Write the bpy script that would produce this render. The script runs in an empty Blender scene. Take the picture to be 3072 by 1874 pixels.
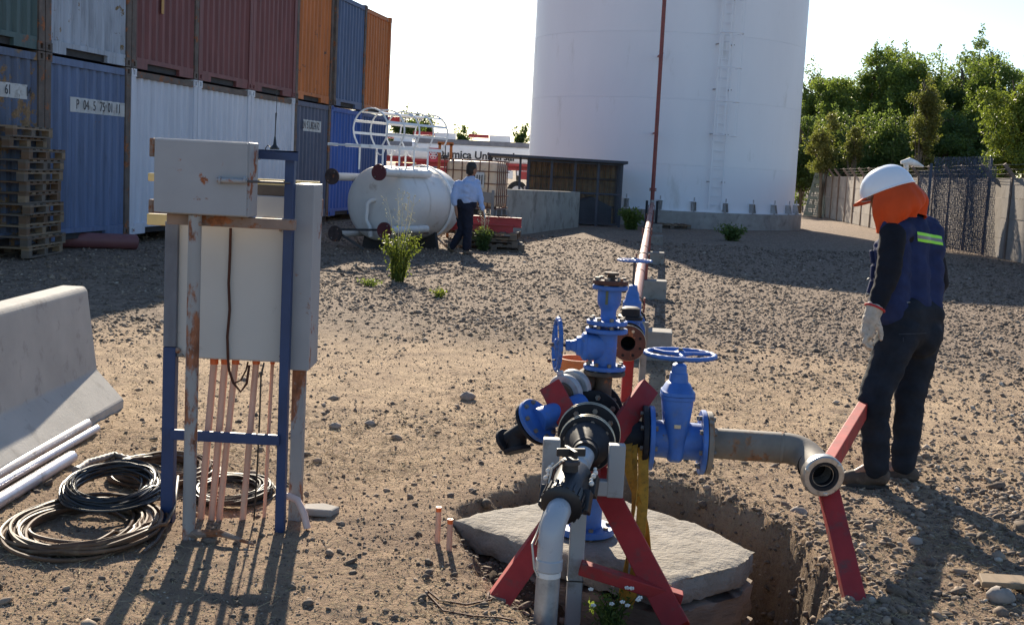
import bpy, bmesh, math, random
import numpy as np
from mathutils import Vector, Matrix, Quaternion
random.seed(7); RNG = np.random.default_rng(11)
SC = bpy.context.scene
COL = SC.collection
PI = math.pi

# ---------------------------------------------------------------- camera
FPX, HC, ROLL, CAMZ = 3681.0, 503.3, math.radians(2.91), 1.62
PITCH = math.atan((937 - HC) / FPX * math.cos(ROLL))
_F = Vector((0, math.cos(PITCH), -math.sin(PITCH)))
_R0 = Vector((1, 0, 0)); _U0 = Vector((0, math.sin(PITCH), math.cos(PITCH)))
_R = _R0 * math.cos(ROLL) + _U0 * math.sin(ROLL)
_U = _U0 * math.cos(ROLL) - _R0 * math.sin(ROLL)
CP = Vector((0, 0, CAMZ))
cam_d = bpy.data.cameras.new('camera'); cam = bpy.data.objects.new('camera', cam_d); COL.objects.link(cam)
M = Matrix.Identity(4)
for i in range(3):
    M[i][0] = _R[i]; M[i][1] = _U[i]; M[i][2] = -_F[i]; M[i][3] = CP[i]
cam.matrix_world = M
cam_d.sensor_width = 36; cam_d.lens = 36 * FPX / 3072; cam_d.clip_start = 0.05; cam_d.clip_end = 6000
SC.camera = cam
# ---------------------------------------------------------------- sky, sun, exposure
SUN_AZ, SUN_EL = math.radians(-7.5), math.radians(25)      # azimuth from +Y towards +X
W = bpy.data.worlds.new('World'); SC.world = W; W.use_nodes = True
nt = W.node_tree; nt.nodes.clear()
sky = nt.nodes.new('ShaderNodeTexSky'); sky.sky_type = 'NISHITA'; sky.sun_disc = False
sky.sun_elevation = SUN_EL; sky.sun_rotation = SUN_AZ; sky.altitude = 500
sky.air_density = 1.0; sky.dust_density = 0.5; sky.ozone_density = 3.2
bg = nt.nodes.new('ShaderNodeBackground'); bg.inputs[1].default_value = 0.086
wo = nt.nodes.new('ShaderNodeOutputWorld')
nt.links.new(sky.outputs[0], bg.inputs[0]); nt.links.new(bg.outputs[0], wo.inputs[0])
sl = bpy.data.lights.new('sun', 'SUN'); sl.energy = 5.0; sl.angle = math.radians(0.53); sl.color = (1.0, 0.88, 0.70)
sun = bpy.data.objects.new('sun', sl); COL.objects.link(sun)
sd = Vector((math.sin(SUN_AZ) * math.cos(SUN_EL), math.cos(SUN_AZ) * math.cos(SUN_EL), math.sin(SUN_EL)))
sun.rotation_euler = (-sd).to_track_quat('-Z', 'Y').to_euler(); sun.location = sd * 60
SC.view_settings.view_transform = 'Standard'; SC.view_settings.look = 'None'
SC.view_settings.exposure = 1.08; SC.view_settings.gamma = 1.0
SC.cycles.max_bounces = 6; SC.cycles.transparent_max_bounces = 12; SC.cycles.use_denoising = True

# ---------------------------------------------------------------- pixel of the photograph + distance -> point
def ray(px, py): return _F + _R * ((px - 1536) / FPX) - _U * ((py - 937) / FPX)
def at(px, py, Y):
    d = ray(px, py); return CP + d * (Y / d.y)
def gnd(px, py, z=0.0):
    d = ray(px, py); return CP + d * ((z - CAMZ) / d.z)
def V(*a): return Vector(a)

# ---------------------------------------------------------------- mesh helpers
def frame_from(d, up=(0, 0, 1)):
    d = Vector(d).normalized(); up = Vector(up)
    if abs(d.dot(up)) > 0.995: up = Vector((0, 1, 0)) if abs(d.y) < 0.9 else Vector((1, 0, 0))
    x = up.cross(d).normalized(); y = d.cross(x).normalized()
    return x, y, d
class MB:
    def __init__(s): s.v = []; s.f = []
    def add(s, vs, fs):
        o = len(s.v); s.v.extend([tuple(v) for v in vs]); s.f.extend([tuple(i + o for i in f) for f in fs]); return s
    def box(s, c, d, R=None):
        c = Vector(c); hx, hy, hz = d[0] / 2, d[1] / 2, d[2] / 2
        vs = []
        for x, y, z in ((-1,-1,-1),(1,-1,-1),(1,1,-1),(-1,1,-1),(-1,-1,1),(1,-1,1),(1,1,1),(-1,1,1)):
            p = Vector((x * hx, y * hy, z * hz))
            if R is not None: p = R @ p
            vs.append(c + p)
        return s.add(vs, [(0,3,2,1),(4,5,6,7),(0,1,5,4),(1,2,6,5),(2,3,7,6),(3,0,4,7)])
    def b2(s, a, b):
        return s.box([(a[i] + b[i]) / 2 for i in range(3)], [abs(b[i] - a[i]) for i in range(3)])
    def bar(s, p0, p1, w, h, up=(0, 0, 1)):
        p0 = Vector(p0); p1 = Vector(p1); x, y, d = frame_from(p1 - p0, up)
        vs = []
        for p in (p0, p1):
            for a, b in ((-1,-1),(1,-1),(1,1),(-1,1)): vs.append(p + x * (a * w / 2) + y * (b * h / 2))
        return s.add(vs, [(3,2,1,0),(4,5,6,7),(0,1,5,4),(1,2,6,5),(2,3,7,6),(3,0,4,7)])
    def tube(s, path, r, n=10, cap=True, closed=False):
        P = [Vector(p) for p in path]; m = len(P)
        rs = r if isinstance(r, (list, tuple)) else [r] * m
        T = []
        for i in range(m):
            if closed: t = P[(i + 1) % m] - P[i - 1]
            else: t = P[min(i + 1, m - 1)] - P[max(i - 1, 0)]
            T.append(t.normalized())
        x, y, _ = frame_from(T[0])
        vs = []
        for i in range(m):
            if i:
                q = T[i - 1].rotation_difference(T[i]); x = q @ x
                x = (x - T[i] * x.dot(T[i])).normalized()
            y = T[i].cross(x)
            for k in range(n):
                a = 2 * PI * k / n
                vs.append(P[i] + (x * math.cos(a) + y * math.sin(a)) * rs[i])
        fs = []
        for i in range(m if closed else m - 1):
            j = (i + 1) % m
            for k in range(n):
                l = (k + 1) % n; fs.append((i * n + k, i * n + l, j * n + l, j * n + k))
        if cap and not closed:
            fs.append(tuple(range(n))[::-1]); fs.append(tuple((m - 1) * n + k for k in range(n)))
        return s.add(vs, fs)
    def cyl(s, p0, p1, r, r1=None, n=20): return s.tube([p0, p1], [r, r if r1 is None else r1], n)
    def lathe(s, prof, o=(0, 0, 0), ax=(0, 0, 1), n=24, a0=0.0, a1=None, up=(0, 0, 1)):
        # prof: (radius, height) list; closed ends where radius is 0
        o = Vector(o); x, y, d = frame_from(ax, up); full = a1 is None
        m = n if full else n + 1; vs = []; fs = []
        for (r, h) in prof:
            for k in range(m):
                a = a0 + (2 * PI if full else a1 - a0) * k / n
                vs.append(o + d * h + (x * math.cos(a) + y * math.sin(a)) * r)
        for i in range(len(prof) - 1):
            for k in range(n):
                l = (k + 1) % m
                fs.append((i * m + k, i * m + l, (i + 1) * m + l, (i + 1) * m + k))
        return s.add(vs, fs)
    def prism(s, poly, z0, z1, X=(1, 0, 0), Y=(0, 1, 0), o=(0, 0, 0)):
        X = Vector(X); Y = Vector(Y); Z = X.cross(Y).normalized(); o = Vector(o); n = len(poly)
        vs = [o + X * a + Y * b + Z * z for z in (z0, z1) for a, b in poly]
        fs = [tuple(range(n))[::-1], tuple(range(n, 2 * n))] + [(i, (i + 1) % n, n + (i + 1) % n, n + i) for i in range(n)]
        return s.add(vs, fs)
    def ribbon(s, path, wdir, w, t=0.003):
        P = [Vector(p) for p in path]; vs = []; fs = []
        for i, p in enumerate(P):
            wd = wdir[i] if isinstance(wdir, list) else wdir
            wd = Vector(wd).normalized(); tn = (P[min(i + 1, len(P) - 1)] - P[max(i - 1, 0)]).normalized()
            nn = wd.cross(tn).normalized()
            vs += [p + wd * w / 2 + nn * t / 2, p - wd * w / 2 + nn * t / 2, p - wd * w / 2 - nn * t / 2, p + wd * w / 2 - nn * t / 2]
        for i in range(len(P) - 1):
            for k in range(4):
                l = (k + 1) % 4; fs.append((i * 4 + k, i * 4 + l, i * 4 + 4 + l, i * 4 + 4 + k))
        e = (len(P) - 1) * 4
        fs += [(3, 2, 1, 0), (e, e + 1, e + 2, e + 3)]
        return s.add(vs, fs)
    def sphere(s, c, r, n=12, m=8, sc=(1, 1, 1), R=None):
        c = Vector(c); vs = []; fs = []
        for i in range(m + 1):
            th = PI * i / m
            for k in range(n):
                a = 2 * PI * k / n
                p = Vector((math.sin(th) * math.cos(a) * sc[0], math.sin(th) * math.sin(a) * sc[1], math.cos(th) * sc[2])) * r
                vs.append(c + (R @ p if R is not None else p))
        for i in range(m):
            for k in range(n):
                l = (k + 1) % n; fs.append((i * n + k, (i + 1) * n + k, (i + 1) * n + l, i * n + l))
        return s.add(vs, fs)
    def mesh(s, name, off=None, smooth=None):
        me = bpy.data.meshes.new(name)
        vs = s.v if off is None else [(a - off[0], b - off[1], c - off[2]) for a, b, c in s.v]
        me.from_pydata(vs, [], s.f); me.update()
        if smooth:
            me.polygons.foreach_set('use_smooth', [True] * len(me.polygons))
            me.set_sharp_from_angle(angle=math.radians(smooth))
        return me
    def build(s, name, mat, parent=None, smooth=None, bevel=0.0, seg=2, local=False):
        off = None
        if parent is not None and not local: off = WLOC[parent.name]
        me = s.mesh(name, off, smooth)
        o = bpy.data.objects.new(name, me); COL.objects.link(o)
        if mat is not None: me.materials.append(mat)
        if parent is not None:
            o.parent = parent; WLOC[o.name] = WLOC[parent.name]
        if bevel:
            b = o.modifiers.new('bevel', 'BEVEL'); b.width = bevel; b.segments = seg; b.limit_method = 'ANGLE'; b.angle_limit = math.radians(40)
            b.harden_normals = False
        return o
WLOC = {}
def thing(name, label, cat, loc=(0, 0, 0), rz=0.0, group=None):
    o = bpy.data.objects.new(name, None); COL.objects.link(o); o.empty_display_size = 0.2
    o.location = loc; o.rotation_euler = (0, 0, rz); o['label'] = label; o['category'] = cat
    if group: o['group'] = group
    WLOC[o.name] = tuple(loc); return o
def single(o, label, cat, group=None):
    o['label'] = label; o['category'] = cat
    if group: o['group'] = group
    return o
def world_single(mb, name, mat, loc, label, cat, group=None, **k):
    # a thing that is one mesh, its origin at loc
    off = tuple(loc); me = mb.mesh(name, off, k.get('smooth'))
    o = bpy.data.objects.new(name, me); COL.objects.link(o); o.location = loc; me.materials.append(mat); WLOC[o.name] = off
    if k.get('bevel'):
        b = o.modifiers.new('bevel', 'BEVEL'); b.width = k['bevel']; b.segments = 2; b.limit_method = 'ANGLE'
    return single(o, label, cat, group)
def copy_tree(o, parent=None):
    c = o.copy(); COL.objects.link(c); c.parent = parent
    WLOC[c.name] = WLOC.get(o.name, (0, 0, 0))
    for ch in list(o.children): copy_tree(ch, c)
    return c
def struct(o, kind='structure'): o['kind'] = kind; return o
def text_mesh(body, size, thick=0.002, bold=0.0):
    cu = bpy.data.curves.new('lettering', 'FONT'); cu.body = body; cu.size = size; cu.extrude = thick; cu.offset = bold; cu.align_x = 'CENTER'; cu.align_y = 'CENTER'
    t = bpy.data.objects.new('lettering_tmp', cu); COL.objects.link(t)
    dg = bpy.context.evaluated_depsgraph_get(); me = bpy.data.meshes.new_from_object(t.evaluated_get(dg))
    bpy.data.objects.remove(t); return me
def lettering(body, size, mat, parent, loc, X, Y, name='lettering', sx=1.0, bold=0.0):
    me = text_mesh(body, size, 0.002, bold); X = Vector(X).normalized(); Y = Vector(Y).normalized(); Z = X.cross(Y)
    base = Vector(WLOC[parent.name])
    for v in me.vertices: v.co = Vector(loc) + X * (v.co.x * sx) + Y * v.co.y + Z * v.co.z - base
    me.materials.clear(); me.materials.append(mat)
    o = bpy.data.objects.new(name, me); COL.objects.link(o); o.parent = parent; WLOC[o.name] = tuple(base); return o

# ---------------------------------------------------------------- materials
def ramp(n, pts, interp='LINEAR'):
    cr = n.color_ramp; cr.interpolation = interp
    while len(cr.elements) > 1: cr.elements.remove(cr.elements[-1])
    cr.elements[0].position = pts[0][0]; cr.elements[0].color = (*pts[0][1], 1) if not isinstance(pts[0][1], float) else (pts[0][1],) * 3 + (1,)
    for p, c in pts[1:]:
        e = cr.elements.new(p); e.color = (*c, 1) if not isinstance(c, float) else (c, c, c, 1)
def nmat(name):
    m = bpy.data.materials.new(name); m.use_nodes = True; t = m.node_tree; t.nodes.clear()
    out = t.nodes.new('ShaderNodeOutputMaterial'); b = t.nodes.new('ShaderNodeBsdfPrincipled'); t.links.new(b.outputs[0], out.inputs[0])
    return m, t, b
def coords(t, jitter=True, stretch=(1, 1, 1)):
    tc = t.nodes.new('ShaderNodeTexCoord'); mp = t.nodes.new('ShaderNodeMapping'); mp.inputs['Scale'].default_value = stretch
    t.links.new(tc.outputs['Object'], mp.inputs[0])
    if jitter:
        oi = t.nodes.new('ShaderNodeObjectInfo'); mu = t.nodes.new('ShaderNodeMath'); mu.operation = 'MULTIPLY'; mu.inputs[1].default_value = 37.0
        t.links.new(oi.outputs['Random'], mu.inputs[0])
        cb = t.nodes.new('ShaderNodeCombineXYZ')
        for i in range(3): t.links.new(mu.outputs[0], cb.inputs[i])
        t.links.new(cb.outputs[0], mp.inputs['Location'])
    return mp.outputs[0]
def noise(t, vec, scale, detail=4, rough=0.55):
    n = t.nodes.new('ShaderNodeTexNoise'); n.inputs['Scale'].default_value = scale; n.inputs['Detail'].default_value = detail; n.inputs['Roughness'].default_value = rough
    t.links.new(vec, n.inputs['Vector']); return n.outputs['Fac']
def mixc(t, fac, a, b):
    m = t.nodes.new('ShaderNodeMix'); m.data_type = 'RGBA'
    for s_, v in (('A', a), ('B', b)):
        i = [k for k in m.inputs if k.name == s_ and k.type == 'RGBA'][0]
        if isinstance(v, (tuple, list)): i.default_value = (*v[:3], 1)
        else: t.links.new(v, i)
    if isinstance(fac, (int, float)): m.inputs[0].default_value = fac
    else: t.links.new(fac, m.inputs[0])
    return [k for k in m.outputs if k.type == 'RGBA'][0]
def rampf(t, fac, lo, hi):
    r = t.nodes.new('ShaderNodeMapRange'); r.inputs[1].default_value = lo; r.inputs[2].default_value = hi; r.clamp = True
    t.links.new(fac, r.inputs[0]); return r.outputs[0]
GAIN = 1.17
def mat(name, col, rough=0.55, metal=0.0, var=0.25, vs=3.0, rust=0.0, rustcol=(0.16, 0.06, 0.025), rs=6.0, dirt=0.0, dirtcol=(0.12, 0.095, 0.065), bump=0.15, bs=60.0, stretch=(1, 1, 1), spec=0.5, bdist=0.002, coat=0.0):
    m, t, b = nmat(name); vec = coords(t, True, stretch)
    col = tuple(min(0.84, x * GAIN) for x in col)
    n1 = noise(t, vec, vs, 5, 0.6)
    c = mixc(t, rampf(t, n1, 0.3, 0.7), tuple(x * (1 - var) for x in col), tuple(min(1, x * (1 + var * 0.6)) for x in col))
    rgh = None
    if dirt > 0:
        n2 = noise(t, vec, vs * 2.3, 6, 0.65)
        f = rampf(t, n2, 0.62 - dirt * 0.3, 0.78 - dirt * 0.1)
        c = mixc(t, f, c, dirtcol)
    if rust > 0:
        n3 = noise(t, vec, rs, 8, 0.68); n4 = noise(t, vec, rs * 6, 4, 0.6)
        f = rampf(t, n3, 0.72 - rust * 0.32, 0.74 - rust * 0.28)
        rc = mixc(t, rampf(t, n4, 0.35, 0.65), rustcol, tuple(min(1, x * 2.1) for x in rustcol))
        c = mixc(t, f, c, rc)
        mr = t.nodes.new('ShaderNodeMapRange'); mr.inputs[3].default_value = rough; mr.inputs[4].default_value = 0.9
        t.links.new(f, mr.inputs[0]); t.links.new(mr.outputs[0], b.inputs['Roughness'])
        if metal:
            mm = t.nodes.new('ShaderNodeMapRange'); mm.inputs[3].default_value = metal; mm.inputs[4].default_value = 0.0
            t.links.new(f, mm.inputs[0]); t.links.new(mm.outputs[0], b.inputs['Metallic'])
    else:
        n5 = noise(t, vec, vs * 5, 4)
        mr = t.nodes.new('ShaderNodeMapRange'); mr.inputs[3].default_value = max(0.05, rough - 0.1); mr.inputs[4].default_value = min(1, rough + 0.12)
        t.links.new(n5, mr.inputs[0]); t.links.new(mr.outputs[0], b.inputs['Roughness']); b.inputs['Metallic'].default_value = metal
    t.links.new(c, b.inputs['Base Color']); b.inputs['Specular IOR Level'].default_value = spec
    if coat: b.inputs['Coat Weight'].default_value = coat
    if bump:
        nb = noise(t, vec, bs, 6, 0.6); bp = t.nodes.new('ShaderNodeBump'); bp.inputs['Strength'].default_value = bump; bp.inputs['Distance'].default_value = bdist
        t.links.new(nb, bp.inputs['Height']); t.links.new(bp.outputs[0], b.inputs['Normal'])
    return m

# ================================================================ GROUND
def _hash(ix, iy, s):
    n = (ix.astype(np.int64) * 374761393 + iy.astype(np.int64) * 668265263 + s * 974711) & 0x7fffffff
    n = ((n ^ (n >> 13)) * 1274126177) & 0x7fffffff
    return ((n ^ (n >> 16)) & 0xffff) / 65535.0
def vnoise(x, y, s=0):
    x = np.asarray(x, float); y = np.asarray(y, float)
    ix = np.floor(x); iy = np.floor(y); fx = x - ix; fy = y - iy
    fx = fx * fx * (3 - 2 * fx); fy = fy * fy * (3 - 2 * fy)
    a = _hash(ix, iy, s); b = _hash(ix + 1, iy, s); c = _hash(ix, iy + 1, s); d = _hash(ix + 1, iy + 1, s)
    return (a * (1 - fx) + b * fx) * (1 - fy) + (c * (1 - fx) + d * fx) * fy
def fbm(x, y, o=4, s=0):
    v = 0; a = 0.5
    for i in range(o):
        v = v + a * (vnoise(x * 2 ** i + 17.3 * i, y * 2 ** i - 9.1 * i, s + i) - 0.5); a *= 0.5
    return v
def sstep(a, b, x):
    t = np.clip((np.asarray(x, float) - a) / (b - a), 0, 1); return t * t * (3 - 2 * t)
PIT = [gnd(*p) for p in ((1335, 1560), (1395, 1512), (1500, 1462), (1585, 1425), (1700, 1410), (1900, 1432), (2060, 1462), (2180, 1512),
                         (2290, 1556), (2385, 1600), (2450, 1655), (2520, 1760), (2500, 1850), (2410, 1930), (2150, 1990), (1760, 1960), (1600, 1885), (1480, 1780), (1390, 1660))]
PIT = [(p.x, p.y) for p in PIT]
def poly_sd(x, y, poly):
    x = np.asarray(x, float); y = np.asarray(y, float); d = np.full(x.shape, 1e9); ins = np.zeros(x.shape, bool); n = len(poly)
    for i in range(n):
        x0, y0 = poly[i]; x1, y1 = poly[(i + 1) % n]; ex, ey = x1 - x0, y1 - y0
        t = np.clip(((x - x0) * ex + (y - y0) * ey) / (ex * ex + ey * ey), 0, 1)
        d = np.minimum(d, np.hypot(x - x0 - t * ex, y - y0 - t * ey))
        c = ((y0 > y) != (y1 > y)) & (x < (x1 - x0) * (y - y0) / (y1 - y0 + 1e-12) + x0); ins ^= c
    return np.where(ins, d, -d)
ROWB = math.radians(9.58); ROW0 = V(-6.099, 19.36, 0.267)
RU = V(math.sin(ROWB), math.cos(ROWB), 0); RN = V(math.cos(ROWB), -math.sin(ROWB), 0)
def gh(x, y):
    x = np.asarray(x, float); y = np.asarray(y, float)
    far = sstep(40, 120, y)
    z = 0.05 * fbm(x * 0.33, y * 0.33, 3, 1) * (1 - far) + 0.03 * fbm(x * 1.7, y * 1.7, 3, 5) * (1 - sstep(12, 40, y))
    near = 1 - sstep(7, 15, y)
    z = z + (0.026 * fbm(x * 9, y * 9, 4, 9) + 0.014 * fbm(x * 26, y * 26, 3, 13)) * near
    pd = (x - ROW0.x) * RN.x + (y - ROW0.y) * RN.y
    z = z + 0.12 * (1 - sstep(-0.5, 3.0, pd)) * sstep(12, 17, y)
    m = gnd(1500, 1010); z = z + 0.09 * np.exp(-((x - m.x) / 0.55) ** 2 - ((y - m.y) / 0.9) ** 2)
    jig = 0.10 * fbm(x * 3.5, y * 3.5, 2, 21) + 0.07 * fbm(x * 11, y * 11, 3, 25)
    d = poly_sd(x, y, PIT) + jig
    amp = 0.12 + 0.40 * sstep(0.0, 0.75, x) 
    z = z - amp * sstep(-0.01, 0.13, d) + 0.035 * np.exp(-((d + 0.12) / 0.12) ** 2) * sstep(0.4, 1.0, x)
    z = z + (0.10 * fbm(x * 7, y * 7, 3, 33) + 0.05 * fbm(x * 22, y * 22, 3, 37)) * sstep(-0.05, 0.08, d)
    return z
def gz(x, y): return float(gh(np.array([x]), np.array([y]))[0])

def make_ground():
    ys = [0.3, 1.5, 2.6, 3.2]
    y = 3.6
    while y < 60: ys.append(y); y *= 1.0045
    while y < 4000: ys.append(y); y *= 1.25
    ta = np.concatenate([[-6, -3, -1.6, -1.0, -0.7, -0.56], np.linspace(-0.5, 0.5, 340), [0.56, 0.7, 1.0, 1.6, 3, 6]])
    Y = np.array(ys)[:, None] * np.ones((1, len(ta))); X = np.array(ys)[:, None] * ta[None, :]
    Z = gh(X.ravel(), Y.ravel())
    nr, nc = X.shape
    vs = np.column_stack([X.ravel(), Y.ravel(), Z])
    i = np.arange((nr - 1) * nc).reshape(nr - 1, nc)[:, :-1].ravel()
    fs = np.column_stack([i, i + 1, i + nc + 1, i + nc])
    vl = vs.tolist(); fl = fs.tolist()
    o = len(vl)
    vl += [(-3000, 0.3, 0), (3000, 0.3, 0), (3000, -400, 0), (-3000, -400, 0), (-3000, 4000, 0), (3000, 4000, 0)]
    fl.append([o, o + 3, o + 2, o + 1])
    me = bpy.data.meshes.new('ground'); me.from_pydata(vl, [], fl); me.update()
    me.polygons.foreach_set('use_smooth', [True] * len(me.polygons))
    at_ = me.attributes.new('soil_shade', 'FLOAT', 'POINT')
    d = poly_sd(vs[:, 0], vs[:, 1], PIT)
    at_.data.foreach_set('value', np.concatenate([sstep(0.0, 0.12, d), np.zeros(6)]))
    ob = bpy.data.objects.new('ground', me); COL.objects.link(ob); struct(ob)
    # material: dry tan dirt, dark gravel belt, dug soil with painted pit shade
    m, t, b = nmat('ground_dirt'); tc = t.nodes.new('ShaderNodeTexCoord'); vec = tc.outputs['Object']
    sx = t.nodes.new('ShaderNodeSeparateXYZ'); t.links.new(vec, sx.inputs[0])
    n_big = noise(t, vec, 0.55, 5, 0.6); n_mid = noise(t, vec, 4.0, 6, 0.7); n_fine = noise(t, vec, 38.0, 6, 0.72)
    stm = t.nodes.new('ShaderNodeMapping'); stm.inputs['Scale'].default_value = (1.0, 0.35, 1); stm.inputs['Rotation'].default_value = (0, 0, 0.4)
    t.links.new(vec, stm.inputs[0]); n_str = noise(t, stm.outputs[0], 90.0, 5, 0.75)
    tan = mixc(t, rampf(t, n_mid, 0.32, 0.68), (0.225, 0.14, 0.095), (0.41, 0.28, 0.188))
    tan = mixc(t, rampf(t, n_fine, 0.35, 0.7), tan, (0.45, 0.33, 0.222))
    straw = mixc(t, 0.6, tan, (0.46, 0.35, 0.19))
    tan = mixc(t, rampf(t, n_str, 0.52, 0.62), tan, straw)
    och = mixc(t, rampf(t, n_big, 0.56, 0.7), tan, (0.36, 0.22, 0.10)); 
    c = mixc(t, 0.45, tan, och)
    n_pat = noise(t, vec, 1.3, 6, 0.65); c = mixc(t, rampf(t, n_pat, 0.46, 0.62), c, mixc(t, 0.55, c, (0.165, 0.11, 0.082)))
    n_grain = noise(t, vec, 150.0, 3, 0.6); c = mixc(t, rampf(t, n_grain, 0.55, 0.72), c, mixc(t, 0.6, c, (0.09, 0.06, 0.042)))
    # paler straw-covered strip between the trampled foreground and the gravel belt
    ya = t.nodes.new('ShaderNodeMath'); ya.operation = 'MULTIPLY_ADD'; ya.inputs[1].default_value = 3.0; t.links.new(n_pat, ya.inputs[0]); t.links.new(sx.outputs[1], ya.inputs[2])
    fs1 = rampf(t, ya.outputs[0], 7.0, 9.0); fm = t.nodes.new('ShaderNodeMath'); fm.operation = 'MULTIPLY'; t.links.new(fs1, fm.inputs[0]); t.links.new(rampf(t, n_mid, 0.35, 0.6), fm.inputs[1])
    c = mixc(t, fm.outputs[0], c, mixc(t, 0.7, c, (0.56, 0.41, 0.26)))
    vo = t.nodes.new('ShaderNodeTexVoronoi'); vo.inputs['Scale'].default_value = 22.0; t.links.new(vec, vo.inputs['Vector'])
    vo2 = t.nodes.new('ShaderNodeTexVoronoi'); vo2.inputs['Scale'].default_value = 22.0; vo2.feature = 'DISTANCE_TO_EDGE'; t.links.new(vec, vo2.inputs['Vector'])
    bwv = t.nodes.new('ShaderNodeRGBToBW'); t.links.new(vo.outputs['Color'], bwv.inputs[0])
    grav = mixc(t, rampf(t, bwv.outputs[0], 0.2, 0.85), (0.10, 0.075, 0.062), (0.30, 0.23, 0.18))
    # belt of gravel: y between ~11 and 30, ragged edge
    ad = t.nodes.new('ShaderNodeMath'); ad.operation = 'MULTIPLY_ADD'; ad.inputs[1].default_value = 7.0; t.links.new(n_big, ad.inputs[0]); t.links.new(sx.outputs[1], ad.inputs[2])
    ad2 = t.nodes.new('ShaderNodeMath'); ad2.operation = 'MULTIPLY_ADD'; ad2.inputs[1].default_value = 2.5; t.links.new(n_mid, ad2.inputs[0]); t.links.new(ad.outputs[0], ad2.inputs[2])
    f1 = rampf(t, ad2.outputs[0], 14.6, 17.0)
    mm = t.nodes.new('ShaderNodeMath'); mm.operation = 'MULTIPLY'; mm.inputs[1].default_value = 0.8; t.links.new(f1, mm.inputs[0])
    c = mixc(t, mm.outputs[0], c, grav)
    aa = t.nodes.new('ShaderNodeAttribute'); aa.attribute_name = 'soil_shade'
    soil_shade = mixc(t, rampf(t, n_fine, 0.3, 0.7), (0.065, 0.045, 0.032), (0.14, 0.10, 0.07))  # brown of dug earth, darkened further to stand for the pit's shade
    c = mixc(t, aa.outputs['Fac'], c, soil_shade)
    t.links.new(c, b.inputs['Base Color']); b.inputs['Roughness'].default_value = 0.95; b.inputs['Specular IOR Level'].default_value = 0.15
    b1 = t.nodes.new('ShaderNodeBump'); b1.inputs['Strength'].default_value = 1.0; b1.inputs['Distance'].default_value = 0.03; t.links.new(n_fine, b1.inputs['Height'])
    b2_ = t.nodes.new('ShaderNodeBump'); b2_.inputs['Distance'].default_value = 0.012; t.links.new(vo2.outputs['Distance'], b2_.inputs['Height']); t.links.new(mm.outputs[0], b2_.inputs['Strength']); t.links.new(b1.outputs[0], b2_.inputs['Normal'])
    b3 = t.nodes.new('ShaderNodeBump'); b3.inputs['Strength'].default_value = 0.5; b3.inputs['Distance'].default_value = 0.006; t.links.new(n_str, b3.inputs['Height']); t.links.new(b2_.outputs[0], b3.inputs['Normal'])
    t.links.new(b3.outputs[0], b.inputs['Normal'])
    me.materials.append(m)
    return ob
make_ground()

SLABPOLY = [gnd(1362, 1556), gnd(1480, 1527), gnd(1640, 1503), gnd(1790, 1468), gnd(1905, 1512), gnd(2090, 1570), gnd(2262, 1650), gnd(2215, 1690), gnd(1995, 1742), gnd(1800, 1690), gnd(1560, 1627)]
SLABXY = [(p.x, p.y) for p in SLABPOLY]
def tone_material(name, attr, stops, rough=0.85):
    m, t, b = nmat(name); a = t.nodes.new('ShaderNodeAttribute'); a.attribute_name = attr
    r = t.nodes.new('ShaderNodeValToRGB'); ramp(r, stops); t.links.new(a.outputs['Fac'], r.inputs[0])
    tc = t.nodes.new('ShaderNodeTexCoord'); n = noise(t, tc.outputs['Object'], 120, 4)
    c = mixc(t, rampf(t, n, 0.3, 0.75), r.outputs[0], mixc(t, 0.35, r.outputs[0], (0.4, 0.32, 0.22)))
    t.links.new(c, b.inputs['Base Color']); b.inputs['Roughness'].default_value = rough; b.inputs['Specular IOR Level'].default_value = 0.25
    return m
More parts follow.
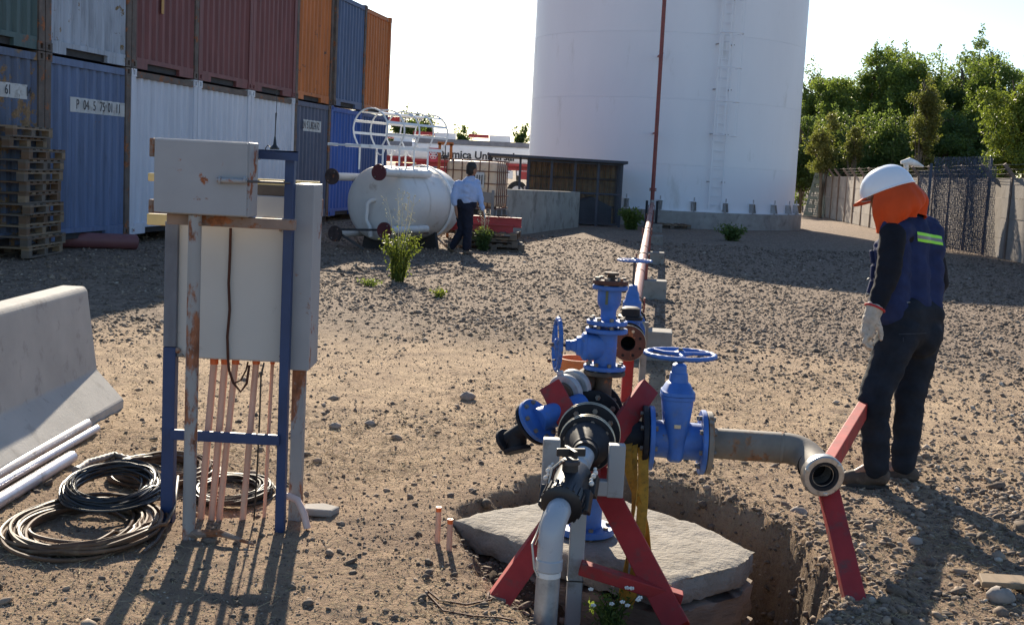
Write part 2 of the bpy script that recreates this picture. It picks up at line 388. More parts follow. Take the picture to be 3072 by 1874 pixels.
def scatter_stones():
    bv = []
    for x in (-1, 1):
        for y in (-1, 1):
            for z in (-1, 1): bv.append((x * 0.6, y * 0.6, z * 0.6))
    bv += [(1, 0, 0), (-1, 0, 0), (0, 1, 0), (0, -1, 0), (0, 0, 1), (0, 0, -1)]
    bv = np.array(bv); bf = []
    quads = {8: (4, 6, 7, 5), 9: (0, 1, 3, 2), 10: (2, 3, 7, 6), 11: (0, 4, 5, 1), 12: (1, 5, 7, 3), 13: (0, 2, 6, 4)}
    for k, q in quads.items():
        for i in range(4): bf.append((k, q[i], q[(i + 1) % 4]))
    bf = np.array(bf)
    of = np.array([(4, 0, 2), (4, 2, 1), (4, 1, 3), (4, 3, 0), (5, 2, 0), (5, 1, 2), (5, 3, 1), (5, 0, 3)]); ov = bv[8:]
    n = 345000
    Y = np.exp(RNG.uniform(math.log(3.9), math.log(30), n)); X = RNG.uniform(-1, 1, n) * (0.58 * Y + 0.4)
    big = fbm(X * 0.55, Y * 0.55, 3, 41) * 6 + Y; cl = vnoise(X * 1.3, Y * 1.3, 51)
    belt = sstep(9.6, 13.0, big + 2.6 * fbm(X * 2.2, Y * 2.2, 3, 61))
    right = sstep(0.14, 0.34, X / Y) * (1 - 0.5 * sstep(0.5, 0.58, X / Y)) * (1 - sstep(9, 12, Y))
    d = poly_sd(X, Y, PIT); ridge = np.exp(-((d) / 0.22) ** 2) * sstep(0.3, 0.9, X)
    pt_ = vnoise(X * 0.8 + 3, Y * 0.8, 87)
    p = 0.075 * (0.15 + 1.6 * cl ** 2) * (0.3 + 1.3 * pt_) + belt * 0.37 * (0.55 + 0.7 * pt_) * sstep(3.9, 12, Y) + right * 0.16 * (0.25 + 1.3 * pt_ ** 2) + ridge * 0.3 + 0.42 * sstep(-0.02, 0.08, d)
    p = np.where(Y < 6.5, p * (0.45 + 0.55 * right), p)
    keep = (RNG.uniform(0, 1, n) < p) & (poly_sd(X, Y, SLABXY) < -0.01)
    X, Y, belt, right, d, ridge = X[keep], Y[keep], belt[keep], right[keep], d[keep], ridge[keep]
    n = len(X)
    s = np.exp(RNG.normal(0, 0.48, n)) * (0.0078 + 0.0027 * belt + 0.0012 * right * (1 - belt)) * (0.85 + 0.025 * Y)
    s = np.clip(s, 0.0035, 0.045)
    Z = gh(X, Y) + s * 0.15
    sc = np.column_stack([s * RNG.uniform(0.8, 1.4, n), s * RNG.uniform(0.8, 1.3, n), s * RNG.uniform(0.5, 0.95, n)])
    th = RNG.uniform(0, 2 * PI, n); c, si = np.cos(th), np.sin(th); tl = RNG.normal(0, 0.3, n)
    tone = np.clip(RNG.beta(1.6, 2.0, n) + 0.05 * right - 0.12 * (1 - belt) * (1 - right), 0, 1)
    # fine grit of the near ground joins the same mass
    ng = 70000; Yg = np.exp(RNG.uniform(math.log(3.9), math.log(10.5), ng)); Xg = RNG.uniform(-1, 1, ng) * (0.56 * Yg + 0.4); kg = (RNG.uniform(0, 1, ng) < 0.25 + 0.75 * vnoise(Xg * 2.2, Yg * 2.2, 91)) & (poly_sd(Xg, Yg, SLABXY) < -0.01); Xg, Yg = Xg[kg], Yg[kg]; ng = len(Xg)
    sg = np.exp(RNG.normal(0, 0.4, ng)) * 0.0032 * (0.7 + 0.06 * Yg); X = np.concatenate([X, Xg]); Y = np.concatenate([Y, Yg]); Z = np.concatenate([Z, gh(Xg, Yg) + sg * 0.2])
    sc = np.concatenate([sc, np.column_stack([sg * RNG.uniform(0.8, 1.5, ng), sg * RNG.uniform(0.8, 1.4, ng), sg * RNG.uniform(0.6, 1, ng)])]); thg = RNG.uniform(0, 2 * PI, ng); c = np.concatenate([c, np.cos(thg)]); si = np.concatenate([si, np.sin(thg)]); tl = np.concatenate([tl, RNG.normal(0, 0.3, ng)])
    tone = np.concatenate([tone, np.clip(RNG.beta(2.2, 1.6, ng), 0, 1)])
    near_ = np.concatenate([Y[:n] < 7.5, np.zeros(ng, bool)]); VV = []; FF = []; TT = []; base = 0
    for msk, B_, Fb in ((near_, bv, bf), (~near_, ov, of)):
        ii = np.where(msk)[0]; k = len(B_); m_n = len(ii)
        P = B_[None] * (1 + RNG.uniform(-0.28, 0.28, (m_n, k, 1))) * sc[ii][:, None, :]
        x = P[..., 0] * c[ii][:, None] - P[..., 1] * si[ii][:, None]; y = P[..., 0] * si[ii][:, None] + P[..., 1] * c[ii][:, None]; z = P[..., 2] + x * tl[ii][:, None]
        VV.append(np.stack([x + X[ii][:, None], y + Y[ii][:, None], z + Z[ii][:, None]], -1).reshape(-1, 3))
        FF.append((Fb[None] + (base + np.arange(m_n) * k)[:, None, None]).reshape(-1, 3)); TT.append(np.repeat(tone[ii], k)); base += m_n * k
    V_ = np.concatenate(VV); Fc = np.concatenate(FF)
    me = bpy.data.meshes.new('gravel'); me.vertices.add(len(V_)); me.vertices.foreach_set('co', V_.ravel())
    me.loops.add(Fc.size); me.loops.foreach_set('vertex_index', Fc.ravel()); me.polygons.add(len(Fc))
    me.polygons.foreach_set('loop_start', np.arange(0, Fc.size, 3)); me.update(calc_edges=True)
    me.polygons.foreach_set('use_smooth', np.ones(len(Fc), bool)); pass
    a = me.attributes.new('tone', 'FLOAT', 'POINT'); a.data.foreach_set('value', np.concatenate(TT))
    me.materials.append(tone_material('gravel_stone', 'tone', [(0.0, (0.04, 0.03, 0.028)), (0.35, (0.105, 0.074, 0.06)), (0.65, (0.22, 0.16, 0.12)), (0.88, (0.35, 0.272, 0.205)), (1.0, (0.54, 0.47, 0.39))]))
    o = bpy.data.objects.new('gravel', me); COL.objects.link(o); o['kind'] = 'stuff'; o['label'] = 'loose dark and pale gravel stones strewn over the dry dirt yard'; o['category'] = 'gravel'
def scatter_straw():
    n = 60000
    Y = np.exp(RNG.uniform(math.log(3.9), math.log(13), n)); X = RNG.uniform(-1, 1, n) * (0.43 * Y + 0.2)
    cl = vnoise(X * 1.1, Y * 1.1, 71)
    keep = (RNG.uniform(0, 1, n) < cl ** 1.5 * (1 - sstep(8, 13, Y) * 0.7)) & (poly_sd(X, Y, PIT) < 0.0); X, Y = X[keep], Y[keep]; n = len(X)
    L = RNG.uniform(0.008, 0.03, n) * (0.6 + 0.12 * Y); w = RNG.uniform(0.0006, 0.0014, n) * (0.6 + 0.16 * Y); th = RNG.uniform(0, PI, n); tl = RNG.normal(0, 0.35, n)
    Z = gh(X, Y) + 0.004 + 0.3 * L * np.abs(np.sin(tl))
    dx, dy = np.cos(th) * L, np.sin(th) * L; dz = np.sin(tl) * L; px, py = -np.sin(th) * w, np.cos(th) * w
    A = np.stack([np.stack([X - dx + px, Y - dy + py, Z - dz], -1), np.stack([X - dx - px, Y - dy - py, Z - dz], -1), np.stack([X + dx, Y + dy, Z + dz + w], -1), np.stack([X, Y, Z + w * 1.6], -1)], 1)
    V_ = A.reshape(-1, 3); f0 = np.array([(0, 1, 2), (0, 2, 3), (1, 3, 2), (0, 3, 1)]); Fc = (f0[None] + (np.arange(n) * 4)[:, None, None]).reshape(-1, 3)
    me = bpy.data.meshes.new('straw_litter'); me.from_pydata(V_.tolist(), [], Fc.tolist()); me.update()
    a = me.attributes.new('tone', 'FLOAT', 'POINT'); a.data.foreach_set('value', np.repeat(RNG.uniform(0, 1, n), 4))
    me.materials.append(tone_material('dry_straw', 'tone', [(0.0, (0.17, 0.11, 0.055)), (0.5, (0.36, 0.27, 0.14)), (1.0, (0.55, 0.44, 0.26))]))
    o = bpy.data.objects.new('straw_litter', me); COL.objects.link(o); o['kind'] = 'stuff'; o['label'] = 'short bits of dry straw scattered over the dirt'; o['category'] = 'straw'
scatter_stones(); scatter_straw()

# ================================================================ MATERIALS FOR BIG THINGS
def container_paint(name, col, rust=0.35, dirt=0.3, rc=(0.14, 0.055, 0.025), fade=0.3):
    m, t, b = nmat(name); vec = coords(t, True, (1, 1, 1)); stv = coords(t, True, (1, 1, 0.12)); col = tuple(min(0.84, x * GAIN) for x in col)
    n1 = noise(t, stv, 7, 5, 0.6); c = mixc(t, rampf(t, n1, 0.3, 0.75), tuple(x * (1 - fade) for x in col), tuple(min(1, x * (1 + fade * 0.5)) for x in col))
    n2 = noise(t, stv, 16, 6, 0.7); c = mixc(t, rampf(t, n2, 0.70 - dirt * 0.3, 0.85 - dirt * 0.1), c, tuple(x * 0.35 + 0.03 for x in col))
    n3 = noise(t, vec, 2.6, 9, 0.72); f = rampf(t, n3, 0.78 - rust * 0.35, 0.80 - rust * 0.33)
    n4 = noise(t, vec, 30, 4); rcm = mixc(t, rampf(t, n4, 0.35, 0.65), rc, tuple(min(1, x * 1.9) for x in rc))
    c = mixc(t, f, c, rcm); t.links.new(c, b.inputs['Base Color']); b.inputs['Roughness'].default_value = 0.55; b.inputs['Specular IOR Level'].default_value = 0.35
    nb = noise(t, vec, 25, 5); bp = t.nodes.new('ShaderNodeBump'); bp.inputs['Strength'].default_value = 0.25; bp.inputs['Distance'].default_value = 0.004
    t.links.new(nb, bp.inputs['Height']); t.links.new(bp.outputs[0], b.inputs['Normal']); return m
M_POSTRUST = mat('weathered_container_post', (0.11, 0.085, 0.07), 0.75, var=0.4, vs=5, rust=0.5, rs=4, bump=0.3)
M_DARK = mat('black_steel_and_recess_shade', (0.022, 0.022, 0.025), 0.7)
M_CASTW = mat('casting_white', (0.52, 0.54, 0.58), 0.6, rust=0.35, rs=9)
M_PLATE = mat('white_number_strip', (0.46, 0.47, 0.47), 0.6, var=0.12, dirt=0.25)
M_INK = mat('black_lettering', (0.02, 0.02, 0.025), 0.6, bump=0)
PAINT = {
    'green': container_paint('faded_dark_green_paint', (0.06, 0.10, 0.10), 0.55, 0.6),
    'grey': container_paint('faded_grey_paint', (0.33, 0.37, 0.43), 0.5, 0.6, (0.13, 0.09, 0.04)),
    'maroon': container_paint('maroon_paint', (0.17, 0.062, 0.06), 0.28, 0.3),
    'orange': container_paint('orange_paint', (0.46, 0.145, 0.038), 0.48, 0.35, (0.07, 0.045, 0.035)),
    'navy': container_paint('slate_blue_paint', (0.085, 0.125, 0.22), 0.25, 0.35),
    'bluerust': container_paint('rust_stained_blue_paint', (0.085, 0.115, 0.19), 0.78, 0.95, (0.14, 0.085, 0.04)),
    'blue': container_paint('mid_blue_paint', (0.10, 0.145, 0.255), 0.34, 0.5),
    'white': container_paint('dull_white_paint', (0.50, 0.52, 0.58), 0.14, 0.15, fade=0.14),
    'char': container_paint('charcoal_blue_paint', (0.085, 0.10, 0.15), 0.3, 0.4),
    'royal': container_paint('royal_blue_paint', (0.035, 0.095, 0.33), 0.2, 0.3),
    'dkblue': container_paint('dark_blue_paint', (0.035, 0.07, 0.19), 0.15, 0.3),
}
# ================================================================ CONTAINERS
CW, CL_, CH = 2.438, 6.058, 2.591
def corrugated(x0, x1, z0, z1, y, depth=0.042, period=0.235):
    mb = MB(); n = round((x1 - x0) / period); per = (x1 - x0) / n; pts = []
    for k in range(n):
        a = x0 + k * per
        pts += [(a, y), (a + per * 0.30, y), (a + per * 0.5, y + depth), (a + per * 0.8, y + depth)]
    pts.append((x1, y))
    vs = [(px, py, z) for z in (z0, z1) for px, py in pts]; m = len(pts)
    return mb.add(vs, [(i, i + 1, m + i + 1, m + i) for i in range(m - 1)])
CM = {}
CM['end_wall'] = corrugated(0.14, CW - 0.14, 0.17, CH - 0.13, 0.03).mesh('end_wall')
CM['post0'] = MB().b2((0, 0, 0.12), (0.14, 0.10, CH - 0.12)).mesh('corner_post'); CM['post1'] = MB().b2((CW - 0.14, 0, 0.12), (CW, 0.10, CH - 0.12)).mesh('corner_post')
CM['top_rail'] = MB().b2((0.17, 0.012, CH - 0.13), (CW - 0.17, 0.11, CH - 0.03)).mesh('top_rail')
CM['bottom_rail'] = MB().b2((0.17, 0.01, 0.10), (CW - 0.17, 0.12, 0.17)).b2((0.17, 0.012, 0.0), (0.55, 0.12, 0.10)).b2((CW - 0.72, 0.012, 0.0), (CW - 0.17, 0.12, 0.10)).mesh('bottom_rail')
CM['tunnel'] = MB().b2((0.55, 0.07, 0.005), (CW - 0.72, 0.35, 0.10)).mesh('gooseneck_recess_shade')  # near-black block that paints the shade inside the open recess
def casting(x, z):
    mb = MB(); s = 0.165; x0 = x; z0 = z
    # face plate with an oval opening, plus the block behind it
    mb.b2((x0, 0.03, z0), (x0 + s, 0.17, z0 + 0.12))
    mb.b2((x0, -0.006, z0), (x0 + 0.05, 0.03, z0 + 0.12)); mb.b2((x0 + s - 0.05, -0.006, z0), (x0 + s, 0.03, z0 + 0.12))
    mb.b2((x0 + 0.05, -0.006, z0), (x0 + s - 0.05, 0.03, z0 + 0.025)); mb.b2((x0 + 0.05, -0.006, z0 + 0.095), (x0 + s - 0.05, 0.03, z0 + 0.12)); return mb
for i, (x, z) in enumerate(((0, 0), (CW - 0.165, 0), (0, CH - 0.12), (CW - 0.165, CH - 0.12))): CM['cast%d' % i] = casting(x, z).mesh('corner_casting')
CM['side0'] = MB().b2((0.02, 0.10, 0.10), (0.06, CL_ - 0.1, CH - 0.06)).mesh('side_wall'); CM['side1'] = MB().b2((CW - 0.06, 0.10, 0.10), (CW - 0.02, CL_ - 0.1, CH - 0.06)).mesh('side_wall')
CM['roof'] = MB().b2((0.02, 0.11, CH - 0.06), (CW - 0.02, CL_ - 0.1, CH - 0.02)).mesh('roof'); CM['floor'] = MB().b2((0.06, 0.36, 0.1), (CW - 0.06, CL_ - 0.1, 0.17)).mesh('floor')
CM['back_wall'] = MB().b2((0.02, CL_ - 0.1, 0.0), (CW - 0.02, CL_, CH)).mesh('back_wall')
def cpart(nm, key, m, par):
    me = CM[key]
    if not me.materials: me.materials.append(m)
    o = bpy.data.objects.new(nm, me); COL.objects.link(o); o.parent = par
    o.material_slots[0].link = 'OBJECT'; o.material_slots[0].material = m; WLOC[o.name] = (0, 0, 0); return o
def container(n, tier, paint, label, posts=None, cast=None, strip=None, dy=0.0):
    p = ROW0 + RU * (2.46 * n) + V(0, 0, tier * (CH + 0.012)) + RN * dy
    t = thing('shipping_container', label, 'container', p, PI / 2 - ROWB, 'stacked shipping containers')
    WLOC[t.name] = (0, 0, 0)
    m = PAINT[paint]; pm_ = posts or m
    cpart('end_wall', 'end_wall', m, t)
    for k in ('post0', 'post1'): cpart('corner_post', k, pm_, t)
    for k in range(4): cpart('corner_casting', 'cast%d' % k, cast or pm_, t)
    cpart('top_rail', 'top_rail', m if paint != 'white' else M_POSTRUST, t); cpart('bottom_rail', 'bottom_rail', m, t); cpart('gooseneck_recess_shade', 'tunnel', M_DARK, t)
    for k in ('side0', 'side1'): cpart('side_wall', k, m, t)
    for k in ('roof', 'floor', 'back_wall'): cpart(k, k, m, t)
    if strip:
        x0, x1, z0, z1, txt = strip
        # a painted number strip: plates on the ridges of the corrugation
        nr = round((CW - 0.28) / 0.235); per = (CW - 0.28) / nr; mb = MB()
        for k in range(nr):
            a = 0.14 + k * per; lo, hi = max(a, x0), min(a + per, x1)
            if hi - lo < 0.05: continue
            mb.b2((lo, 0.0255, z0), (min(hi, a + per * 0.30), 0.0285, z1)) if a + per * 0.3 > lo else None
            ya = a + per * 0.30; yb = a + per * 0.5
            for s0, s1, d0, d1 in ((ya, yb, 0, 0.042), (yb, a + per * 0.8, 0.042, 0.042), (a + per * 0.8, a + per, 0.042, 0)):
                mb.add([(s0, 0.026 + d0, z0), (s1, 0.026 + d1, z0), (s1, 0.026 + d1, z1), (s0, 0.026 + d0, z1)], [(0, 1, 2, 3)])
        st = mb.build('number_strip', M_PLATE, t, local=True)
        for ch, k in txt:
            a = 0.14 + k * per + per * 0.13
            o = lettering(ch, (z1 - z0) * 0.95, M_INK, t, (a, 0.022, (z0 + z1) / 2), (1, 0, 0), (0, 0, 1), sx=0.8); o.parent = st
    return t
container(-2, 0, 'bluerust', 'rust stained blue container behind the pallet stack, bottom tier far left', M_POSTRUST, M_POSTRUST, (0.9, 2.1, 1.93, 2.12, [('21', 4), ('61', 6), ('14', 8)]))
container(-1, 0, 'blue', 'blue bottom container left of the three white ones', M_POSTRUST, M_POSTRUST, (0.80, 2.28, 1.83, 2.04, [('P', 3), ('04', 4), ('5', 5), ('75', 6), ('01', 7), ('11', 8)]))
container(0, 0, 'white', 'white bottom container beside the blue one, partly hidden by the grey control box', None, M_CASTW)
container(1, 0, 'white', 'middle one of the three white bottom containers', None, M_CASTW)
container(2, 0, 'white', 'white bottom container behind the whip antenna, next to the charcoal one', None, M_CASTW)
container(3, 0, 'char', 'charcoal bottom container with a white number strip under the first orange one', M_POSTRUST, M_POSTRUST, (0.62, 1.72, 1.93, 2.18, [('LN', 2), ('S', 3), ('UB', 4), ('24', 5), ('72', 6)]))
container(4, 0, 'royal', 'bright royal blue bottom container behind the white vessel')
container(5, 0, 'dkblue', 'dark blue bottom container at the far end of the row')
container(-2, 1, 'green', 'dark green upper container at the left edge with a small white placard', M_POSTRUST, M_POSTRUST)
container(-1, 1, 'grey', 'faded grey upper container with rusty corner posts', M_POSTRUST, M_POSTRUST)
container(0, 1, 'maroon', 'maroon upper container nearest the grey one, with a small yellow sticker', M_POSTRUST)
container(1, 1, 'maroon', 'middle one of the three maroon upper containers')
container(2, 1, 'maroon', 'maroon upper container touching the first orange one')
container(3, 1, 'orange', 'scuffed orange upper container between the maroon and slate blue ones', M_POSTRUST)
container(4, 1, 'navy', 'slate blue upper container between the two orange ones', M_POSTRUST, dy=0.05)
container(5, 1, 'orange', 'orange upper container at the far end of the row', None)
for o_ in bpy.data.objects:
    if o_.get('label', '').startswith('dark green upper'):
        pl = MB().b2((1.72, 0.015, 0.98), (1.88, 0.022, 1.34)).build('placard', M_PLATE, o_, local=True)
        for k in range(5): 
            q = MB().b2((1.745, 0.011, 1.04 + k * 0.055), (1.85 - 0.02 * (k % 2), 0.0145, 1.065 + k * 0.055)).build('print_line', M_INK, pl, local=True)
    if o_.get('label', '').startswith('maroon upper container nearest'):
        MB().b2((1.03, 0.018, 0.95), (1.12, 0.024, 1.2)).build('sticker', mat('yellow_sticker', (0.42, 0.22, 0.06), 0.6), o_, local=True)
# sleepers under the bottom tier
M_SLEEPER = mat('old_timber_sleeper', (0.075, 0.06, 0.048), 0.9, var=0.4, vs=6, bump=0.6, bs=30)
SLB = ['dark timber sleeper under the leftmost bottom container', 'sleeper under the joint of the rust stained and the blue container', 'sleeper under the joint of the blue and the first white container', 'sleeper under the joint of the first and middle white containers', 'sleeper under the joint of the middle and last white containers', 'sleeper under the joint of the white and the charcoal container', 'sleeper under the joint of the charcoal and royal blue containers', 'sleeper under the joint of the royal and dark blue containers', 'last timber sleeper at the far end of the row']
for n in range(-2, 7):
    p = ROW0 + RU * (2.46 * n) - RN * 0.35; z0 = gz(p.x, p.y) - 0.05
    mb = MB().box((p.x, p.y, (z0 + 0.262) / 2), (0.42, 0.55, 0.262 - z0), Matrix.Rotation(-ROWB, 3, 'Z'))
    world_single(mb, 'timber_sleeper', M_SLEEPER, (p.x, p.y, z0), SLB[n + 2], 'sleeper', 'sleepers under the containers', bevel=0.012)
# red sheet canopy behind the end of the row
M_REDSHEET = mat('red_sheet', (0.30, 0.022, 0.03), 0.45)
c0 = at(1150, 348, 36.6); 
mb = MB(); q = [at(1150, 350, 36.6), at(1199, 351, 36.2), at(1199, 374, 36.2), at(1150, 362, 36.6)]
mb.add(q + [v + V(0, 0.5, 0.02) for v in q], [(0, 1, 2, 3), (7, 6, 5, 4), (0, 4, 5, 1), (1, 5, 6, 2), (2, 6, 7, 3), (3, 7, 4, 0)])
ct = thing('canopy', 'small red sheet canopy sticking out behind the far end of the containers', 'canopy', (q[0].x - 0.3, 37.0, 0.0))
mb.build('red_sheet', M_REDSHEET, ct)
MB().cyl((q[0].x - 0.05, 37.0, 0), (q[0].x - 0.05, 37.0, q[3].z + 0.1), 0.05).build('support_post', M_REDSHEET, ct)

# ================================================================ WHITE STORAGE TANK
M_TANK = mat('white_tank_paint', (0.68, 0.68, 0.70), 0.5, var=0.04, vs=0.6, dirt=0.05, dirtcol=(0.56, 0.55, 0.53), bump=0.2, bs=1.2, bdist=0.02, stretch=(1, 1, 0.25))
M_CONC = mat('grey_concrete', (0.30, 0.28, 0.255), 0.9, var=0.25, vs=2.0, dirt=0.25, dirtcol=(0.16, 0.145, 0.13), bump=0.5, bs=45, bdist=0.004)
TD = 44.0; tcx = at(1976, 600, TD); TR = 4.72; TX, TY = tcx.x, TD; TZ = 0.52
tank = thing('storage_tank', 'tall white steel storage tank on a round concrete base', 'tank', (TX, TY, 0.0))
MB().lathe([(0, TZ), (TR + 0.28, TZ), (TR + 0.28, -0.3)][::-1], (TX, TY, 0), n=96).build('concrete_base', M_CONC, tank, smooth=30)
seam_z = [TZ, 1.98 + 0.0, 4.04, 6.10, 8.16, 10.2]
for k in range(5):
    r = TR - 0.004 * k
    MB().lathe([(r, seam_z[k]), (r, seam_z[k + 1] - 0.005), (r - 0.012, seam_z[k + 1])], (TX, TY, 0), n=160).build('shell_course', M_TANK, tank, smooth=30)
MB().lathe([(TR - 0.03, 10.18), (TR + 0.05, 10.2), (TR + 0.05, 10.28), (0.0, 10.9)], (TX, TY, 0), n=96).build('roof', M_TANK, tank, smooth=30)
mb = MB().lathe([(TR + 0.09, TZ + 0.0), (TR + 0.09, TZ + 0.03), (TR - 0.02, TZ + 0.03)], (TX, TY, 0), n=120); mb.build('bottom_ring', M_TANK, tank, smooth=30)
M_ANCH = mat('rusty_white_anchor', (0.36, 0.34, 0.33), 0.8, rust=0.4, rs=20)
nA = 28
for k in range(nA):
    a = -PI / 2 + (k - 0.46) * 2 * PI / nA
    d = V(math.cos(a), math.sin(a), 0); s_ = V(-d.y, d.x, 0)
    if d.y > 0.35: continue
    c = V(TX, TY, 0) + d * TR; mb = MB()
    for e in (-0.06, 0.06): 
        mb.prism([(0, TZ + 0.03), (0.20, TZ + 0.03), (0.13, TZ + 0.31), (0, TZ + 0.31)], -0.008, 0.008, d, (0, 0, 1), c + s_ * e)
    ob = mb.build('anchor_chair', M_ANCH, tank)
    MB().box(c + d * 0.09 + V(0, 0, TZ + 0.322), (0.18, 0.20, 0.02), Matrix.Rotation(a + PI / 2, 3, 'Z')).build('top_plate', M_TANK, ob)
    MB().cyl(c + d * 0.11 + V(0, 0, TZ + 0.0), c + d * 0.11 + V(0, 0, TZ + 0.46), 0.020, n=8).build('anchor_bolt', M_ANCH, ob)
# ladder with cage
la = math.atan2(at(2146, 560, TD).y - TY, at(2146, 560, TD).x - TX)
lx = at(2146, 556, 39.6).x; dxl = (lx - TX) / (TR + 0.2); la = -math.acos(max(-1, min(1, dxl)))
ld = V(math.cos(la), math.sin(la), 0); lt = V(-ld.y, ld.x, 0); lb = V(TX, TY, 0) + ld * (TR + 0.17)
lad = MB()
for e in (-0.22, 0.22): lad.bar(lb + lt * e + V(0, 0, TZ + 0.1), lb + lt * e + V(0, 0, 10.6), 0.06, 0.014, ld)
lo = lad.build('ladder_rails', M_TANK, tank)
z = TZ + 0.25
while z < 10.3:
    MB().cyl(lb - lt * 0.22 + V(0, 0, z), lb + lt * 0.22 + V(0, 0, z), 0.011, n=6).build('rung', M_TANK, lo); z += 0.285
for k, z in enumerate((1.5, 3.0, 4.4, 5.8, 7.2)):
    MB().bar(lb + lt * -0.26 + V(0, 0, z), lb + lt * -0.26 - ld * 0.2 + V(0, 0, z), 0.05, 0.03).bar(lb + lt * 0.26 + V(0, 0, z), lb + lt * 0.26 - ld * 0.2 + V(0, 0, z), 0.05, 0.03).build('standoff_bracket', M_ANCH, lo)
cage = MB()
for a in (-1.2, -0.5, 0.5, 1.2):
    q = lb + ld * (0.36 + 0.36 * math.cos(a) - 0.02) + lt * (0.36 * math.sin(a)); cage.bar(q + V(0, 0, 2.95), q + V(0, 0, 10.6), 0.035, 0.006, ld)
co = cage.build('ladder_cage', M_TANK, tank)
for k in range(8):
    z = 2.95 + k * 1.05
    MB().tube([lb + ld * (0.36 + 0.36 * math.cos(a)) + lt * (0.36 * math.sin(a)) + V(0, 0, z) for a in np.linspace(-2.2, 2.2, 15)], 0.014, 6).build('cage_hoop', M_TANK, co)
# ================================================================ RISER AND PIPELINE
M_REDPIPE = mat('red_oxide_paint', (0.20, 0.042, 0.035), 0.5, var=0.25, vs=6, dirt=0.15, bump=0.15)
M_PALEPIPE = mat('dusty_pale_red_pipe', (0.25, 0.085, 0.065), 0.6, var=0.3, vs=5, dirt=0.3, dirtcol=(0.36, 0.27, 0.22))
M_BOLT = mat('zinc_bolt', (0.20, 0.175, 0.15), 0.5, metal=0.6, rust=0.5, rs=40)
PA = at(1884, 1029, 8.6); PB = at(1956, 612, 38.2); PDIR = (PB - PA).normalized(); PR = 0.057
ris = thing('riser_pipe', 'red vertical riser pipe in front of the white tank', 'pipe', (PB.x, PB.y, 0))
rtop = at(1997, -60, 38.2)
MB().tube([PB + V(0, 0, 0.12), rtop], 0.062, 14).build('pipe', M_REDPIPE, ris, smooth=40)
MB().tube([PB + V(0, 0, 0.12), PB + V(0, -0.01, 0.03), PB + V(0, -0.06, -0.015), PB - PDIR * 0.2], 0.066, 14).build('elbow', mat('grey_pipe_elbow', (0.33, 0.30, 0.28), 0.6, rust=0.3), ris, smooth=40)
for zz, w in ((0.42, 0.11), (0.47, 0.11)): MB().cyl(PB + V(0, 0, zz - 0.02), PB + V(0, 0, zz + 0.02), w, n=18).build('flange', M_REDPIPE, ris, smooth=30)
for z in (2.2, 4.6): MB().bar(PB + V(0.03, 0, z), PB + V(0.03, 1.6, z), 0.05, 0.05).build('wall_bracket', M_REDPIPE, ris)
MB().bar(PB + V(-0.16, 0, -PB.z), PB + V(-0.16, 0, 0.1), 0.07, 0.07).bar(PB + V(0.16, 0, -PB.z), PB + V(0.16, 0, 0.1), 0.07, 0.07).build('support_frame', M_DARK, ris)
pipe = thing('pipeline', 'long pale red pipe running on concrete blocks from the valves to the tank', 'pipe', (PA.x, PA.y + 1.2, 0))
ps = PA + PDIR * 1.25
MB().tube([ps, PB - PDIR * 0.2], PR, 18).build('pipe', M_PALEPIPE, pipe, smooth=40)
for Yp in (14.0, 18.0, 22.0, 26.0, 30.0, 34.0):
    c = PA + PDIR * ((Yp - PA.y) / PDIR.y); MB().cyl(c - PDIR * 0.012, c + PDIR * 0.012, PR + 0.007, n=18).build('weld_collar', M_PALEPIPE, pipe, smooth=30)
M_BLOCK = mat('pale_concrete_block', (0.23, 0.215, 0.195), 0.9, var=0.2, vs=5, dirt=0.2, bump=0.5, bs=60)
Rp = Matrix.Rotation(-math.atan2(PDIR.x, PDIR.y), 3, 'Z')
def support(Yp, h, w, label, pad=False):
    c = PA + PDIR * ((Yp - PA.y) / PDIR.y); g0 = gz(c.x, c.y) - 0.04
    t = thing('pipe_support', label, 'pipe support', (c.x, c.y, g0), 0, 'concrete blocks under the pipeline')
    MB().box((c.x + 0.12, c.y, g0 + h / 2), (w, 0.30, h), Rp).build('concrete_block', M_BLOCK, t, bevel=0.012)
    top = c.z - PR; 
    MB().box((c.x, c.y, (g0 + h + top) / 2), (0.16, 0.12, max(0.03, top - g0 - h)), Rp).build('steel_stool', M_REDPIPE, t, bevel=0.006)
    for e in (-0.085, 0.085): MB().bar(c + Rp @ V(e, 0, -PR), c + Rp @ V(e, 0, PR + 0.02), 0.012, 0.05).build('clamp_leg', M_REDPIPE, t)
    MB().tube([c + Rp @ V(0.08 * math.cos(a), 0, 0.02 + 0.07 * math.sin(a)) for a in np.linspace(0, PI, 9)], 0.008, 6).build('u_bolt', M_BOLT, t)
for (Yp, h, w, lb_) in ((10.9, 0.30, 0.46, 'nearest concrete pipe block, right behind the gate valve'), (16.2, 0.28, 0.44, 'second concrete pipe block with a red stool'), (22.5, 0.26, 0.44, 'third concrete pipe block at the edge of the tank shadow'), (29.0, 0.26, 0.44, 'concrete pipe block in the shade halfway to the tank'), (35.0, 0.26, 0.44, 'farthest concrete pipe block near the tank base')): support(Yp, h, w, lb_)

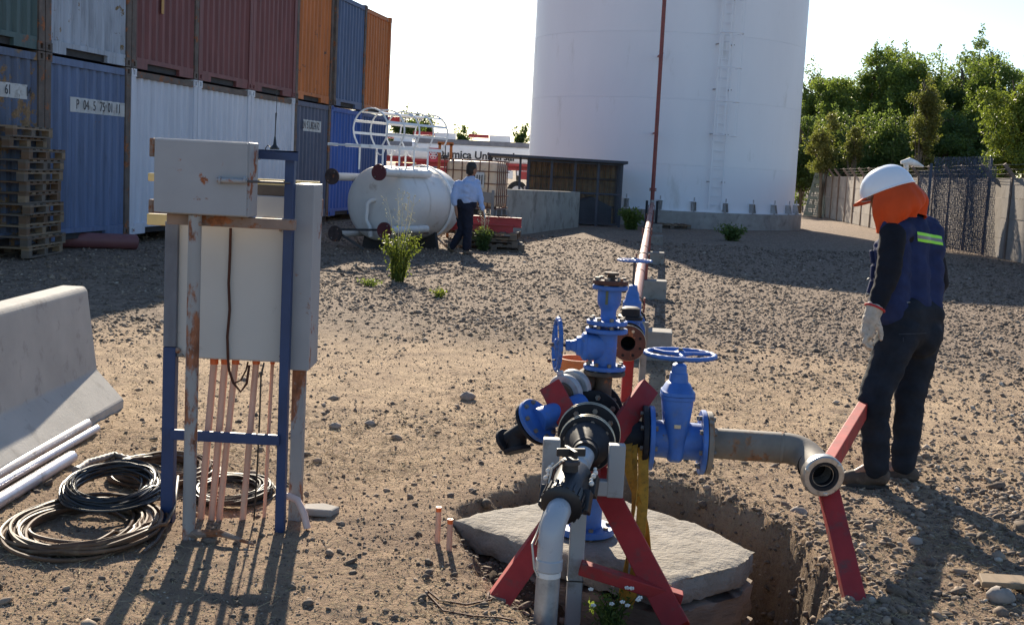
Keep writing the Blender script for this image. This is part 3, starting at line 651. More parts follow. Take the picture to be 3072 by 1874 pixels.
# ================================================================ PALLETS
M_WOODS = [mat('pallet_wood_%s' % n, c, 0.85, var=0.3, vs=4, dirt=0.3, bump=0.5, bs=50, stretch=(1, 0.15, 1)) for n, c in (('grey', (0.125, 0.10, 0.078)), ('brown', (0.13, 0.075, 0.042)), ('pale', (0.22, 0.155, 0.095)))]
def pallet_meshes(L=1.2, Wd=1.0):
    d = {}
    d['top'] = MB().b2((-0.06, -Wd / 2, 0), (0.06, Wd / 2, 0.022)).mesh('deck_board')
    d['base'] = MB().b2((-L / 2, -0.05, 0), (L / 2, 0.05, 0.02)).mesh('base_board')
    d['str'] = MB().b2((-L / 2, -0.05, 0), (L / 2, 0.05, 0.02)).mesh('stringer_board')
    d['blk'] = MB().b2((-0.06, -0.05, 0), (0.06, 0.05, 0.078)).mesh('block')
    return d
PM = pallet_meshes()
def pallet(loc, rz, label, group, wood=0, tilt=0.0):
    t = thing('wooden_pallet', label, 'pallet', loc, rz, group); t.rotation_euler = (tilt, 0, rz); WLOC[t.name] = (0, 0, 0); L, Wd = 1.2, 1.0
    def pc(nm, key, p):
        me = PM[key]; m = M_WOODS[(wood + random.choice((0, 0, 0, 1, 2))) % 3]
        if not me.materials: me.materials.append(m)
        o = bpy.data.objects.new(nm, me); COL.objects.link(o); o.parent = t; o.location = p; o.material_slots[0].link = 'OBJECT'; o.material_slots[0].material = m
    for y in (-Wd / 2 + 0.05, 0, Wd / 2 - 0.05):
        pc('base_board', 'base', (0, y, 0)); pc('stringer_board', 'str', (0, y, 0.098))
        for x in (-L / 2 + 0.06, 0, L / 2 - 0.06): pc('block', 'blk', (x, y, 0.02))
    for x in np.linspace(-L / 2 + 0.06, L / 2 - 0.06, 6): pc('deck_board', 'top', (x, 0, 0.118))
    return t
pc_ = gnd(85, 806); pc2 = gnd(211, 781); ax_ = (pc2 - pc_); ax_.z = 0; pang = math.atan2(ax_.y, ax_.x)
pu = ax_.normalized(); pn = V(-pu.y, pu.x, 0); cen = pc_ + pu * 0.6 + pn * 0.5; zb = gz(cen.x, cen.y)
nms = ['bottom pallet of the tall dark stack', 'second pallet from the ground in the tall stack', 'third pallet from the ground in the tall stack', 'fourth pallet from the ground in the tall stack', 'fifth pallet from the ground in the tall stack', 'sixth pallet from the ground in the tall stack', 'seventh pallet from the ground in the tall stack', 'eighth pallet from the ground in the tall stack', 'fourth pallet from the top of the tall stack', 'third pallet from the top of the tall stack, reddish end board', 'grey pallet second from the top of the tall stack', 'topmost grey pallet of the tall stack beside the containers']
for i in range(12):
    j = V(random.uniform(-0.05, 0.05), random.uniform(-0.04, 0.04), 0) + (pu * -0.22 + pn * 0.1 if i > 9 else V(0, 0, 0)) + (pu * 0.06 if i == 0 else V(0, 0, 0))
    pallet((cen.x + j.x, cen.y + j.y, zb + 0.002 + i * 0.1425), pang + random.uniform(-0.04, 0.04), nms[i], 'pallets in the tall stack', wood=(1 if i in (3, 6, 9) else 0))
# maroon pipe lying in front of the containers
M_MARO = mat('maroon_plastic_pipe', (0.155, 0.058, 0.06), 0.55, var=0.15, bump=0.1)
a, b_ = at(215, 770, 18.0), at(407, 736, 18.55); a.z = gz(a.x, a.y) + 0.12; b_.z = gz(b_.x, b_.y) + 0.12
world_single(MB().tube([a - (b_ - a) * 0.5, a, b_, b_ + (b_ - a).normalized() * 0.02], [0.115, 0.115, 0.115, 0.09], 18), 'lying_pipe', M_MARO, ((a.x + b_.x) / 2, (a.y + b_.y) / 2, 0), 'thick maroon pipe lying on the ground in front of the blue container', 'pipe', smooth=40)

# ================================================================ WHITE VESSEL WITH CAGED LADDER
M_VES = mat('cream_white_vessel_paint', (0.56, 0.535, 0.505), 0.45, var=0.08, vs=2, dirt=0.10, dirtcol=(0.40, 0.33, 0.27), bump=0.1, bs=4, bdist=0.01)
M_VLAD = mat('white_ladder_paint', (0.70, 0.70, 0.69), 0.5, var=0.1, rust=0.12, rs=8)
M_PLUG = mat('dark_rusty_plate', (0.055, 0.035, 0.032), 0.8, var=0.5, vs=12, rust=0.4, rs=10)
M_PLUGR = mat('maroon_plate', (0.10, 0.022, 0.024), 0.6)
th = math.radians(27); va = V(math.sin(th), math.cos(th), 0.0); vl = V(math.cos(th), -math.sin(th), 0.0); vu = V(0, 0, 1)
vc = at(1133, 610, 22.5); VR = 0.68
ves = thing('pressure_vessel', 'white cylindrical vessel lying on its side with a caged ladder along its top', 'tank', (vc.x, vc.y, 0))
prof = [(0, -0.13), (0.2, -0.127), (0.4, -0.112), (0.54, -0.085), (0.62, -0.045), (0.665, 0.0), (VR, 0.05), (VR, 1.86), (0.655, 1.94), (0.56, 2.02), (0.3, 2.10), (0, 2.12)]
MB().lathe(prof, vc, va, 56).build('shell', M_VES, ves, smooth=40)
MB().lathe([(VR + 0.006, 0.75), (VR + 0.006, 0.78), (VR, 0.78)], vc, va, 56).build('weld_seam', M_VES, ves, smooth=40)
def nozzle(u, w, s0, s1, m, r=0.072, fr=0.145):
    c = vc + vl * u + vu * w
    p = MB().tube([c + va * s0, c + va * s1], r, 16).build('leg_pipe', M_VES, ves, smooth=40)
    MB().lathe([(0, -0.02), (fr, -0.02), (fr, 0.02), (0, 0.02)], c + va * s0, va, 26).build('base_plate', m, p, smooth=30)
    for k in range(2):
        a = 0.9 + PI * k; MB().sphere(c + va * (s0 - 0.024) + vl * (0.105 * math.cos(a)) + vu * (0.105 * math.sin(a)), 0.014, 8, 6).build('bolt', M_BOLT, p)
nozzle(-0.59, 0.45, -0.62, 0.75, M_PLUG); nozzle(0.48, 0.57, -0.72, 0.95, M_PLUGR); nozzle(-0.48, -0.57, -0.62, 0.75, M_PLUG); nozzle(0.60, -0.44, -0.66, 0.75, M_PLUGR)
MB().tube([vc + va * -0.10 + vl * 0.02 + vu * 0.06, vc + va * -0.25 + vl * 0.01 + vu * 0.05, vc + va * -0.29 - vl * 0.03 + vu * 0.0, vc + va * -0.29 - vl * 0.05 - vu * 0.30, vc + va * -0.27 + vl * 0.02 - vu * 0.42, vc + va * -0.25 + vl * 0.04 - vu * 0.6], 0.04, 12).build('drain_pipe', M_VES, ves, smooth=50)
M_STEEL = mat('dull_dark_steel', (0.07, 0.065, 0.065), 0.6, metal=0.5, rust=0.3)
MB().bar(vc + va * -0.62 + vl * -0.53 + vu * -0.50, vc + va * -0.62 + vl * 0.5 + vu * -0.44, 0.04, 0.04).bar(vc + va * -0.6 + vl * -0.5 - vu * 0.52, vc + va * -0.4 + vl * 0.0 - vu * 0.82, 0.05, 0.04).build('cross_brace', M_STEEL, ves)
for s in (0.3, 1.4): MB().prism([(-0.5, -0.9), (0.5, -0.9), (0.42, -0.5), (0, -0.665), (-0.42, -0.5)], -0.04, 0.04, vl, vu, vc + va * s).build('saddle', M_STEEL, ves)
MB().lathe([(VR + 0.03, 1.45), (VR + 0.06, 1.45), (VR + 0.06, 1.5), (VR + 0.03, 1.5), (VR + 0.03, 1.45)], vc, va, 40).build('skirt_ring', M_VLAD, ves, smooth=40)
MB().add([vc + va * s + vl * (VR + 0.004) * math.cos(a) + vu * (VR + 0.004) * math.sin(a) for s, a in ((0.95, -0.95), (1.15, -0.62), (1.17, -0.95))], [(0, 1, 2)]).build('painted_mark', M_PLUGR, ves)
# ladder: lies along the top
lo_ = vc + vu * 1.02 + vl * 0.02; ladd = MB()
for e in (-0.25, 0.25): ladd.bar(lo_ + va * -0.75 + vl * e, lo_ + va * 1.75 + vl * e, 0.012, 0.06)
lob = ladd.build('ladder_rails', M_VLAD, ves)
for k in range(9):
    s = -0.62 + k * 0.28; MB().cyl(lo_ + va * s - vl * 0.25, lo_ + va * s + vl * 0.25, 0.012, n=8).build('rung', M_VLAD, lob)
for s in (-0.3, 0.25, 0.75, 1.25):
    [MB().bar(lo_ + va * s + vl * e, lo_ + va * s + vl * e - vu * 0.42, 0.05, 0.01, vl).build('ladder_bracket', M_VLAD, lob) for e in (-0.25, 0.25)]
for s in (0.0, 0.35, 0.7, 1.05): MB().tube([lo_ + va * s + vl * (0.08 * math.cos(a)) + vu * (-0.05 + 0.09 * math.sin(a)) for a in np.linspace(PI, 2 * PI, 9)], 0.012, 6).build('step_loop', M_VLAD, lob)
cob = MB(); angs = np.linspace(math.radians(-12), math.radians(192), 7)
for a in angs: 
    q = lo_ + vl * (0.36 * math.cos(a)) + vu * (0.31 + 0.36 * math.sin(a)); cob.bar(q + va * -0.35, q + va * 1.75, 0.045, 0.006, vl * math.cos(a) + vu * math.sin(a))
cob = cob.build('cage_straps', M_VLAD, ves)
for s in (-0.35, 0.2, 0.72, 1.22, 1.75):
    pts = [lo_ + va * s + vl * -0.25] + [lo_ + va * s + vl * (0.37 * math.cos(a)) + vu * (0.31 + 0.37 * math.sin(a)) for a in np.linspace(math.radians(205), math.radians(-25), 19)] + [lo_ + va * s + vl * 0.25]
    MB().tube(pts, 0.016, 6).build('cage_hoop', M_VLAD, cob)
# platform plate at the near end
pf = MB(); 
for k in range(9): pf.bar(lo_ + va * (-0.98 + k * 0.03) - vl * 0.45, lo_ + va * (-0.98 + k * 0.03) + vl * 0.25, 0.012, 0.03)
for e in (-0.45, 0.25): pf.bar(lo_ + va * -1.0 + vl * e, lo_ + va * -0.7 + vl * e, 0.012, 0.05)
pf.build('step_grating', M_VLAD, ves)
# ================================================================ IBC TOTE ON PALLETS, RED BEAMS
M_IBC = mat('cream_plastic_tank', (0.62, 0.47, 0.33), 0.45, var=0.12, vs=3, dirt=0.2, dirtcol=(0.34, 0.27, 0.20), bump=0.1, bs=6, bdist=0.01)
M_CAGE = mat('rusty_cage_bar', (0.15, 0.065, 0.04), 0.7, rust=0.5, rs=14)
M_GREYF = mat('grey_steel_frame', (0.17, 0.175, 0.185), 0.55, metal=0.3, rust=0.2)
IY = 26.5; ic = at(1487, 645, IY); irz = math.radians(-14); iz = at(1487, 648, IY).z
iu = V(math.cos(irz), math.sin(irz), 0); iv = V(-iu.y, iu.x, 0); io = ic.copy(); io.z = iz     # front right bottom corner
ibc = thing('liquid_tote', 'cream plastic liquid tote in a rusty wire cage beside the concrete wall', 'tote', (io.x - 0.5, io.y + 0.5, iz))
def il(x, y, z): return io + iu * x + iv * y + V(0, 0, z)
ib = MB(); Rz = Matrix.Rotation(irz, 3, 'Z'); ib.box(il(-0.6, 0.5, 0.66), (1.14, 0.94, 0.98), Rz); ib.build('bottle', M_IBC, ibc, bevel=0.09, seg=4, smooth=60)
for f in range(4):
    for k in range(7):
        s = k / 6
        if f == 0: p = (-1.2 * s, 0)
        elif f == 1: p = (0, s)
        elif f == 2: p = (-1.2 * s, 1.0)
        else: p = (-1.2, s)
        if f >= 1 and k in (0, 6): continue
        MB().cyl(il(p[0], p[1], 0.12), il(p[0], p[1], 1.17), 0.011, n=6).build('cage_bar', M_CAGE, ibc)
for z in (0.16, 0.42, 0.68, 0.94, 1.17): MB().tube([il(0, 0, z), il(-1.2, 0, z), il(-1.2, 1, z), il(0, 1, z)], 0.012, 6, closed=True).build('cage_hoop', M_CAGE, ibc)
MB().box(il(-0.6, 0.5, 0.14), (1.2, 1.0, 0.03), Rz).build('base_tray', M_GREYF, ibc)
for x in (-0.06, -0.6, -1.14):
    for y in (0.06, 0.5, 0.94): MB().box(il(x, y, 0.06), (0.12, 0.12, 0.12), Rz).build('base_foot', M_GREYF, ibc)
MB().box(il(-0.42, -0.025, 0.75), (0.26, 0.01, 0.34), Rz).build('label_plate', M_PLATE, ibc); 
for k in range(4): MB().box(il(-0.50 + k * 0.055, -0.035, 0.76), (0.022, 0.004, 0.2), Rz).build('label_bar', M_INK, ibc)
MB().bar(il(-0.05, -0.12, 0.55), il(-0.05, -0.12, 0.0), 0.06, 0.05).bar(il(-0.05, -0.12, 0.38), il(-0.75, -0.12, 0.42), 0.05, 0.22).build('steel_bracket', M_GREYF, ibc)
for k, zz in enumerate((0.0, 0.145, 0.29)): 
    if iz - 0.145 * (k + 1) < -0.02: break
    pallet((il(-0.6, 0.5, 0).x, il(-0.6, 0.5, 0).y, iz - 0.145 * (k + 1)), irz, ('pallet directly under the liquid tote', 'second pallet below the liquid tote', 'third pallet below the liquid tote')[k], 'pallets under the tote', 1)
BY = 24.3
for k, (px, py, w, h, lab) in enumerate(((1565, 654, 1.45, 0.20, 'upper red steel I-beam lying on the pallets by the walking man'), (1540, 676, 1.35, 0.16, 'lower front red steel I-beam on the pallets'))):
    e = at(px, py, BY - k * 0.22); m_ = thing('steel_beam', lab, 'beam', (e.x, e.y, e.z - h), 0, 'red beams on the pallets')
    d = V(-0.98, 0.12, 0).normalized(); pl_ = V(-d.y, d.x, 0)
    for zz in (-0.01, -h + 0.01): MB().bar(e + V(0, 0, zz), e + d * w + V(0, 0, zz), 0.13, 0.016).build('beam_flange', mat('bright_red_steel', (0.34, 0.028, 0.035), 0.45) if (k == 0 and zz == -0.01) else bpy.data.materials['bright_red_steel'], m_)
    MB().bar(e + V(0, 0, -h / 2), e + d * w + V(0, 0, -h / 2), 0.012, h - 0.032).build('beam_web', bpy.data.materials['bright_red_steel'], m_)
pz = at(1560, 695, BY).z; pp = at(1500, 745, BY - 0.1)
for k in range(3):
    zt = pz - 0.15 * (k + 1)
    if zt < -0.03: zt = 0.0
    pallet((at(1560, 690, BY).x - 0.62 + (0.10 if k == 2 else 0), BY + 0.1, max(0.0, zt)), math.radians(-5 + 4 * k), ('pallet right under the red beams', 'middle pallet under the red beams', 'bottom pallet under the red beams')[k], 'pallets under the red beams', 0)
    if zt <= 0: break
# ================================================================ CONCRETE WALL AND MESH SHED
w0 = gnd(1512, 712); w1 = gnd(1735, 682); wh = 1.12
wd = (w1 - w0).normalized(); wn = V(-wd.y, wd.x, 0)
M_CWALL = mat('stained_concrete', (0.33, 0.29, 0.24), 0.9, var=0.2, vs=1.2, dirt=0.4, dirtcol=(0.15, 0.12, 0.095), bump=0.4, bs=25, bdist=0.004)
mb = MB().add([w0 + V(0, 0, -0.1), w1 + V(0, 0, -0.1), w1 + wn * 0.2 + V(0, 0, -0.1), w0 + wn * 0.2 + V(0, 0, -0.1), w0 + V(0, 0, 1.12), w1 + V(0, 0, 1.02), w1 + wn * 0.2 + V(0, 0, 1.02), w0 + wn * 0.2 + V(0, 0, 1.12)], [(0, 3, 2, 1), (4, 5, 6, 7), (0, 1, 5, 4), (1, 2, 6, 5), (2, 3, 7, 6), (3, 0, 4, 7)])
world_single(mb, 'concrete_wall', M_CWALL, (w0.x, w0.y, 0), 'low stained concrete wall between the tote and the mesh shed', 'wall', bevel=0.015)
SY = 37.0; s0 = at(1585, 520, SY); s1 = at(1868, 520, SY - 0.3); szt0, szt1 = at(1585, 470, SY).z, at(1868, 482, SY).z
shed = thing('mesh_shed', 'dark steel mesh shed with flat sheet roof in front of the white tank', 'shed', (s0.x, SY, 0))
M_SHED = mat('dark_blue_grey_steel', (0.045, 0.05, 0.065), 0.6, rust=0.15)
M_SHEETB = mat('brown_corrugated_sheet', (0.21, 0.145, 0.075), 0.75, var=0.35, vs=2, dirt=0.4)
XL = at(1462, 470, SY).x; X0, X1 = s0.x, s1.x
def shed_post(x, y, z1=1.95): MB().bar((x, y, -0.1), (x, y, z1), 0.07, 0.07).build('corner_post', M_SHED, shed)
for x in (XL + 0.08, X0 - 0.25, X0, X1):
    for y in (SY, SY + 1.9): shed_post(x, y)
for k in range(3): shed_post(X0 + (X1 - X0) * (k + 1) / 4, SY)
MB().add([(XL, SY - 0.25, 2.02), (X1 + 0.15, SY - 0.25, 1.98), (X1 + 0.15, SY + 2.1, 1.9), (XL, SY + 2.1, 1.95), (XL, SY - 0.25, 1.95), (X1 + 0.15, SY - 0.25, 1.90), (X1 + 0.15, SY + 2.1, 1.86), (XL, SY + 2.1, 1.91)], [(0, 1, 2, 3), (7, 6, 5, 4), (0, 4, 5, 1), (1, 5, 6, 2), (2, 6, 7, 3), (3, 7, 4, 0)]).build('roof', M_SHED, shed)
for zz in (0.08, 0.98, 1.86): MB().bar((X0, SY - 0.003, zz), (X1, SY - 0.003, zz), 0.05, 0.05).build('front_rail', M_SHED, shed)
pan = corrugated(X0, X1, 0.0, 1.85, SY + 1.85, 0.03, 0.18)
bw = pan.build('back_sheet', M_SHEETB, shed)
for zz in (0.55, 0.95, 1.4): MB().bar((X0, SY + 1.78, zz), (X1, SY + 1.78, zz), 0.04, 0.06).build('back_rail', M_SLEEPER, shed)
mw = MB(); x = X0
while x < X1: mw.bar((x, SY - 0.03, 0.05), (x, SY - 0.03, 1.9), 0.006, 0.006); x += 0.06
z = 0.1
while z < 1.9: mw.bar((X0, SY - 0.035, z), (X1, SY - 0.035, z), 0.006, 0.006); z += 0.12
mw.build('wire_mesh', M_SHED, shed)
mw = MB(); y = SY
while y < SY + 1.9: mw.bar((X1 + 0.03, y, 0.05), (X1 + 0.03, y, 1.9), 0.006, 0.006); y += 0.08
mw.build('wire_mesh', M_SHED, shed)
# machine cover under the roof
MB().prism([(0, 0), (1.15, 0), (1.15, 0.55), (0.95, 0.62), (0.55, 0.82), (0.1, 0.7)], -0.5, 0.5, (1, 0, 0), (0, 0, 1), (X1 - 1.35, SY + 1.0, 0.05)).build('covered_machine', mat('dark_tarpaulin', (0.05, 0.055, 0.065), 0.7), shed, bevel=0.04)
# ================================================================ TANKER TRAILERS
M_TRW = mat('white_trailer_paint', (0.72, 0.74, 0.78), 0.35, var=0.04, bump=0.03); M_TRG = mat('grey_walkway', (0.16, 0.17, 0.2), 0.6); M_TRR = mat('red_chassis', (0.33, 0.025, 0.028), 0.45)
M_TYRE = mat('tyre_rubber', (0.02, 0.02, 0.02), 0.8, bump=0.3); M_RIM = mat('pale_rim', (0.45, 0.45, 0.46), 0.4, metal=0.5)
def trailer(Y, pxl, pxr, ytop, ybot, label, words=None, logo=None, flip=False):
    a, b_ = at(pxl, (ytop + ybot) / 2, Y), at(pxr, (ytop + ybot) / 2 + 0.05 * (pxr - pxl), Y); zt = at((pxl + pxr) / 2, ytop + 0.025 * (pxr - pxl), Y).z; zb_ = at((pxl + pxr) / 2, ybot + 0.025 * (pxr - pxl), Y).z
    L = b_.x - a.x; Wd = 2.4; hh = (zt - zb_) / 2; zc = (zt + zb_) / 2; x0 = a.x
    t = thing('tanker_trailer', label, 'trailer', (a.x, Y + Wd / 2, 0))
    def sec(k, n=28): 
        an = 2 * PI * k / n; cx, sx = math.cos(an), math.sin(an); p = 0.42
        return (math.copysign(abs(cx) ** p, cx) * Wd / 2, math.copysign(abs(sx) ** p, sx) * hh)
    mb = MB(); n = 28; rings = [(0, 0.0), (0, 0.96), (0.18, 1.0), (L - 0.18, 1.0), (L, 0.96), (L, 0.0)]; vs = []; fs = []
    for x, s in rings:
        for k in range(n):
            u, w = sec(k); vs.append((x0 + x, Y + Wd / 2 + u * s, zc + w * s))
    for i in range(len(rings) - 1):
        for k in range(n): fs.append((i * n + k, i * n + (k + 1) % n, (i + 1) * n + (k + 1) % n, (i + 1) * n + k))
    mb.add(vs, fs).build('tank_body', M_TRW, t, smooth=30)
    MB().b2((x0 + 0.1, Y + 0.02, zt - 0.10), (x0 + L - 0.1, Y + 0.32, zt + 0.12)).build('walkway', M_TRG, t)
    for k in range(max(1, int(L / 2.6))):
        hx = x0 + 1.0 + k * 2.6; h = MB().b2((hx, Y + 0.6, zt), (hx + 1.0, Y + 1.5, zt + 0.42)).build('hatch_box', M_TRW, t, bevel=0.03)
        MB().b2((hx - 1.0, Y + 0.5, zt + 0.28), (hx - 0.05, Y + 1.6, zt + 0.42)).build('hatch_rail', M_TRR, t)
    MB().b2((x0 + 0.2, Y + 0.3, zb_ - 0.22), (x0 + L - 0.2, Y + Wd - 0.3, zb_ + 0.05)).build('chassis', M_TRR, t)
    MB().b2((x0 + 0.1, Y - 0.01, zb_ - 0.02), (x0 + L - 0.1, Y + 0.06, zb_ + 0.1)).build('side_rail', M_TRR, t)
    for k, wx in enumerate((0.9, 2.2, L - 2.6, L - 1.3)):
        for yy in (Y + 0.25, Y + Wd - 0.25):
            w = MB().cyl((x0 + wx, yy - 0.14, 0.5), (x0 + wx, yy + 0.14, 0.5), 0.5, n=24).build('wheel', M_TYRE, t, smooth=40)
            MB().cyl((x0 + wx, yy - 0.15, 0.5), (x0 + wx, yy - 0.142, 0.5), 0.28, n=20).build('rim', M_RIM, w, smooth=40)
    for k in range(6): MB().b2((x0 + 1.2 + k * 1.3, Y + 0.1, zb_ - 0.62), (x0 + 2.2 + k * 1.3, Y + 0.3, zb_ - 0.24)).build('side_locker', (M_TRR, M_TRG, M_TRW)[k % 3], t, bevel=0.02)
    if words:
        body, px, py, size = words; c = at(px, py, Y); lettering(body, size, M_INK, t, (c.x, Y - 0.012, c.z), (1, 0, 0), (0, 0, 1), sx=1.0, bold=0.012)
    if logo:
        c = at(logo[0], logo[1], Y); s = logo[2]; lg = MB().b2((c.x - s * 0.42, Y - 0.012, c.z - s / 2), (c.x + s * 0.42, Y - 0.004, c.z + s / 2)).build('logo_panel', mat('logo_red', (0.40, 0.03, 0.05), 0.5), t)
        for k in range(6):
            an = k * PI / 3; MB().tube([(c.x + s * (0.17 * math.cos(an) + 0.13 * math.cos(q)), Y - 0.018, c.z + s * (0.20 * math.sin(an) + 0.13 * math.sin(q))) for q in np.linspace(0, 2 * PI, 16, endpoint=False)], s * 0.02, 5, closed=True).build('logo_ring', M_TRW, lg)
    return t
trailer(58.0, 1235, 1640, 420, 482, 'long white tanker trailer with red square logo and large dark lettering', ('Química Universal', 1425, 467, 0.50), (1300, 464, 0.62))
trailer(66.0, 1120, 1290, 427, 470, 'plain white tanker trailer half hidden behind the caged ladder')
# orange lifting frame behind the vessel ladder
fo = at(1330, 500, 27.5); fr = thing('orange_frame', 'orange rusty lifting frame standing behind the vessel ladder', 'frame', (fo.x, fo.y, 0)); M_OR = mat('orange_frame_paint', (0.42, 0.13, 0.03), 0.6, rust=0.4)
xa, xb = at(1320, 430, 27.5), at(1354, 432, 27.5)
for p in (xa, xb): MB().bar((p.x, p.y, 0), (p.x, p.y, p.z), 0.06, 0.06).build('upright', M_OR, fr)
MB().bar((xa.x - 0.05, xa.y, xa.z), (xb.x + 0.05, xb.y, xb.z), 0.06, 0.07).build('crossbar', M_OR, fr)
mxf = (xa.x + xb.x) / 2; MB().cyl((mxf, xa.y, xa.z), (mxf, xa.y, xa.z - 0.25), 0.012, n=6).sphere((mxf, xa.y, xa.z - 0.3), 0.06, 10, 8).build('hook_block', M_STEEL, fr)
# ================================================================ CONCRETE PANEL FENCE
M_FPAN = mat('precast_panel', (0.23, 0.195, 0.165), 0.9, var=0.3, vs=1.5, dirt=0.3, dirtcol=(0.19, 0.15, 0.12), bump=0.5, bs=12, bdist=0.008)
M_FPOST = mat('precast_post', (0.16, 0.115, 0.09), 0.9, var=0.25, bump=0.4)
M_WIRE = mat('galvanised_wire', (0.12, 0.11, 0.09), 0.8, spec=0.1)
fence = thing('concrete_fence', 'long precast concrete panel fence with barbed wire arms on the right', 'fence', (12.6, 33, 0))
fa, fb = V(10.165, 12.0, 0), V(18.08, 92.0, 0); fd = (fb - fa).normalized(); nb = int((fb - fa).length / 2.0); fn = V(-fd.y, fd.x, 0)
pm_ = MB().box((0, 0, 0.2425), (0.05, 1.88, 0.485)).mesh('wall_slab'); pm_.materials.append(M_FPAN); qm = MB().box((0, 0, 1.0), (0.13, 0.12, 2.1)).bar((0, 0, 2.04), (-0.26, 0, 2.36), 0.08, 0.09, (0, 1, 0)).mesh('fence_post'); qm.materials.append(M_FPOST)
frz = -math.atan2(fd.x, fd.y)
for k in range(nb + 1):
    p = fa + fd * (2.0 * k) - Vector((12.6, 33, 0)); o = bpy.data.objects.new('fence_post', qm); COL.objects.link(o); o.parent = fence; o.location = p - V(0, 0, 0.05); o.rotation_euler = (random.uniform(-.01, .01), random.uniform(-.015, .015), frz)
    if k < nb:
        for r in range(4):
            o = bpy.data.objects.new('wall_slab', pm_); COL.objects.link(o); o.parent = fence; o.location = p + fd * 1.0 + V(0, 0, 0.02 + r * 0.492) + fn * random.uniform(-0.006, 0.006); o.rotation_euler = (random.uniform(-.004, .004), random.uniform(-.01, .01), frz)
for k in range(3):
    off = fn * (0.08 + 0.085 * k) + V(0, 0, 2.09 + 0.105 * k); pts = []
    for i in range(nb * 2 + 1): pts.append(fa + fd * i + off - V(0, 0, 0.02 if i % 2 else 0))
    MB().tube(pts, 0.005, 4).build('barbed_wire', M_WIRE, fence)
# dark shade netting hung over the fence, and a leaning net roll
def net(name, quad, nu, nv, r, m, parent, sag=0.05):
    mb = MB(); A, B, C_, D = [Vector(q) for q in quad]
    def P(u, v): 
        return (A * (1 - u) + B * u) * (1 - v) + (D * (1 - u) + C_ * u) * v + V(random.uniform(-1, 1), random.uniform(-1, 1), random.uniform(-1, 1)) * sag * 0.15 + V(-1, 0, 0) * sag * math.sin(u * 9) * math.sin(v * 3.1)
    G = [[P(i / nu, j / nv) for j in range(nv + 1)] for i in range(nu + 1)]
    for i in range(nu + 1): mb.tube(G[i], r, 3, cap=False)
    for j in range(nv + 1): mb.tube([G[i][j] for i in range(nu + 1)], r, 3, cap=False)
    return mb.build(name, m, parent)
M_NET = mat('dark_blue_netting', (0.07, 0.08, 0.11), 0.8, bump=0)
netr = thing('shade_netting', 'dark blue shade netting draped over the fence behind the worker', 'netting', (11.6, 34.5, 0))
q0 = [at(2745, 745, 34.6), at(2985, 770, 30.6), at(2990, 500, 30.6), at(2760, 515, 34.6)]
net('net_sheet', q0, 74, 52, 0.0065, M_NET, netr, 0.10)
net('net_fold', [at(2800, 740, 33.4), at(2960, 760, 31.0), at(2975, 470, 31.0), at(2805, 474, 33.4)], 60, 52, 0.007, M_NET, netr, 0.14)
for px, py in ((2795, 490), (2975, 475)): 
    p = at(px, py, 32.6); MB().bar((p.x, p.y, 0), p, 0.06, 0.06).build('net_pole', M_NET, netr)
leaner = thing('leaning_net_panel', 'rolled grey green wire panel leaning on the far fence', 'wire panel', (at(2440, 650, 60).x, 60, 0))
M_NETG = mat('grey_green_mesh', (0.17, 0.19, 0.16), 0.8, bump=0)
net('wire_panel', [at(2408, 655, 60), at(2470, 662, 59), at(2487, 508, 60.5), at(2448, 512, 61)], 16, 22, 0.022, M_NETG, leaner, 0.06)
for k in range(6): 
    a = at(2412 + 7 * k, 640 - 24 * k, 59.6); b_ = at(2436 + 8 * k, 643 - 24 * k, 59.4); MB().bar(a, b_, 0.05, 0.16).build('panel_slat', M_NETG, leaner)
rag = at(2735, 500, 44); rp = thing('white_rag', 'white rag caught on the barbed wire above the fence', 'rag', rag)
mb = MB(); random.seed(3)
path = [rag + V(-0.4, 0, 0.12), rag + V(-0.1, -0.03, 0.18), rag + V(0.15, 0.02, 0.1), rag + V(0.42, 0, 0.02)]; mb.tube(path, [0.06, 0.14, 0.12, 0.03], 9)
mb.tube([rag + V(-0.2, 0, 0.1), rag + V(-0.16, 0.02, -0.15), rag + V(-0.12, 0, -0.42)], [0.1, 0.07, 0.03], 8); mb.build('cloth', mat('white_cloth', (0.72, 0.70, 0.66), 0.9), rp, smooth=60)
b1_ = thing('fallen_post', 'pale fallen post lying at the foot of the far fence', 'post', gnd(2560, 660)); p, q = gnd(2470, 652), gnd(2565, 662); MB().bar(p + V(0, 0, 0.1), q + V(0, 0, 0.1), 0.12, 0.12).build('timber', M_FPOST, b1_)
# old pallets lying by the tank base
pg = gnd(2005, 684); pallet((pg.x, pg.y, 0.0), 0.1, 'grey pallet lying in the shade at the foot of the tank', 'pallets by the tank', 0)

# ================================================================ ELECTRICAL CABINET ON A STEEL FRAME
M_GREYP = mat('chalky_grey_paint', (0.25, 0.255, 0.265), 0.5, var=0.12, vs=3, rust=0.40, rustcol=(0.17, 0.055, 0.02), rs=5.5, bump=0.2, bs=40)
M_GREYR = mat('rust_eaten_grey_paint', (0.25, 0.25, 0.245), 0.6, var=0.15, vs=6, rust=0.64, rustcol=(0.15, 0.06, 0.03), rs=7, bump=0.35, stretch=(1, 1, 0.4))
M_PANEL = mat('warm_grey_cabinet_paint', (0.40, 0.39, 0.365), 0.5, var=0.06, vs=2, dirt=0.06, bump=0.08, bs=8)
M_BLUEF = mat('blue_frame_paint', (0.014, 0.036, 0.105), 0.5, var=0.25, vs=5, rust=0.18, rs=9)
M_BLUEG = mat('worn_blue_grey_leg', (0.13, 0.14, 0.165), 0.55, var=0.5, vs=6, rust=0.25, rs=6, stretch=(1, 1, 0.35))
M_RUSTB = mat('brown_rusty_channel', (0.22, 0.155, 0.12), 0.75, var=0.3, vs=7, rust=0.5, rs=8, bump=0.4)
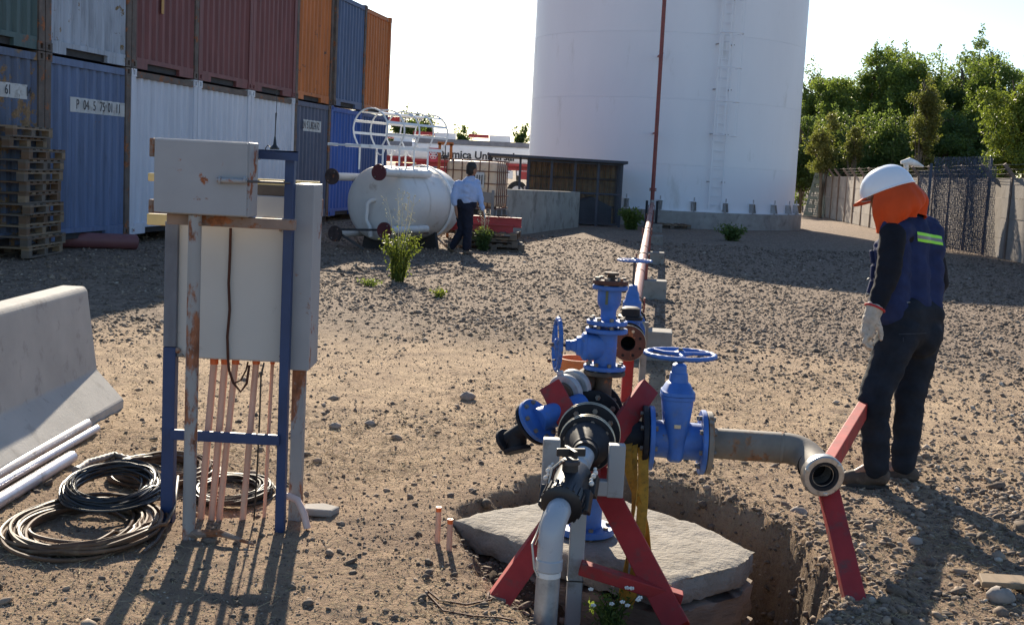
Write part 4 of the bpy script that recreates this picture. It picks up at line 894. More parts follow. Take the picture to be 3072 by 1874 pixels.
M_COND = mat('pinkish_orange_conduit', (0.60, 0.34, 0.24), 0.45, var=0.2, vs=6, dirt=0.25, dirtcol=(0.5, 0.4, 0.3), stretch=(1, 1, 0.3))
M_CONDR = mat('orange_conduit_socket', (0.66, 0.13, 0.03), 0.4, var=0.1)
M_CABLE = mat('brown_cable', (0.075, 0.032, 0.022), 0.7, bump=0, spec=0.15)
M_BLACKC = mat('black_cable', (0.016, 0.015, 0.015), 0.35, var=0.3, bump=0)
M_YPLANK = mat('yellow_plank', (0.60, 0.44, 0.19), 0.75, var=0.2, bump=0.3)
gp = gnd(700, 1580); cab = thing('control_cabinet', 'grey electrical cabinet with a rusty top box on a blue steel frame', 'cabinet', (gp.x, gp.y, 0))
def vpost(px, py, Y, w, d, ytop, ybot, name, m, par=None, bevel=0.003):
    c = at(px, py, Y); z1 = at(px, ytop, Y).z; z0 = gz(c.x, Y) - 0.06 if ybot is None else at(px, ybot, Y).z
    return MB().box((c.x, Y + d / 2, (z0 + z1) / 2), (w, d, z1 - z0)).build(name, m, par or cab, bevel=bevel)
def pbox(px0, px1, py0, py1, pyref, Y, d, name, m, par=None, bevel=0.004):
    # world-aligned box whose front face spans px0..px1 at row pyref and heights py0..py1 at its middle column
    xm = (px0 + px1) / 2; x0, x1 = at(px0, pyref, Y).x, at(px1, pyref, Y).x; z1, z0 = at(xm, py0, Y).z, at(xm, py1, Y).z
    return MB().b2((x0, Y, z0), (x1, Y + d, z1)).build(name, m, par or cab, bevel=bevel)
def slz(px, py, Y): return at(px, py, Y)
vpost(507, 1078, 5.26, 0.055, 0.055, 664, 1040, 'frame_leg', M_BLUEG); vpost(507, 1078, 5.262, 0.0545, 0.0545, 1041, None, 'frame_leg', M_BLUEF)
vpost(852, 1078, 5.22, 0.04, 0.05, 478, None, 'frame_leg', M_BLUEF)
c = at(577, 1078, 5.03); zt = at(593, 646, 5.03).z; MB().cyl((c.x, 5.03, gz(c.x, 5.03) - 0.05), (c.x, 5.03, zt), 0.027, n=20).build('frame_leg', M_GREYR, cab, smooth=40)
c = at(900, 1078, 5.42); MB().box((c.x, 5.42, 0.42), (0.055, 0.06, 0.9)).build('frame_leg', M_GREYR, cab, bevel=0.003)
pbox(866, 926, 552, 1111, 1078, 5.28, 0.24, 'cable_trunking', M_GREYP, bevel=0.004)
pbox(927.5, 933, 800, 850, 820, 5.4, 0.04, 'trunking_latch', M_RUSTB)
pbox(499, 883, 650, 682, 664, 5.075, 0.06, 'cross_channel', M_RUSTB)
MB().bar(at(512, 1302, 5.23), at(838, 1320, 5.21), 0.02, 0.045).build('lower_crossbar', M_BLUEF, cab, bevel=0.003)
pan = pbox(531, 857, 674, 1080, 880, 5.285, 0.20, 'cabinet_body', M_PANEL, bevel=0.008)
for px, py in ((842, 1068), (842, 690), (545, 1066)): c = at(px, py, 5.28); MB().lathe([(0, -0.006), (0.007, -0.005), (0.008, 0.004)], c, (0, 1, 0), 10).build('cabinet_screw', M_BOLT, pan)
MB().sphere(at(532, 1050, 5.27), 0.014, 10, 8, (1, 0.6, 1)).build('rust_lump', M_RUSTB, cab, smooth=60)
# top box with hinged door, hasp and bolt
tb = pbox(461, 748, 420, 646, 530, 5.0, 0.17, 'top_box', M_GREYP, bevel=0.006)
pbox(463, 741, 423, 643, 530, 4.985, 0.0135, 'box_door', M_GREYP, tb, bevel=0.003)
for y0, y1 in ((414, 470), (598, 640)): pbox(446, 460, y0, y1, 530, 5.01, 0.03, 'hinge_plate', M_RUSTB, tb)
xk = at(658, 538, 4.97); MB().tube([at(652, 540, 4.965), at(742, 544, 4.965)], 0.0105, 12).build('bolt_barrel', M_GREYP, tb, smooth=40)
MB().tube([at(740, 544, 4.965), at(762, 545, 4.965), at(868, 549, 5.19)], 0.0055, 8).build('bolt_rod', M_STEEL, tb, smooth=40)
for px in (660, 735): MB().lathe([(0.0, -0.004), (0.016, -0.004), (0.016, 0.004), (0, 0.004)], at(px, 541, 4.965), (1, 0, 0), 14).build('bolt_bracket', M_GREYP, tb, smooth=30)
for k in range(6):
    a0 = at(590, 656, 5.02); an = k * 1.1; MB().sphere(a0 + V(0.012 * math.cos(an), 0.008 * math.sin(an), 0.008 * k - 0.02), 0.011, 8, 6).build('weld_blob', M_RUSTB, cab, smooth=60)
# blue angle with antenna
br = MB().bar(at(768, 450, 5.2), at(896, 457, 5.2), 0.05, 0.006).bar(at(768, 462, 5.178), at(896, 469, 5.178), 0.006, 0.04).build('antenna_bracket', M_BLUEF, cab)
an0 = at(824, 449, 5.2); an1 = at(831, 262, 5.2)
av = thing('whip_antenna', 'thin black whip antenna standing on the blue bracket', 'antenna', an0)
MB().lathe([(0.02, 0), (0.02, 0.006), (0.008, 0.02), (0.004, 0.05), (0.003, 0.055), (0, 0.055)], an0, (0, 0, 1), 16).build('magnet_base', M_BLACKC, av, smooth=40)
MB().tube([an0 + V(0, 0, 0.05), an0 + V(0.001, 0, 0.11), an0 + V(0.002, 0, 0.15), an0 + V(0.003, 0, 0.155), an1], [0.0025, 0.0022, 0.004, 0.0014, 0.001], 6).build('whip', M_BLACKC, av, smooth=60)
MB().tube([an0 + V(-0.005, 0, 0.004), an0 + V(-0.03, 0, 0.016), an0 + V(-0.04, 0, 0.002), an0 + V(-0.03, -0.01, -0.01), an0 + V(-0.06, -0.012, -0.045), an0 + V(-0.085, -0.01, -0.03)], 0.0025, 6).build('antenna_lead', M_BLACKC, av, smooth=60)
# planks and plate behind
pbox(443, 958, 532, 556, 545, 5.56, 0.03, 'back_plank', M_YPLANK); pbox(770, 866, 556, 588, 570, 5.55, 0.03, 'back_plank', M_SLEEPER); pbox(440, 505, 642, 676, 655, 5.5, 0.04, 'back_plank', M_YPLANK)
pbox(769, 866, 589, 652, 620, 5.54, 0.02, 'back_plate', M_GREYP); pbox(958, 966, 598, 650, 620, 5.5, 0.04, 'back_plank_end', M_GREYR)
# conduits and cables
for k, (x0, x1, yb, r) in enumerate(((643, 624, 1548, 0.0162), (676, 657, 1560, 0.0162), (707, 684, 1562, 0.0145), (769, 750, 1570, 0.0145), (818, 806, 1480, 0.008))):
    Yc = 5.36 + (0.05 if k == 4 else 0); a = at(x0, 1078, Yc); b_ = at(x1, 1300, Yc); b_ = a + (b_ - a) * ((a.z + 0.03 - gz(a.x, Yc)) / (a.z - b_.z))
    o = MB().tube([a, b_], r, 12).build('conduit', M_COND, cab, smooth=40); MB().cyl(a + V(0, 0, 0.01), a - V(0, 0, 0.02), r + 0.0025, n=14).build('conduit_socket', M_CONDR, o, smooth=40)
MB().tube([at(692, 684, 5.27), at(690, 760, 5.275), at(686, 850, 5.272), at(689, 930, 5.275), at(682, 1010, 5.272), at(684, 1075, 5.275), at(687, 1110, 5.28), at(700, 1148, 5.29), at(722, 1175, 5.29), at(740, 1150, 5.30), at(748, 1095, 5.32)], 0.006, 8).build('cable', M_CABLE, cab, smooth=60)
MB().tube([at(700, 1150, 5.29), at(722, 1140, 5.3), at(738, 1110, 5.31), at(744, 1085, 5.33)], 0.004, 6).build('cable', M_CABLE, cab, smooth=60)
a = at(778, 1150, 5.35); MB().tube([at(792, 1088, 5.36), at(783, 1130, 5.35), at(779, 1250, 5.345), at(772, 1400, 5.345), at(762, 1560, 5.34)], 0.004, 6).build('cable', M_BLACKC, cab, smooth=60)
MB().tube([at(842, 1492, 5.36), at(868, 1487, 5.33), at(893, 1500, 5.30), at(912, 1540, 5.27), at(922, 1585, 5.25)], 0.016, 12).build('conduit_bend', mat('pale_pink_conduit', (0.62, 0.45, 0.38), 0.5), cab, smooth=50)
# dug-up stick and clods at the foot
MB().tube([gnd(560, 1615) + V(0, 0, 0.02), gnd(660, 1622) + V(0, 0, 0.035), gnd(760, 1640) + V(0, 0, 0.012)], [0.02, 0.016, 0.006], 8).build('buried_bar', M_RUSTB, cab, smooth=40)

# ================================================================ CABLE COILS
def coil(px, py, R, r, loops, m, name, label, ry=1.0, lift=0.0, tilt=(0, 0), seed=1, hgt=0.5, tail=None):
    rnd = random.Random(seed); c = gnd(px, py); z = gz(c.x, c.y) + lift; pts = []
    steps = 44; ph = rnd.uniform(0, 6)
    for i in range(loops * steps):
        lp = i / steps; a = 2 * PI * lp; k = int(lp); f = lp - k
        rv = random.Random(seed * 97 + k); rv2 = random.Random(seed * 97 + k + 1)
        o0 = (rv.gauss(0, 0.1), rv.gauss(0, 0.1), rv.gauss(0, 0.07), rv.random()); o1 = (rv2.gauss(0, 0.1), rv2.gauss(0, 0.1), rv2.gauss(0, 0.07), rv2.random())
        dx, dy, dr, h = [o0[q] * (1 - f) + o1[q] * f for q in range(4)]
        rad = R * (1 + dr * 1.6 + 0.035 * math.sin(2 * a + k * 1.7) + 0.02 * math.sin(3 * a + k * 2.9))
        x = rad * math.cos(a) + dx * R * 0.8; y = rad * ry * math.sin(a) + dy * R * 0.8
        zz = r + h * r * loops * hgt * 0.55 + 0.05 * R * math.sin(2 * a + k * 1.3) + 0.3 * r
        zz += x * tilt[0] + y * tilt[1]
        pts.append((c.x + x, c.y + y, z + max(r, zz)))
    if tail: pts += [tuple(gnd(*q) + V(0, 0, r + lift * 0.3)) for q in tail]
    return world_single(MB().tube(pts, r, 6), name, m, (c.x, c.y, z), label, 'cable coil', 'coils of cable around the cabinet', smooth=60)
M_COILB = mat('dusty_brown_hose', (0.11, 0.065, 0.04), 0.5, var=0.4, vs=8, dirt=0.3, dirtcol=(0.2, 0.145, 0.09), bump=0, spec=0.25)
M_COILG = mat('dusty_black_cable', (0.04, 0.034, 0.03), 0.5, var=0.4, vs=8, dirt=0.3, dirtcol=(0.17, 0.13, 0.09), bump=0, spec=0.25)
coil(255, 1592, 0.25, 0.0085, 26, M_COILB, 'cable_coil', 'largest brown cable coil spread on the dirt left of the cabinet', 1.35, 0, (0, 0), 3, 0.36)
coil(335, 1515, 0.19, 0.0058, 40, M_BLACKC, 'cable_coil', 'glossy black cable coil lying on top of the brown one', 1.3, 0.055, (-0.05, 0.12), 5, 0.42)
coil(495, 1432, 0.215, 0.0085, 20, M_COILB, 'cable_coil', 'brown cable coil behind the left leg of the cabinet', 1.15, 0, (0, 0), 8, 0.55)
coil(700, 1478, 0.165, 0.0055, 26, M_COILG, 'cable_coil', 'dark cable coil lying behind the orange conduits', 1.35, 0, (0, 0), 12, 0.5)
world_single(MB().tube([gnd(500, 1500) + V(0, 0, 0.08), gnd(532, 1506) + V(0, 0, 0.12), gnd(520, 1560) + V(0, 0, 0.05), gnd(470, 1630) + V(0, 0, 0.012), gnd(430, 1665) + V(0, 0, 0.012)], 0.009, 8), 'hose_end', M_COILG, gnd(480, 1600), 'loose hose end looping over the coils beside the grey post', 'hose', smooth=60)
# ================================================================ BARRIER, TUBES, HOSE
M_JERSEY = mat('barrier_concrete', (0.35, 0.33, 0.30), 0.88, var=0.12, vs=3, dirt=0.18, dirtcol=(0.22, 0.20, 0.18), bump=0.55, bs=70, bdist=0.004)
e0 = gnd(372, 1222); e1 = gnd(0, 1442); jd = (e1 - e0).normalized(); jn = V(jd.y, -jd.x, 0)
if jn.y < 0: jn = -jn
bz = -0.03
jp = [(0, bz), (0, 0.055), (0.17, 0.235), (0.235, 0.73), (0.255, 0.755), (0.395, 0.755), (0.415, 0.73), (0.48, 0.235), (0.65, 0.055), (0.65, bz)]
mb = MB(); n = len(jp); vs = [e0 + jd * s + jn * a + V(0, 0, b) for s in (0.0, 2.6) for a, b in jp]
mb.add(vs, [tuple(range(n)), tuple(range(2 * n - 1, n - 1, -1))] + [(i, n + i, n + (i + 1) % n, (i + 1) % n) for i in range(n)])
world_single(mb, 'concrete_barrier', M_JERSEY, (e0.x, e0.y, 0), 'grey concrete traffic barrier with flared foot at the left edge', 'barrier', bevel=0.012)
M_TUBE = mat('pale_plastic_tube', (0.52, 0.47, 0.44), 0.4, var=0.1, dirt=0.2); M_TUBE2 = mat('silvery_tube', (0.46, 0.44, 0.47), 0.3, metal=0.3, var=0.1, dirt=0.15)
for (p0, p1, r, m, lab) in (((262, 1288), (-60, 1470), 0.027, M_TUBE, 'pale tube lying closest against the barrier foot'), ((290, 1302), (-60, 1505), 0.022, M_TUBE2, 'slim silvery tube lying between the two thicker tubes'), ((215, 1392), (-60, 1555), 0.032, M_TUBE2, 'thick pale tube lying farthest from the barrier')):
    a, b_ = gnd(*p0), gnd(*p1); a.z = gz(a.x, a.y) + r + 0.004; b_.z = gz(b_.x, b_.y) + r + 0.004; d = (b_ - a).normalized()
    o = thing('lying_tube', lab, 'tube', ((a.x + b_.x) / 2, (a.y + b_.y) / 2, 0), 0, 'tubes beside the barrier')
    MB().lathe([(r * 0.86, 0.06), (r * 0.86, 0), (r, 0), (r, (b_ - a).length)], a, d, 20).build('tube_wall', m, o, smooth=40)
h = [(228, 1428), (262, 1405), (300, 1392), (340, 1375), (395, 1388), (440, 1402)]
hs = thing('corrugated_hose', 'short grey corrugated hose lying between the tubes and the coils', 'hose', gnd(320, 1395))
pth = []; 
hp = [gnd(*q) + V(0, 0, gz(gnd(*q).x, gnd(*q).y) + 0.02 + 0.012 * math.sin(i * 1.2)) for i, q in enumerate(h)]
for i in range(len(hp) - 1):
    for k in range(10): pth.append(hp[i].lerp(hp[i + 1], k / 10))
MB().tube(pth, [0.0165 + 0.0022 * math.sin(i * 1.9) for i in range(len(pth))], 10).build('hose_body', mat('grey_hose', (0.24, 0.20, 0.17), 0.6, dirt=0.3), hs, smooth=50)
MB().lathe([(0.014, 0.0), (0.022, 0.0), (0.022, 0.03), (0.014, 0.03)], hp[0], (hp[1] - hp[0]), 14).build('hose_collar', M_GREYF, hs, smooth=30)
# orange pipe stubs
for (pt, pb, lab) in (((1318, 1520), (1312, 1622), 'left orange conduit stub sticking out of the dirt'), ((1352, 1556), (1347, 1645), 'right orange conduit stub by the corner of the concrete slab')):
    b_ = gnd(*pb); zt = at(pt[0], pt[1], b_.y).z; o = thing('conduit_stub', lab, 'pipe stub', b_, 0, 'orange stubs')
    MB().lathe([(0.009, zt - 0.05), (0.009, zt), (0.0125, zt), (0.0125, zt - 0.02)], (b_.x, b_.y, 0), (0, 0, 1), 14).build('stub_end', M_CONDR, o, smooth=30)
    MB().cyl((b_.x, b_.y, gz(b_.x, b_.y) - 0.05), (b_.x, b_.y, zt - 0.02), 0.0122, n=14).build('stub_pipe', M_COND, o, smooth=40)
# loose wires on the dirt
world_single(MB().tube([gnd(*q) + V(0, 0, gz(gnd(*q).x, gnd(*q).y) + 0.008) for q in ((1285, 1778), (1320, 1800), (1400, 1815), (1470, 1800), (1490, 1770), (1468, 1775), (1462, 1800))], 0.004, 6), 'loose_wire', M_CABLE, gnd(1380, 1810), 'brown wire curled on the dirt at the foot of the red trestle', 'wire', smooth=60)
world_single(MB().tube([gnd(*q) + V(0, 0, gz(gnd(*q).x, gnd(*q).y) + 0.006) for q in ((1285, 1785), (1330, 1825), (1420, 1850), (1500, 1855), (1540, 1865))], 0.004, 6), 'loose_wire', M_CABLE, gnd(1420, 1850), 'dark wire running along the dirt below the curled brown one', 'wire', smooth=60)
a = gnd(895, 1530); world_single(MB().prism([(-0.06, -0.05), (0.07, -0.06), (0.10, 0.02), (0.02, 0.07), (-0.07, 0.04)], 0, 0.035, (1, 0, 0), (0, 1, 0), (a.x + 0.09, a.y, gz(a.x, a.y))), 'stone_slab', M_CONC, a, 'flat grey concrete lump beside the right cabinet post', 'stone', bevel=0.01)
a = gnd(3000, 1768); world_single(MB().prism([(-0.10, -0.06), (0.35, -0.07), (0.35, 0.05), (-0.07, 0.06)], 0.03, 0.055, (1, 0, 0), (0, 1, 0), (a.x, a.y, gz(a.x, a.y))), 'flat_board', M_WOODS[2], a, 'pale flat board lying at the lower right edge', 'board', bevel=0.004)

# ================================================================ PIT SLAB
M_SLAB = mat('rough_old_concrete', (0.26, 0.232, 0.196), 0.93, var=0.2, vs=4, dirt=0.3, dirtcol=(0.14, 0.115, 0.09), bump=1.0, bs=42, bdist=0.014)
M_SLABB = mat('earth_stained_concrete', (0.26, 0.20, 0.15), 0.95, var=0.35, vs=3, dirt=0.4, dirtcol=(0.11, 0.08, 0.06), bump=0.8, bs=30, bdist=0.01, stretch=(0.6, 0.6, 3))
slab = thing('concrete_slab', 'rough concrete slab in the dug pit under the valves', 'slab', (0.45, 5.3, -0.1))
from mathutils.geometry import delaunay_2d_cdt
def rough_prism(poly, z0, z1, name, m, seed, amp=0.012, sub=14, grid=0.022, rz=0.007):
    rnd = random.Random(seed); pts = []
    for i in range(len(poly)):
        a, b = poly[i], poly[(i + 1) % len(poly)]
        for k in range(sub):
            x = a[0] + (b[0] - a[0]) * k / sub; y = a[1] + (b[1] - a[1]) * k / sub; w = float(fbm(np.array([x * 9.0 + seed]), np.array([y * 9.0]), 3, 3)[0]) * 0.04
            pts.append((x + w + rnd.uniform(-amp, amp) * 0.4, y + w * 0.6 + rnd.uniform(-amp, amp) * 0.4))
    n = len(pts); xs = [p[0] for p in pts]; ys = [p[1] for p in pts]
    gx, gy = np.meshgrid(np.arange(min(xs), max(xs), grid), np.arange(min(ys), max(ys), grid)); gx = gx.ravel() + RNG.uniform(-.3, .3, gx.size) * grid; gy = gy.ravel() + RNG.uniform(-.3, .3, gy.size) * grid
    ok = poly_sd(gx, gy, pts) > grid * 0.55; inner = list(zip(gx[ok], gy[ok]))
    cv, ce, cf, *_ = delaunay_2d_cdt([Vector(p) for p in pts] + [Vector(p) for p in inner], [(i, (i + 1) % n) for i in range(n)], [], 1, 1e-6)
    vx = np.array([v.x for v in cv]); vy = np.array([v.y for v in cv]); sd = poly_sd(vx, vy, pts)
    hz = z1 + rz * 2.2 * fbm(vx * 14, vy * 14, 4, 50 + seed) + rz * 3.0 * fbm(vx * 3, vy * 3, 2, 60 + seed) - 0.012 * np.exp(-np.abs(sd) / 0.012)
    vs = [(float(vx[i]), float(vy[i]), float(hz[i])) for i in range(len(cv))]; fs = [tuple(f) for f in cf]; base = len(vs); prev = None
    # boundary vertices keep their order: the first n input points come first
    rows = [(0.2, z1 - 0.02), (0.5, (z0 + z1) / 2), (0.8, z0 + 0.02), (1.0, z0)]
    ring0 = list(range(n)); last = ring0
    cx = sum(xs) / n; cy = sum(ys) / n
    for q, (t, z) in enumerate(rows):
        cur = []
        for k in range(n):
            d = Vector((pts[k][0] - cx, pts[k][1] - cy)).normalized(); o = rnd.uniform(-amp, amp) * 0.8 - (0.006 if q == 3 else 0)
            cur.append(len(vs)); vs.append((pts[k][0] + d.x * o, pts[k][1] + d.y * o, z + rnd.uniform(-0.006, 0.006)))
        for k in range(n): fs.append((last[k], cur[k], cur[(k + 1) % n], last[(k + 1) % n]))
        last = cur
    return MB().add(vs, fs).build(name, m, slab, smooth=50)
rough_prism(SLABXY, -0.115, 0.005, 'top_slab', M_SLAB, 4)
scx = sum(p[0] for p in SLABXY) / len(SLABXY); scy = sum(p[1] for p in SLABXY) / len(SLABXY); low = [(scx + (p[0] - scx) * 1.012 + 0.004, scy + (p[1] - scy) * 1.005) for p in SLABXY]
rough_prism(low, -0.285, -0.128, 'lower_course', M_SLABB, 5, 0.014, 10, 0.06); rough_prism(low, -0.62, -0.30, 'lower_course', M_SLABB, 6, 0.018, 10, 0.06)

# ================================================================ VALVE ASSEMBLY
M_VBLUE = mat('blue_valve_paint', (0.04, 0.125, 0.38), 0.52, var=0.3, vs=9, rust=0.24, rustcol=(0.06, 0.05, 0.05), rs=11, dirt=0.22, dirtcol=(0.11, 0.14, 0.22), bump=0.12, bs=90, bdist=0.001)
M_VBLACK = mat('black_epoxy_pipe', (0.012, 0.012, 0.015), 0.62, var=0.3, vs=9, dirt=0.12, dirtcol=(0.05, 0.042, 0.038), bump=0.1, spec=0.3)
M_PALEMET = mat('pale_metal_and_rim_glint', (0.42, 0.37, 0.28), 0.35, metal=0.5, var=0.2)  # pale metal; on the flange rims it paints the sun's edge highlight
M_BROWN = mat('brown_rusted_flange', (0.085, 0.032, 0.022), 0.75, var=0.4, vs=12, rust=0.4, rs=14, bump=0.3)
M_RUSTPIPE = mat('dark_rusty_spool', (0.075, 0.055, 0.04), 0.8, var=0.5, vs=14, rust=0.5, rs=16, bump=0.4)
M_REDT = mat('red_trestle_paint', (0.30, 0.018, 0.016), 0.68, var=0.25, vs=6, dirt=0.28, dirtcol=(0.12, 0.05, 0.04), bump=0.1)
M_GREYG = mat('grey_primer_steel', (0.27, 0.27, 0.27), 0.55, var=0.1, dirt=0.12, bump=0.15)
M_ELB = mat('grey_rusty_pipe', (0.20, 0.165, 0.13), 0.65, var=0.35, vs=5, rust=0.5, rustcol=(0.16, 0.08, 0.04), rs=6, bump=0.25)
M_PVC = mat('grey_pvc', (0.34, 0.36, 0.385), 0.3, var=0.04, vs=4, bump=0.03); M_PVCB = mat('black_pvc', (0.012, 0.012, 0.014), 0.45, var=0.2, bump=0.03); M_PVCG = mat('dark_grey_pvc', (0.05, 0.05, 0.055), 0.3, bump=0.03)
M_GALV = mat('galvanised_pipe', (0.36, 0.38, 0.40), 0.42, metal=0.55, var=0.35, vs=10, dirt=0.2, dirtcol=(0.25, 0.25, 0.25), bump=0.1)
M_STRAP = mat('dirty_yellow_strap', (0.52, 0.255, 0.03), 0.85, var=0.35, vs=14, dirt=0.22, dirtcol=(0.12, 0.08, 0.03), bump=0.4, bs=200)
M_HOLE = mat('pipe_bore', (0.006, 0.006, 0.006), 0.9, bump=0)
def flange(name, c, ax, r, t, m, par, bolts=8, br=None, bolt=True, edge=None, hr=0.0, bsz=0.011, phase=0.2, blen=0.012):
    c = Vector(c); ax = Vector(ax).normalized()
    prof = [(hr, -t / 2), (r - 0.003, -t / 2), (r, -t / 2 + 0.003), (r, t / 2 - 0.003), (r - 0.003, t / 2), (hr, t / 2)]
    o = MB().lathe(prof, c, ax, 40).build(name, m, par, smooth=30)
    if edge is not None: MB().lathe([(r + 0.0005, -t * 0.18), (r + 0.003, -t * 0.12), (r + 0.003, t * 0.12), (r + 0.0005, t * 0.18)], c, ax, 40).build('rim_highlight', edge, o, smooth=30)
    if bolt:
        x, y, d = frame_from(ax)
        for k in range(bolts):
            a = phase + 2 * PI * k / bolts; p = c + (x * math.cos(a) + y * math.sin(a)) * (br or r * 0.8)
            MB().lathe([(0, -t / 2 - blen), (bsz, -t / 2 - blen), (bsz, -t / 2), (bsz * 0.6, -t / 2), (bsz * 0.6, t / 2), (bsz, t / 2), (bsz, t / 2 + blen), (0, t / 2 + blen)], p, ax, 6).build('bolt', M_BOLT, o)
    return o
# ---- main black run, along the pipeline direction, toward the camera
asm = thing('valve_manifold', 'black and blue valve manifold standing over the concrete slab', 'valve', (0.36, 5.35, 0.0))
CX = at(1761, 1330, 5.03); AXD = V(0.10, 1.0, 0.0).normalized()       # front flange centre, axis going away
def along(s): return CX + AXD * s
MB().lathe([(0, -0.20), (0.050, -0.20), (0.050, -0.15), (0.056, -0.145), (0.060, -0.12), (0.094, -0.045), (0.098, -0.01), (0.086, 0.0), (0.086, 0.74)], CX, AXD, 36).build('main_pipe', M_VBLACK, asm, smooth=40)
flange('flange', along(0.0), AXD, 0.116, 0.022, M_VBLACK, asm, 8, edge=M_PALEMET, bsz=0.010)
flange('flange', along(0.032), AXD, 0.116, 0.02, M_VBLACK, asm, 8, edge=M_PALEMET, bolt=False)
flange('flange', along(0.185), AXD, 0.134, 0.022, M_VBLACK, asm, 8, edge=M_PALEMET, bsz=0.012)
flange('flange', along(0.217), AXD, 0.134, 0.022, M_VBLACK, asm, 8, edge=M_PALEMET, bolt=False)
flange('flange', along(0.50), AXD, 0.138, 0.024, M_VBLACK, asm, 8, edge=None, bsz=0.013)
flange('flange', along(0.72), AXD, 0.138, 0.024, M_VBLACK, asm, 8, bsz=0.013)
MB().sphere(along(0.36), 0.108, 24, 16, (1, 1.1, 1)).build('cross_body', M_VBLACK, asm, smooth=60)
# riser into the slab
rc = along(0.34); MB().cyl((rc.x, rc.y, 0.0), (rc.x, rc.y, rc.z), 0.075, n=28).build('well_riser', M_VBLUE, asm, smooth=40); flange('flange', (rc.x, rc.y, 0.03), (0, 0, 1), 0.135, 0.03, M_VBLUE, asm, 8)
# ---- right branch: spool, gate valve, spool, elbow toward the camera
RB = at(1935, 1312, 5.33); RD = V(1, -0.03, -0.0).normalized(); b0 = V(rc.x, RB.y + 0.005, RB.z)
MB().cyl(b0, RB, 0.072, n=28).build('right_spool', M_VBLACK, asm, smooth=40)
gv = thing('gate_valve', 'blue gate valve with a flat handwheel on the right branch', 'valve', (RB.x + 0.13, RB.y, 0.1))
flange('black_flange', RB + RD * -0.004, RD, 0.142, 0.024, M_VBLACK, asm, 8, bsz=0.011)
flange('flange', RB + RD * 0.024, RD, 0.142, 0.022, M_VBLUE, gv, 8, bsz=0.011)
RE = at(2106, 1326, 5.31)
flange('flange', RE, RD, 0.142, 0.022, M_VBLUE, gv, 8, bsz=0.011)
MB().cyl(RB + RD * 0.03, RE, 0.082, n=28).build('valve_body', M_VBLUE, gv, smooth=40)
gc = (RB + RE) * 0.5 + RD * 0.005
def oval_stack(levels, c, m, name, par, X=RD, Yv=V(0, 1, 0), up=V(0, 0, 1), n=24, power=0.62):
    vs = []; fs = []
    for (h, a, b) in levels:
        for k in range(n):
            t = 2 * PI * k / n; cx, sx = math.cos(t), math.sin(t)
            vs.append(c + up * h + X * (math.copysign(abs(cx) ** power, cx) * a) + Yv * (math.copysign(abs(sx) ** power, sx) * b))
    for i in range(len(levels) - 1):
        for k in range(n): fs.append((i * n + k, i * n + (k + 1) % n, (i + 1) * n + (k + 1) % n, (i + 1) * n + k))
    fs.append(tuple(range(n))[::-1]); fs.append(tuple((len(levels) - 1) * n + k for k in range(n)))
    return MB().add(vs, fs).build(name, m, par, smooth=35)
oval_stack([(-0.085, 0.03, 0.07), (-0.07, 0.036, 0.09), (0.0, 0.045, 0.098), (0.10, 0.058, 0.096), (0.16, 0.066, 0.09), (0.188, 0.068, 0.088), (0.19, 0.074, 0.094), (0.205, 0.074, 0.094)], gc, M_VBLUE, 'lower_bonnet', gv)
oval_stack([(0.207, 0.074, 0.094), (0.222, 0.072, 0.09), (0.228, 0.066, 0.078), (0.255, 0.052, 0.058), (0.262, 0.041, 0.046), (0.30, 0.037, 0.040), (0.303, 0.033, 0.036), (0.335, 0.030, 0.033), (0.342, 0.022, 0.024), (0.345, 0.012, 0.013)], gc, M_VBLUE, 'upper_bonnet', gv)
MB().box(gc + V(-0.005, -0.099, 0.08), (0.03, 0.004, 0.018)).build('cast_badge', M_PALEMET, gv, bevel=0.002)
hwc = gc + V(0, 0, 0.382); MB().cyl(gc + V(0, 0, 0.33), hwc + V(0, 0, 0.02), 0.013, n=12).build('stem', M_STEEL, gv, smooth=40)
def handwheel(c, ax, R, m, par, r=0.0105, spokes=3, ph=0.3, lobes=22):
    ax = Vector(ax).normalized(); x, y, d = frame_from(ax); n = 88
    pts = [c + (x * math.cos(2 * PI * k / n) + y * math.sin(2 * PI * k / n)) * (R + 0.003 * math.cos(2 * PI * k / n * lobes)) for k in range(n)]
    o = MB().tube(pts, r, 10, closed=True).build('handwheel', m, par, smooth=60)
    MB().lathe([(0, -0.014), (0.026, -0.014), (0.026, 0.012), (0.012, 0.018), (0, 0.018)], c, ax, 18).build('wheel_hub', m, o, smooth=35)
    for k in range(spokes):
        a = ph + 2 * PI * k / spokes; u = x * math.cos(a) + y * math.sin(a); w = y * math.cos(a) - x * math.sin(a)
        MB().tube([c + u * 0.02, c + u * (R * 0.5) + w * (R * 0.12), c + u * (R - 0.004)], [0.011, 0.008, 0.009], 8).build('spoke', m, o, smooth=60)
    MB().lathe([(0, 0.02), (0.009, 0.02), (0.009, 0.03), (0, 0.03)], c, ax, 6).build('wheel_nut', M_BOLT, o)
    return o
handwheel(hwc, (0, 0, 1), 0.150, M_VBLUE, gv)
el = thing('outlet_pipe', 'grey rusty outlet pipe bending toward the viewer with a ringed open end', 'pipe', (RE.x + 0.4, RE.y - 0.1, 0.1))
flange('flange', RE + RD * 0.026, RD, 0.138, 0.024, M_ELB, el, 8, bsz=0.012)
p1 = at(2345, 1342, 5.27); po = at(2468, 1425, 5.02); dirp = (p1 - RE).normalized(); od = V(0.10, -1.0, -0.10).normalized()
path = [RE + RD * 0.03, RE.lerp(p1, 0.5)]
q0, q1, q2, q3 = p1, p1 + dirp * 0.125, po - od * 0.16, po - od * 0.01
for k in range(13):
    t = k / 12; path.append(q0 * (1 - t) ** 3 + q1 * 3 * t * (1 - t) ** 2 + q2 * 3 * t * t * (1 - t) + q3 * t ** 3)
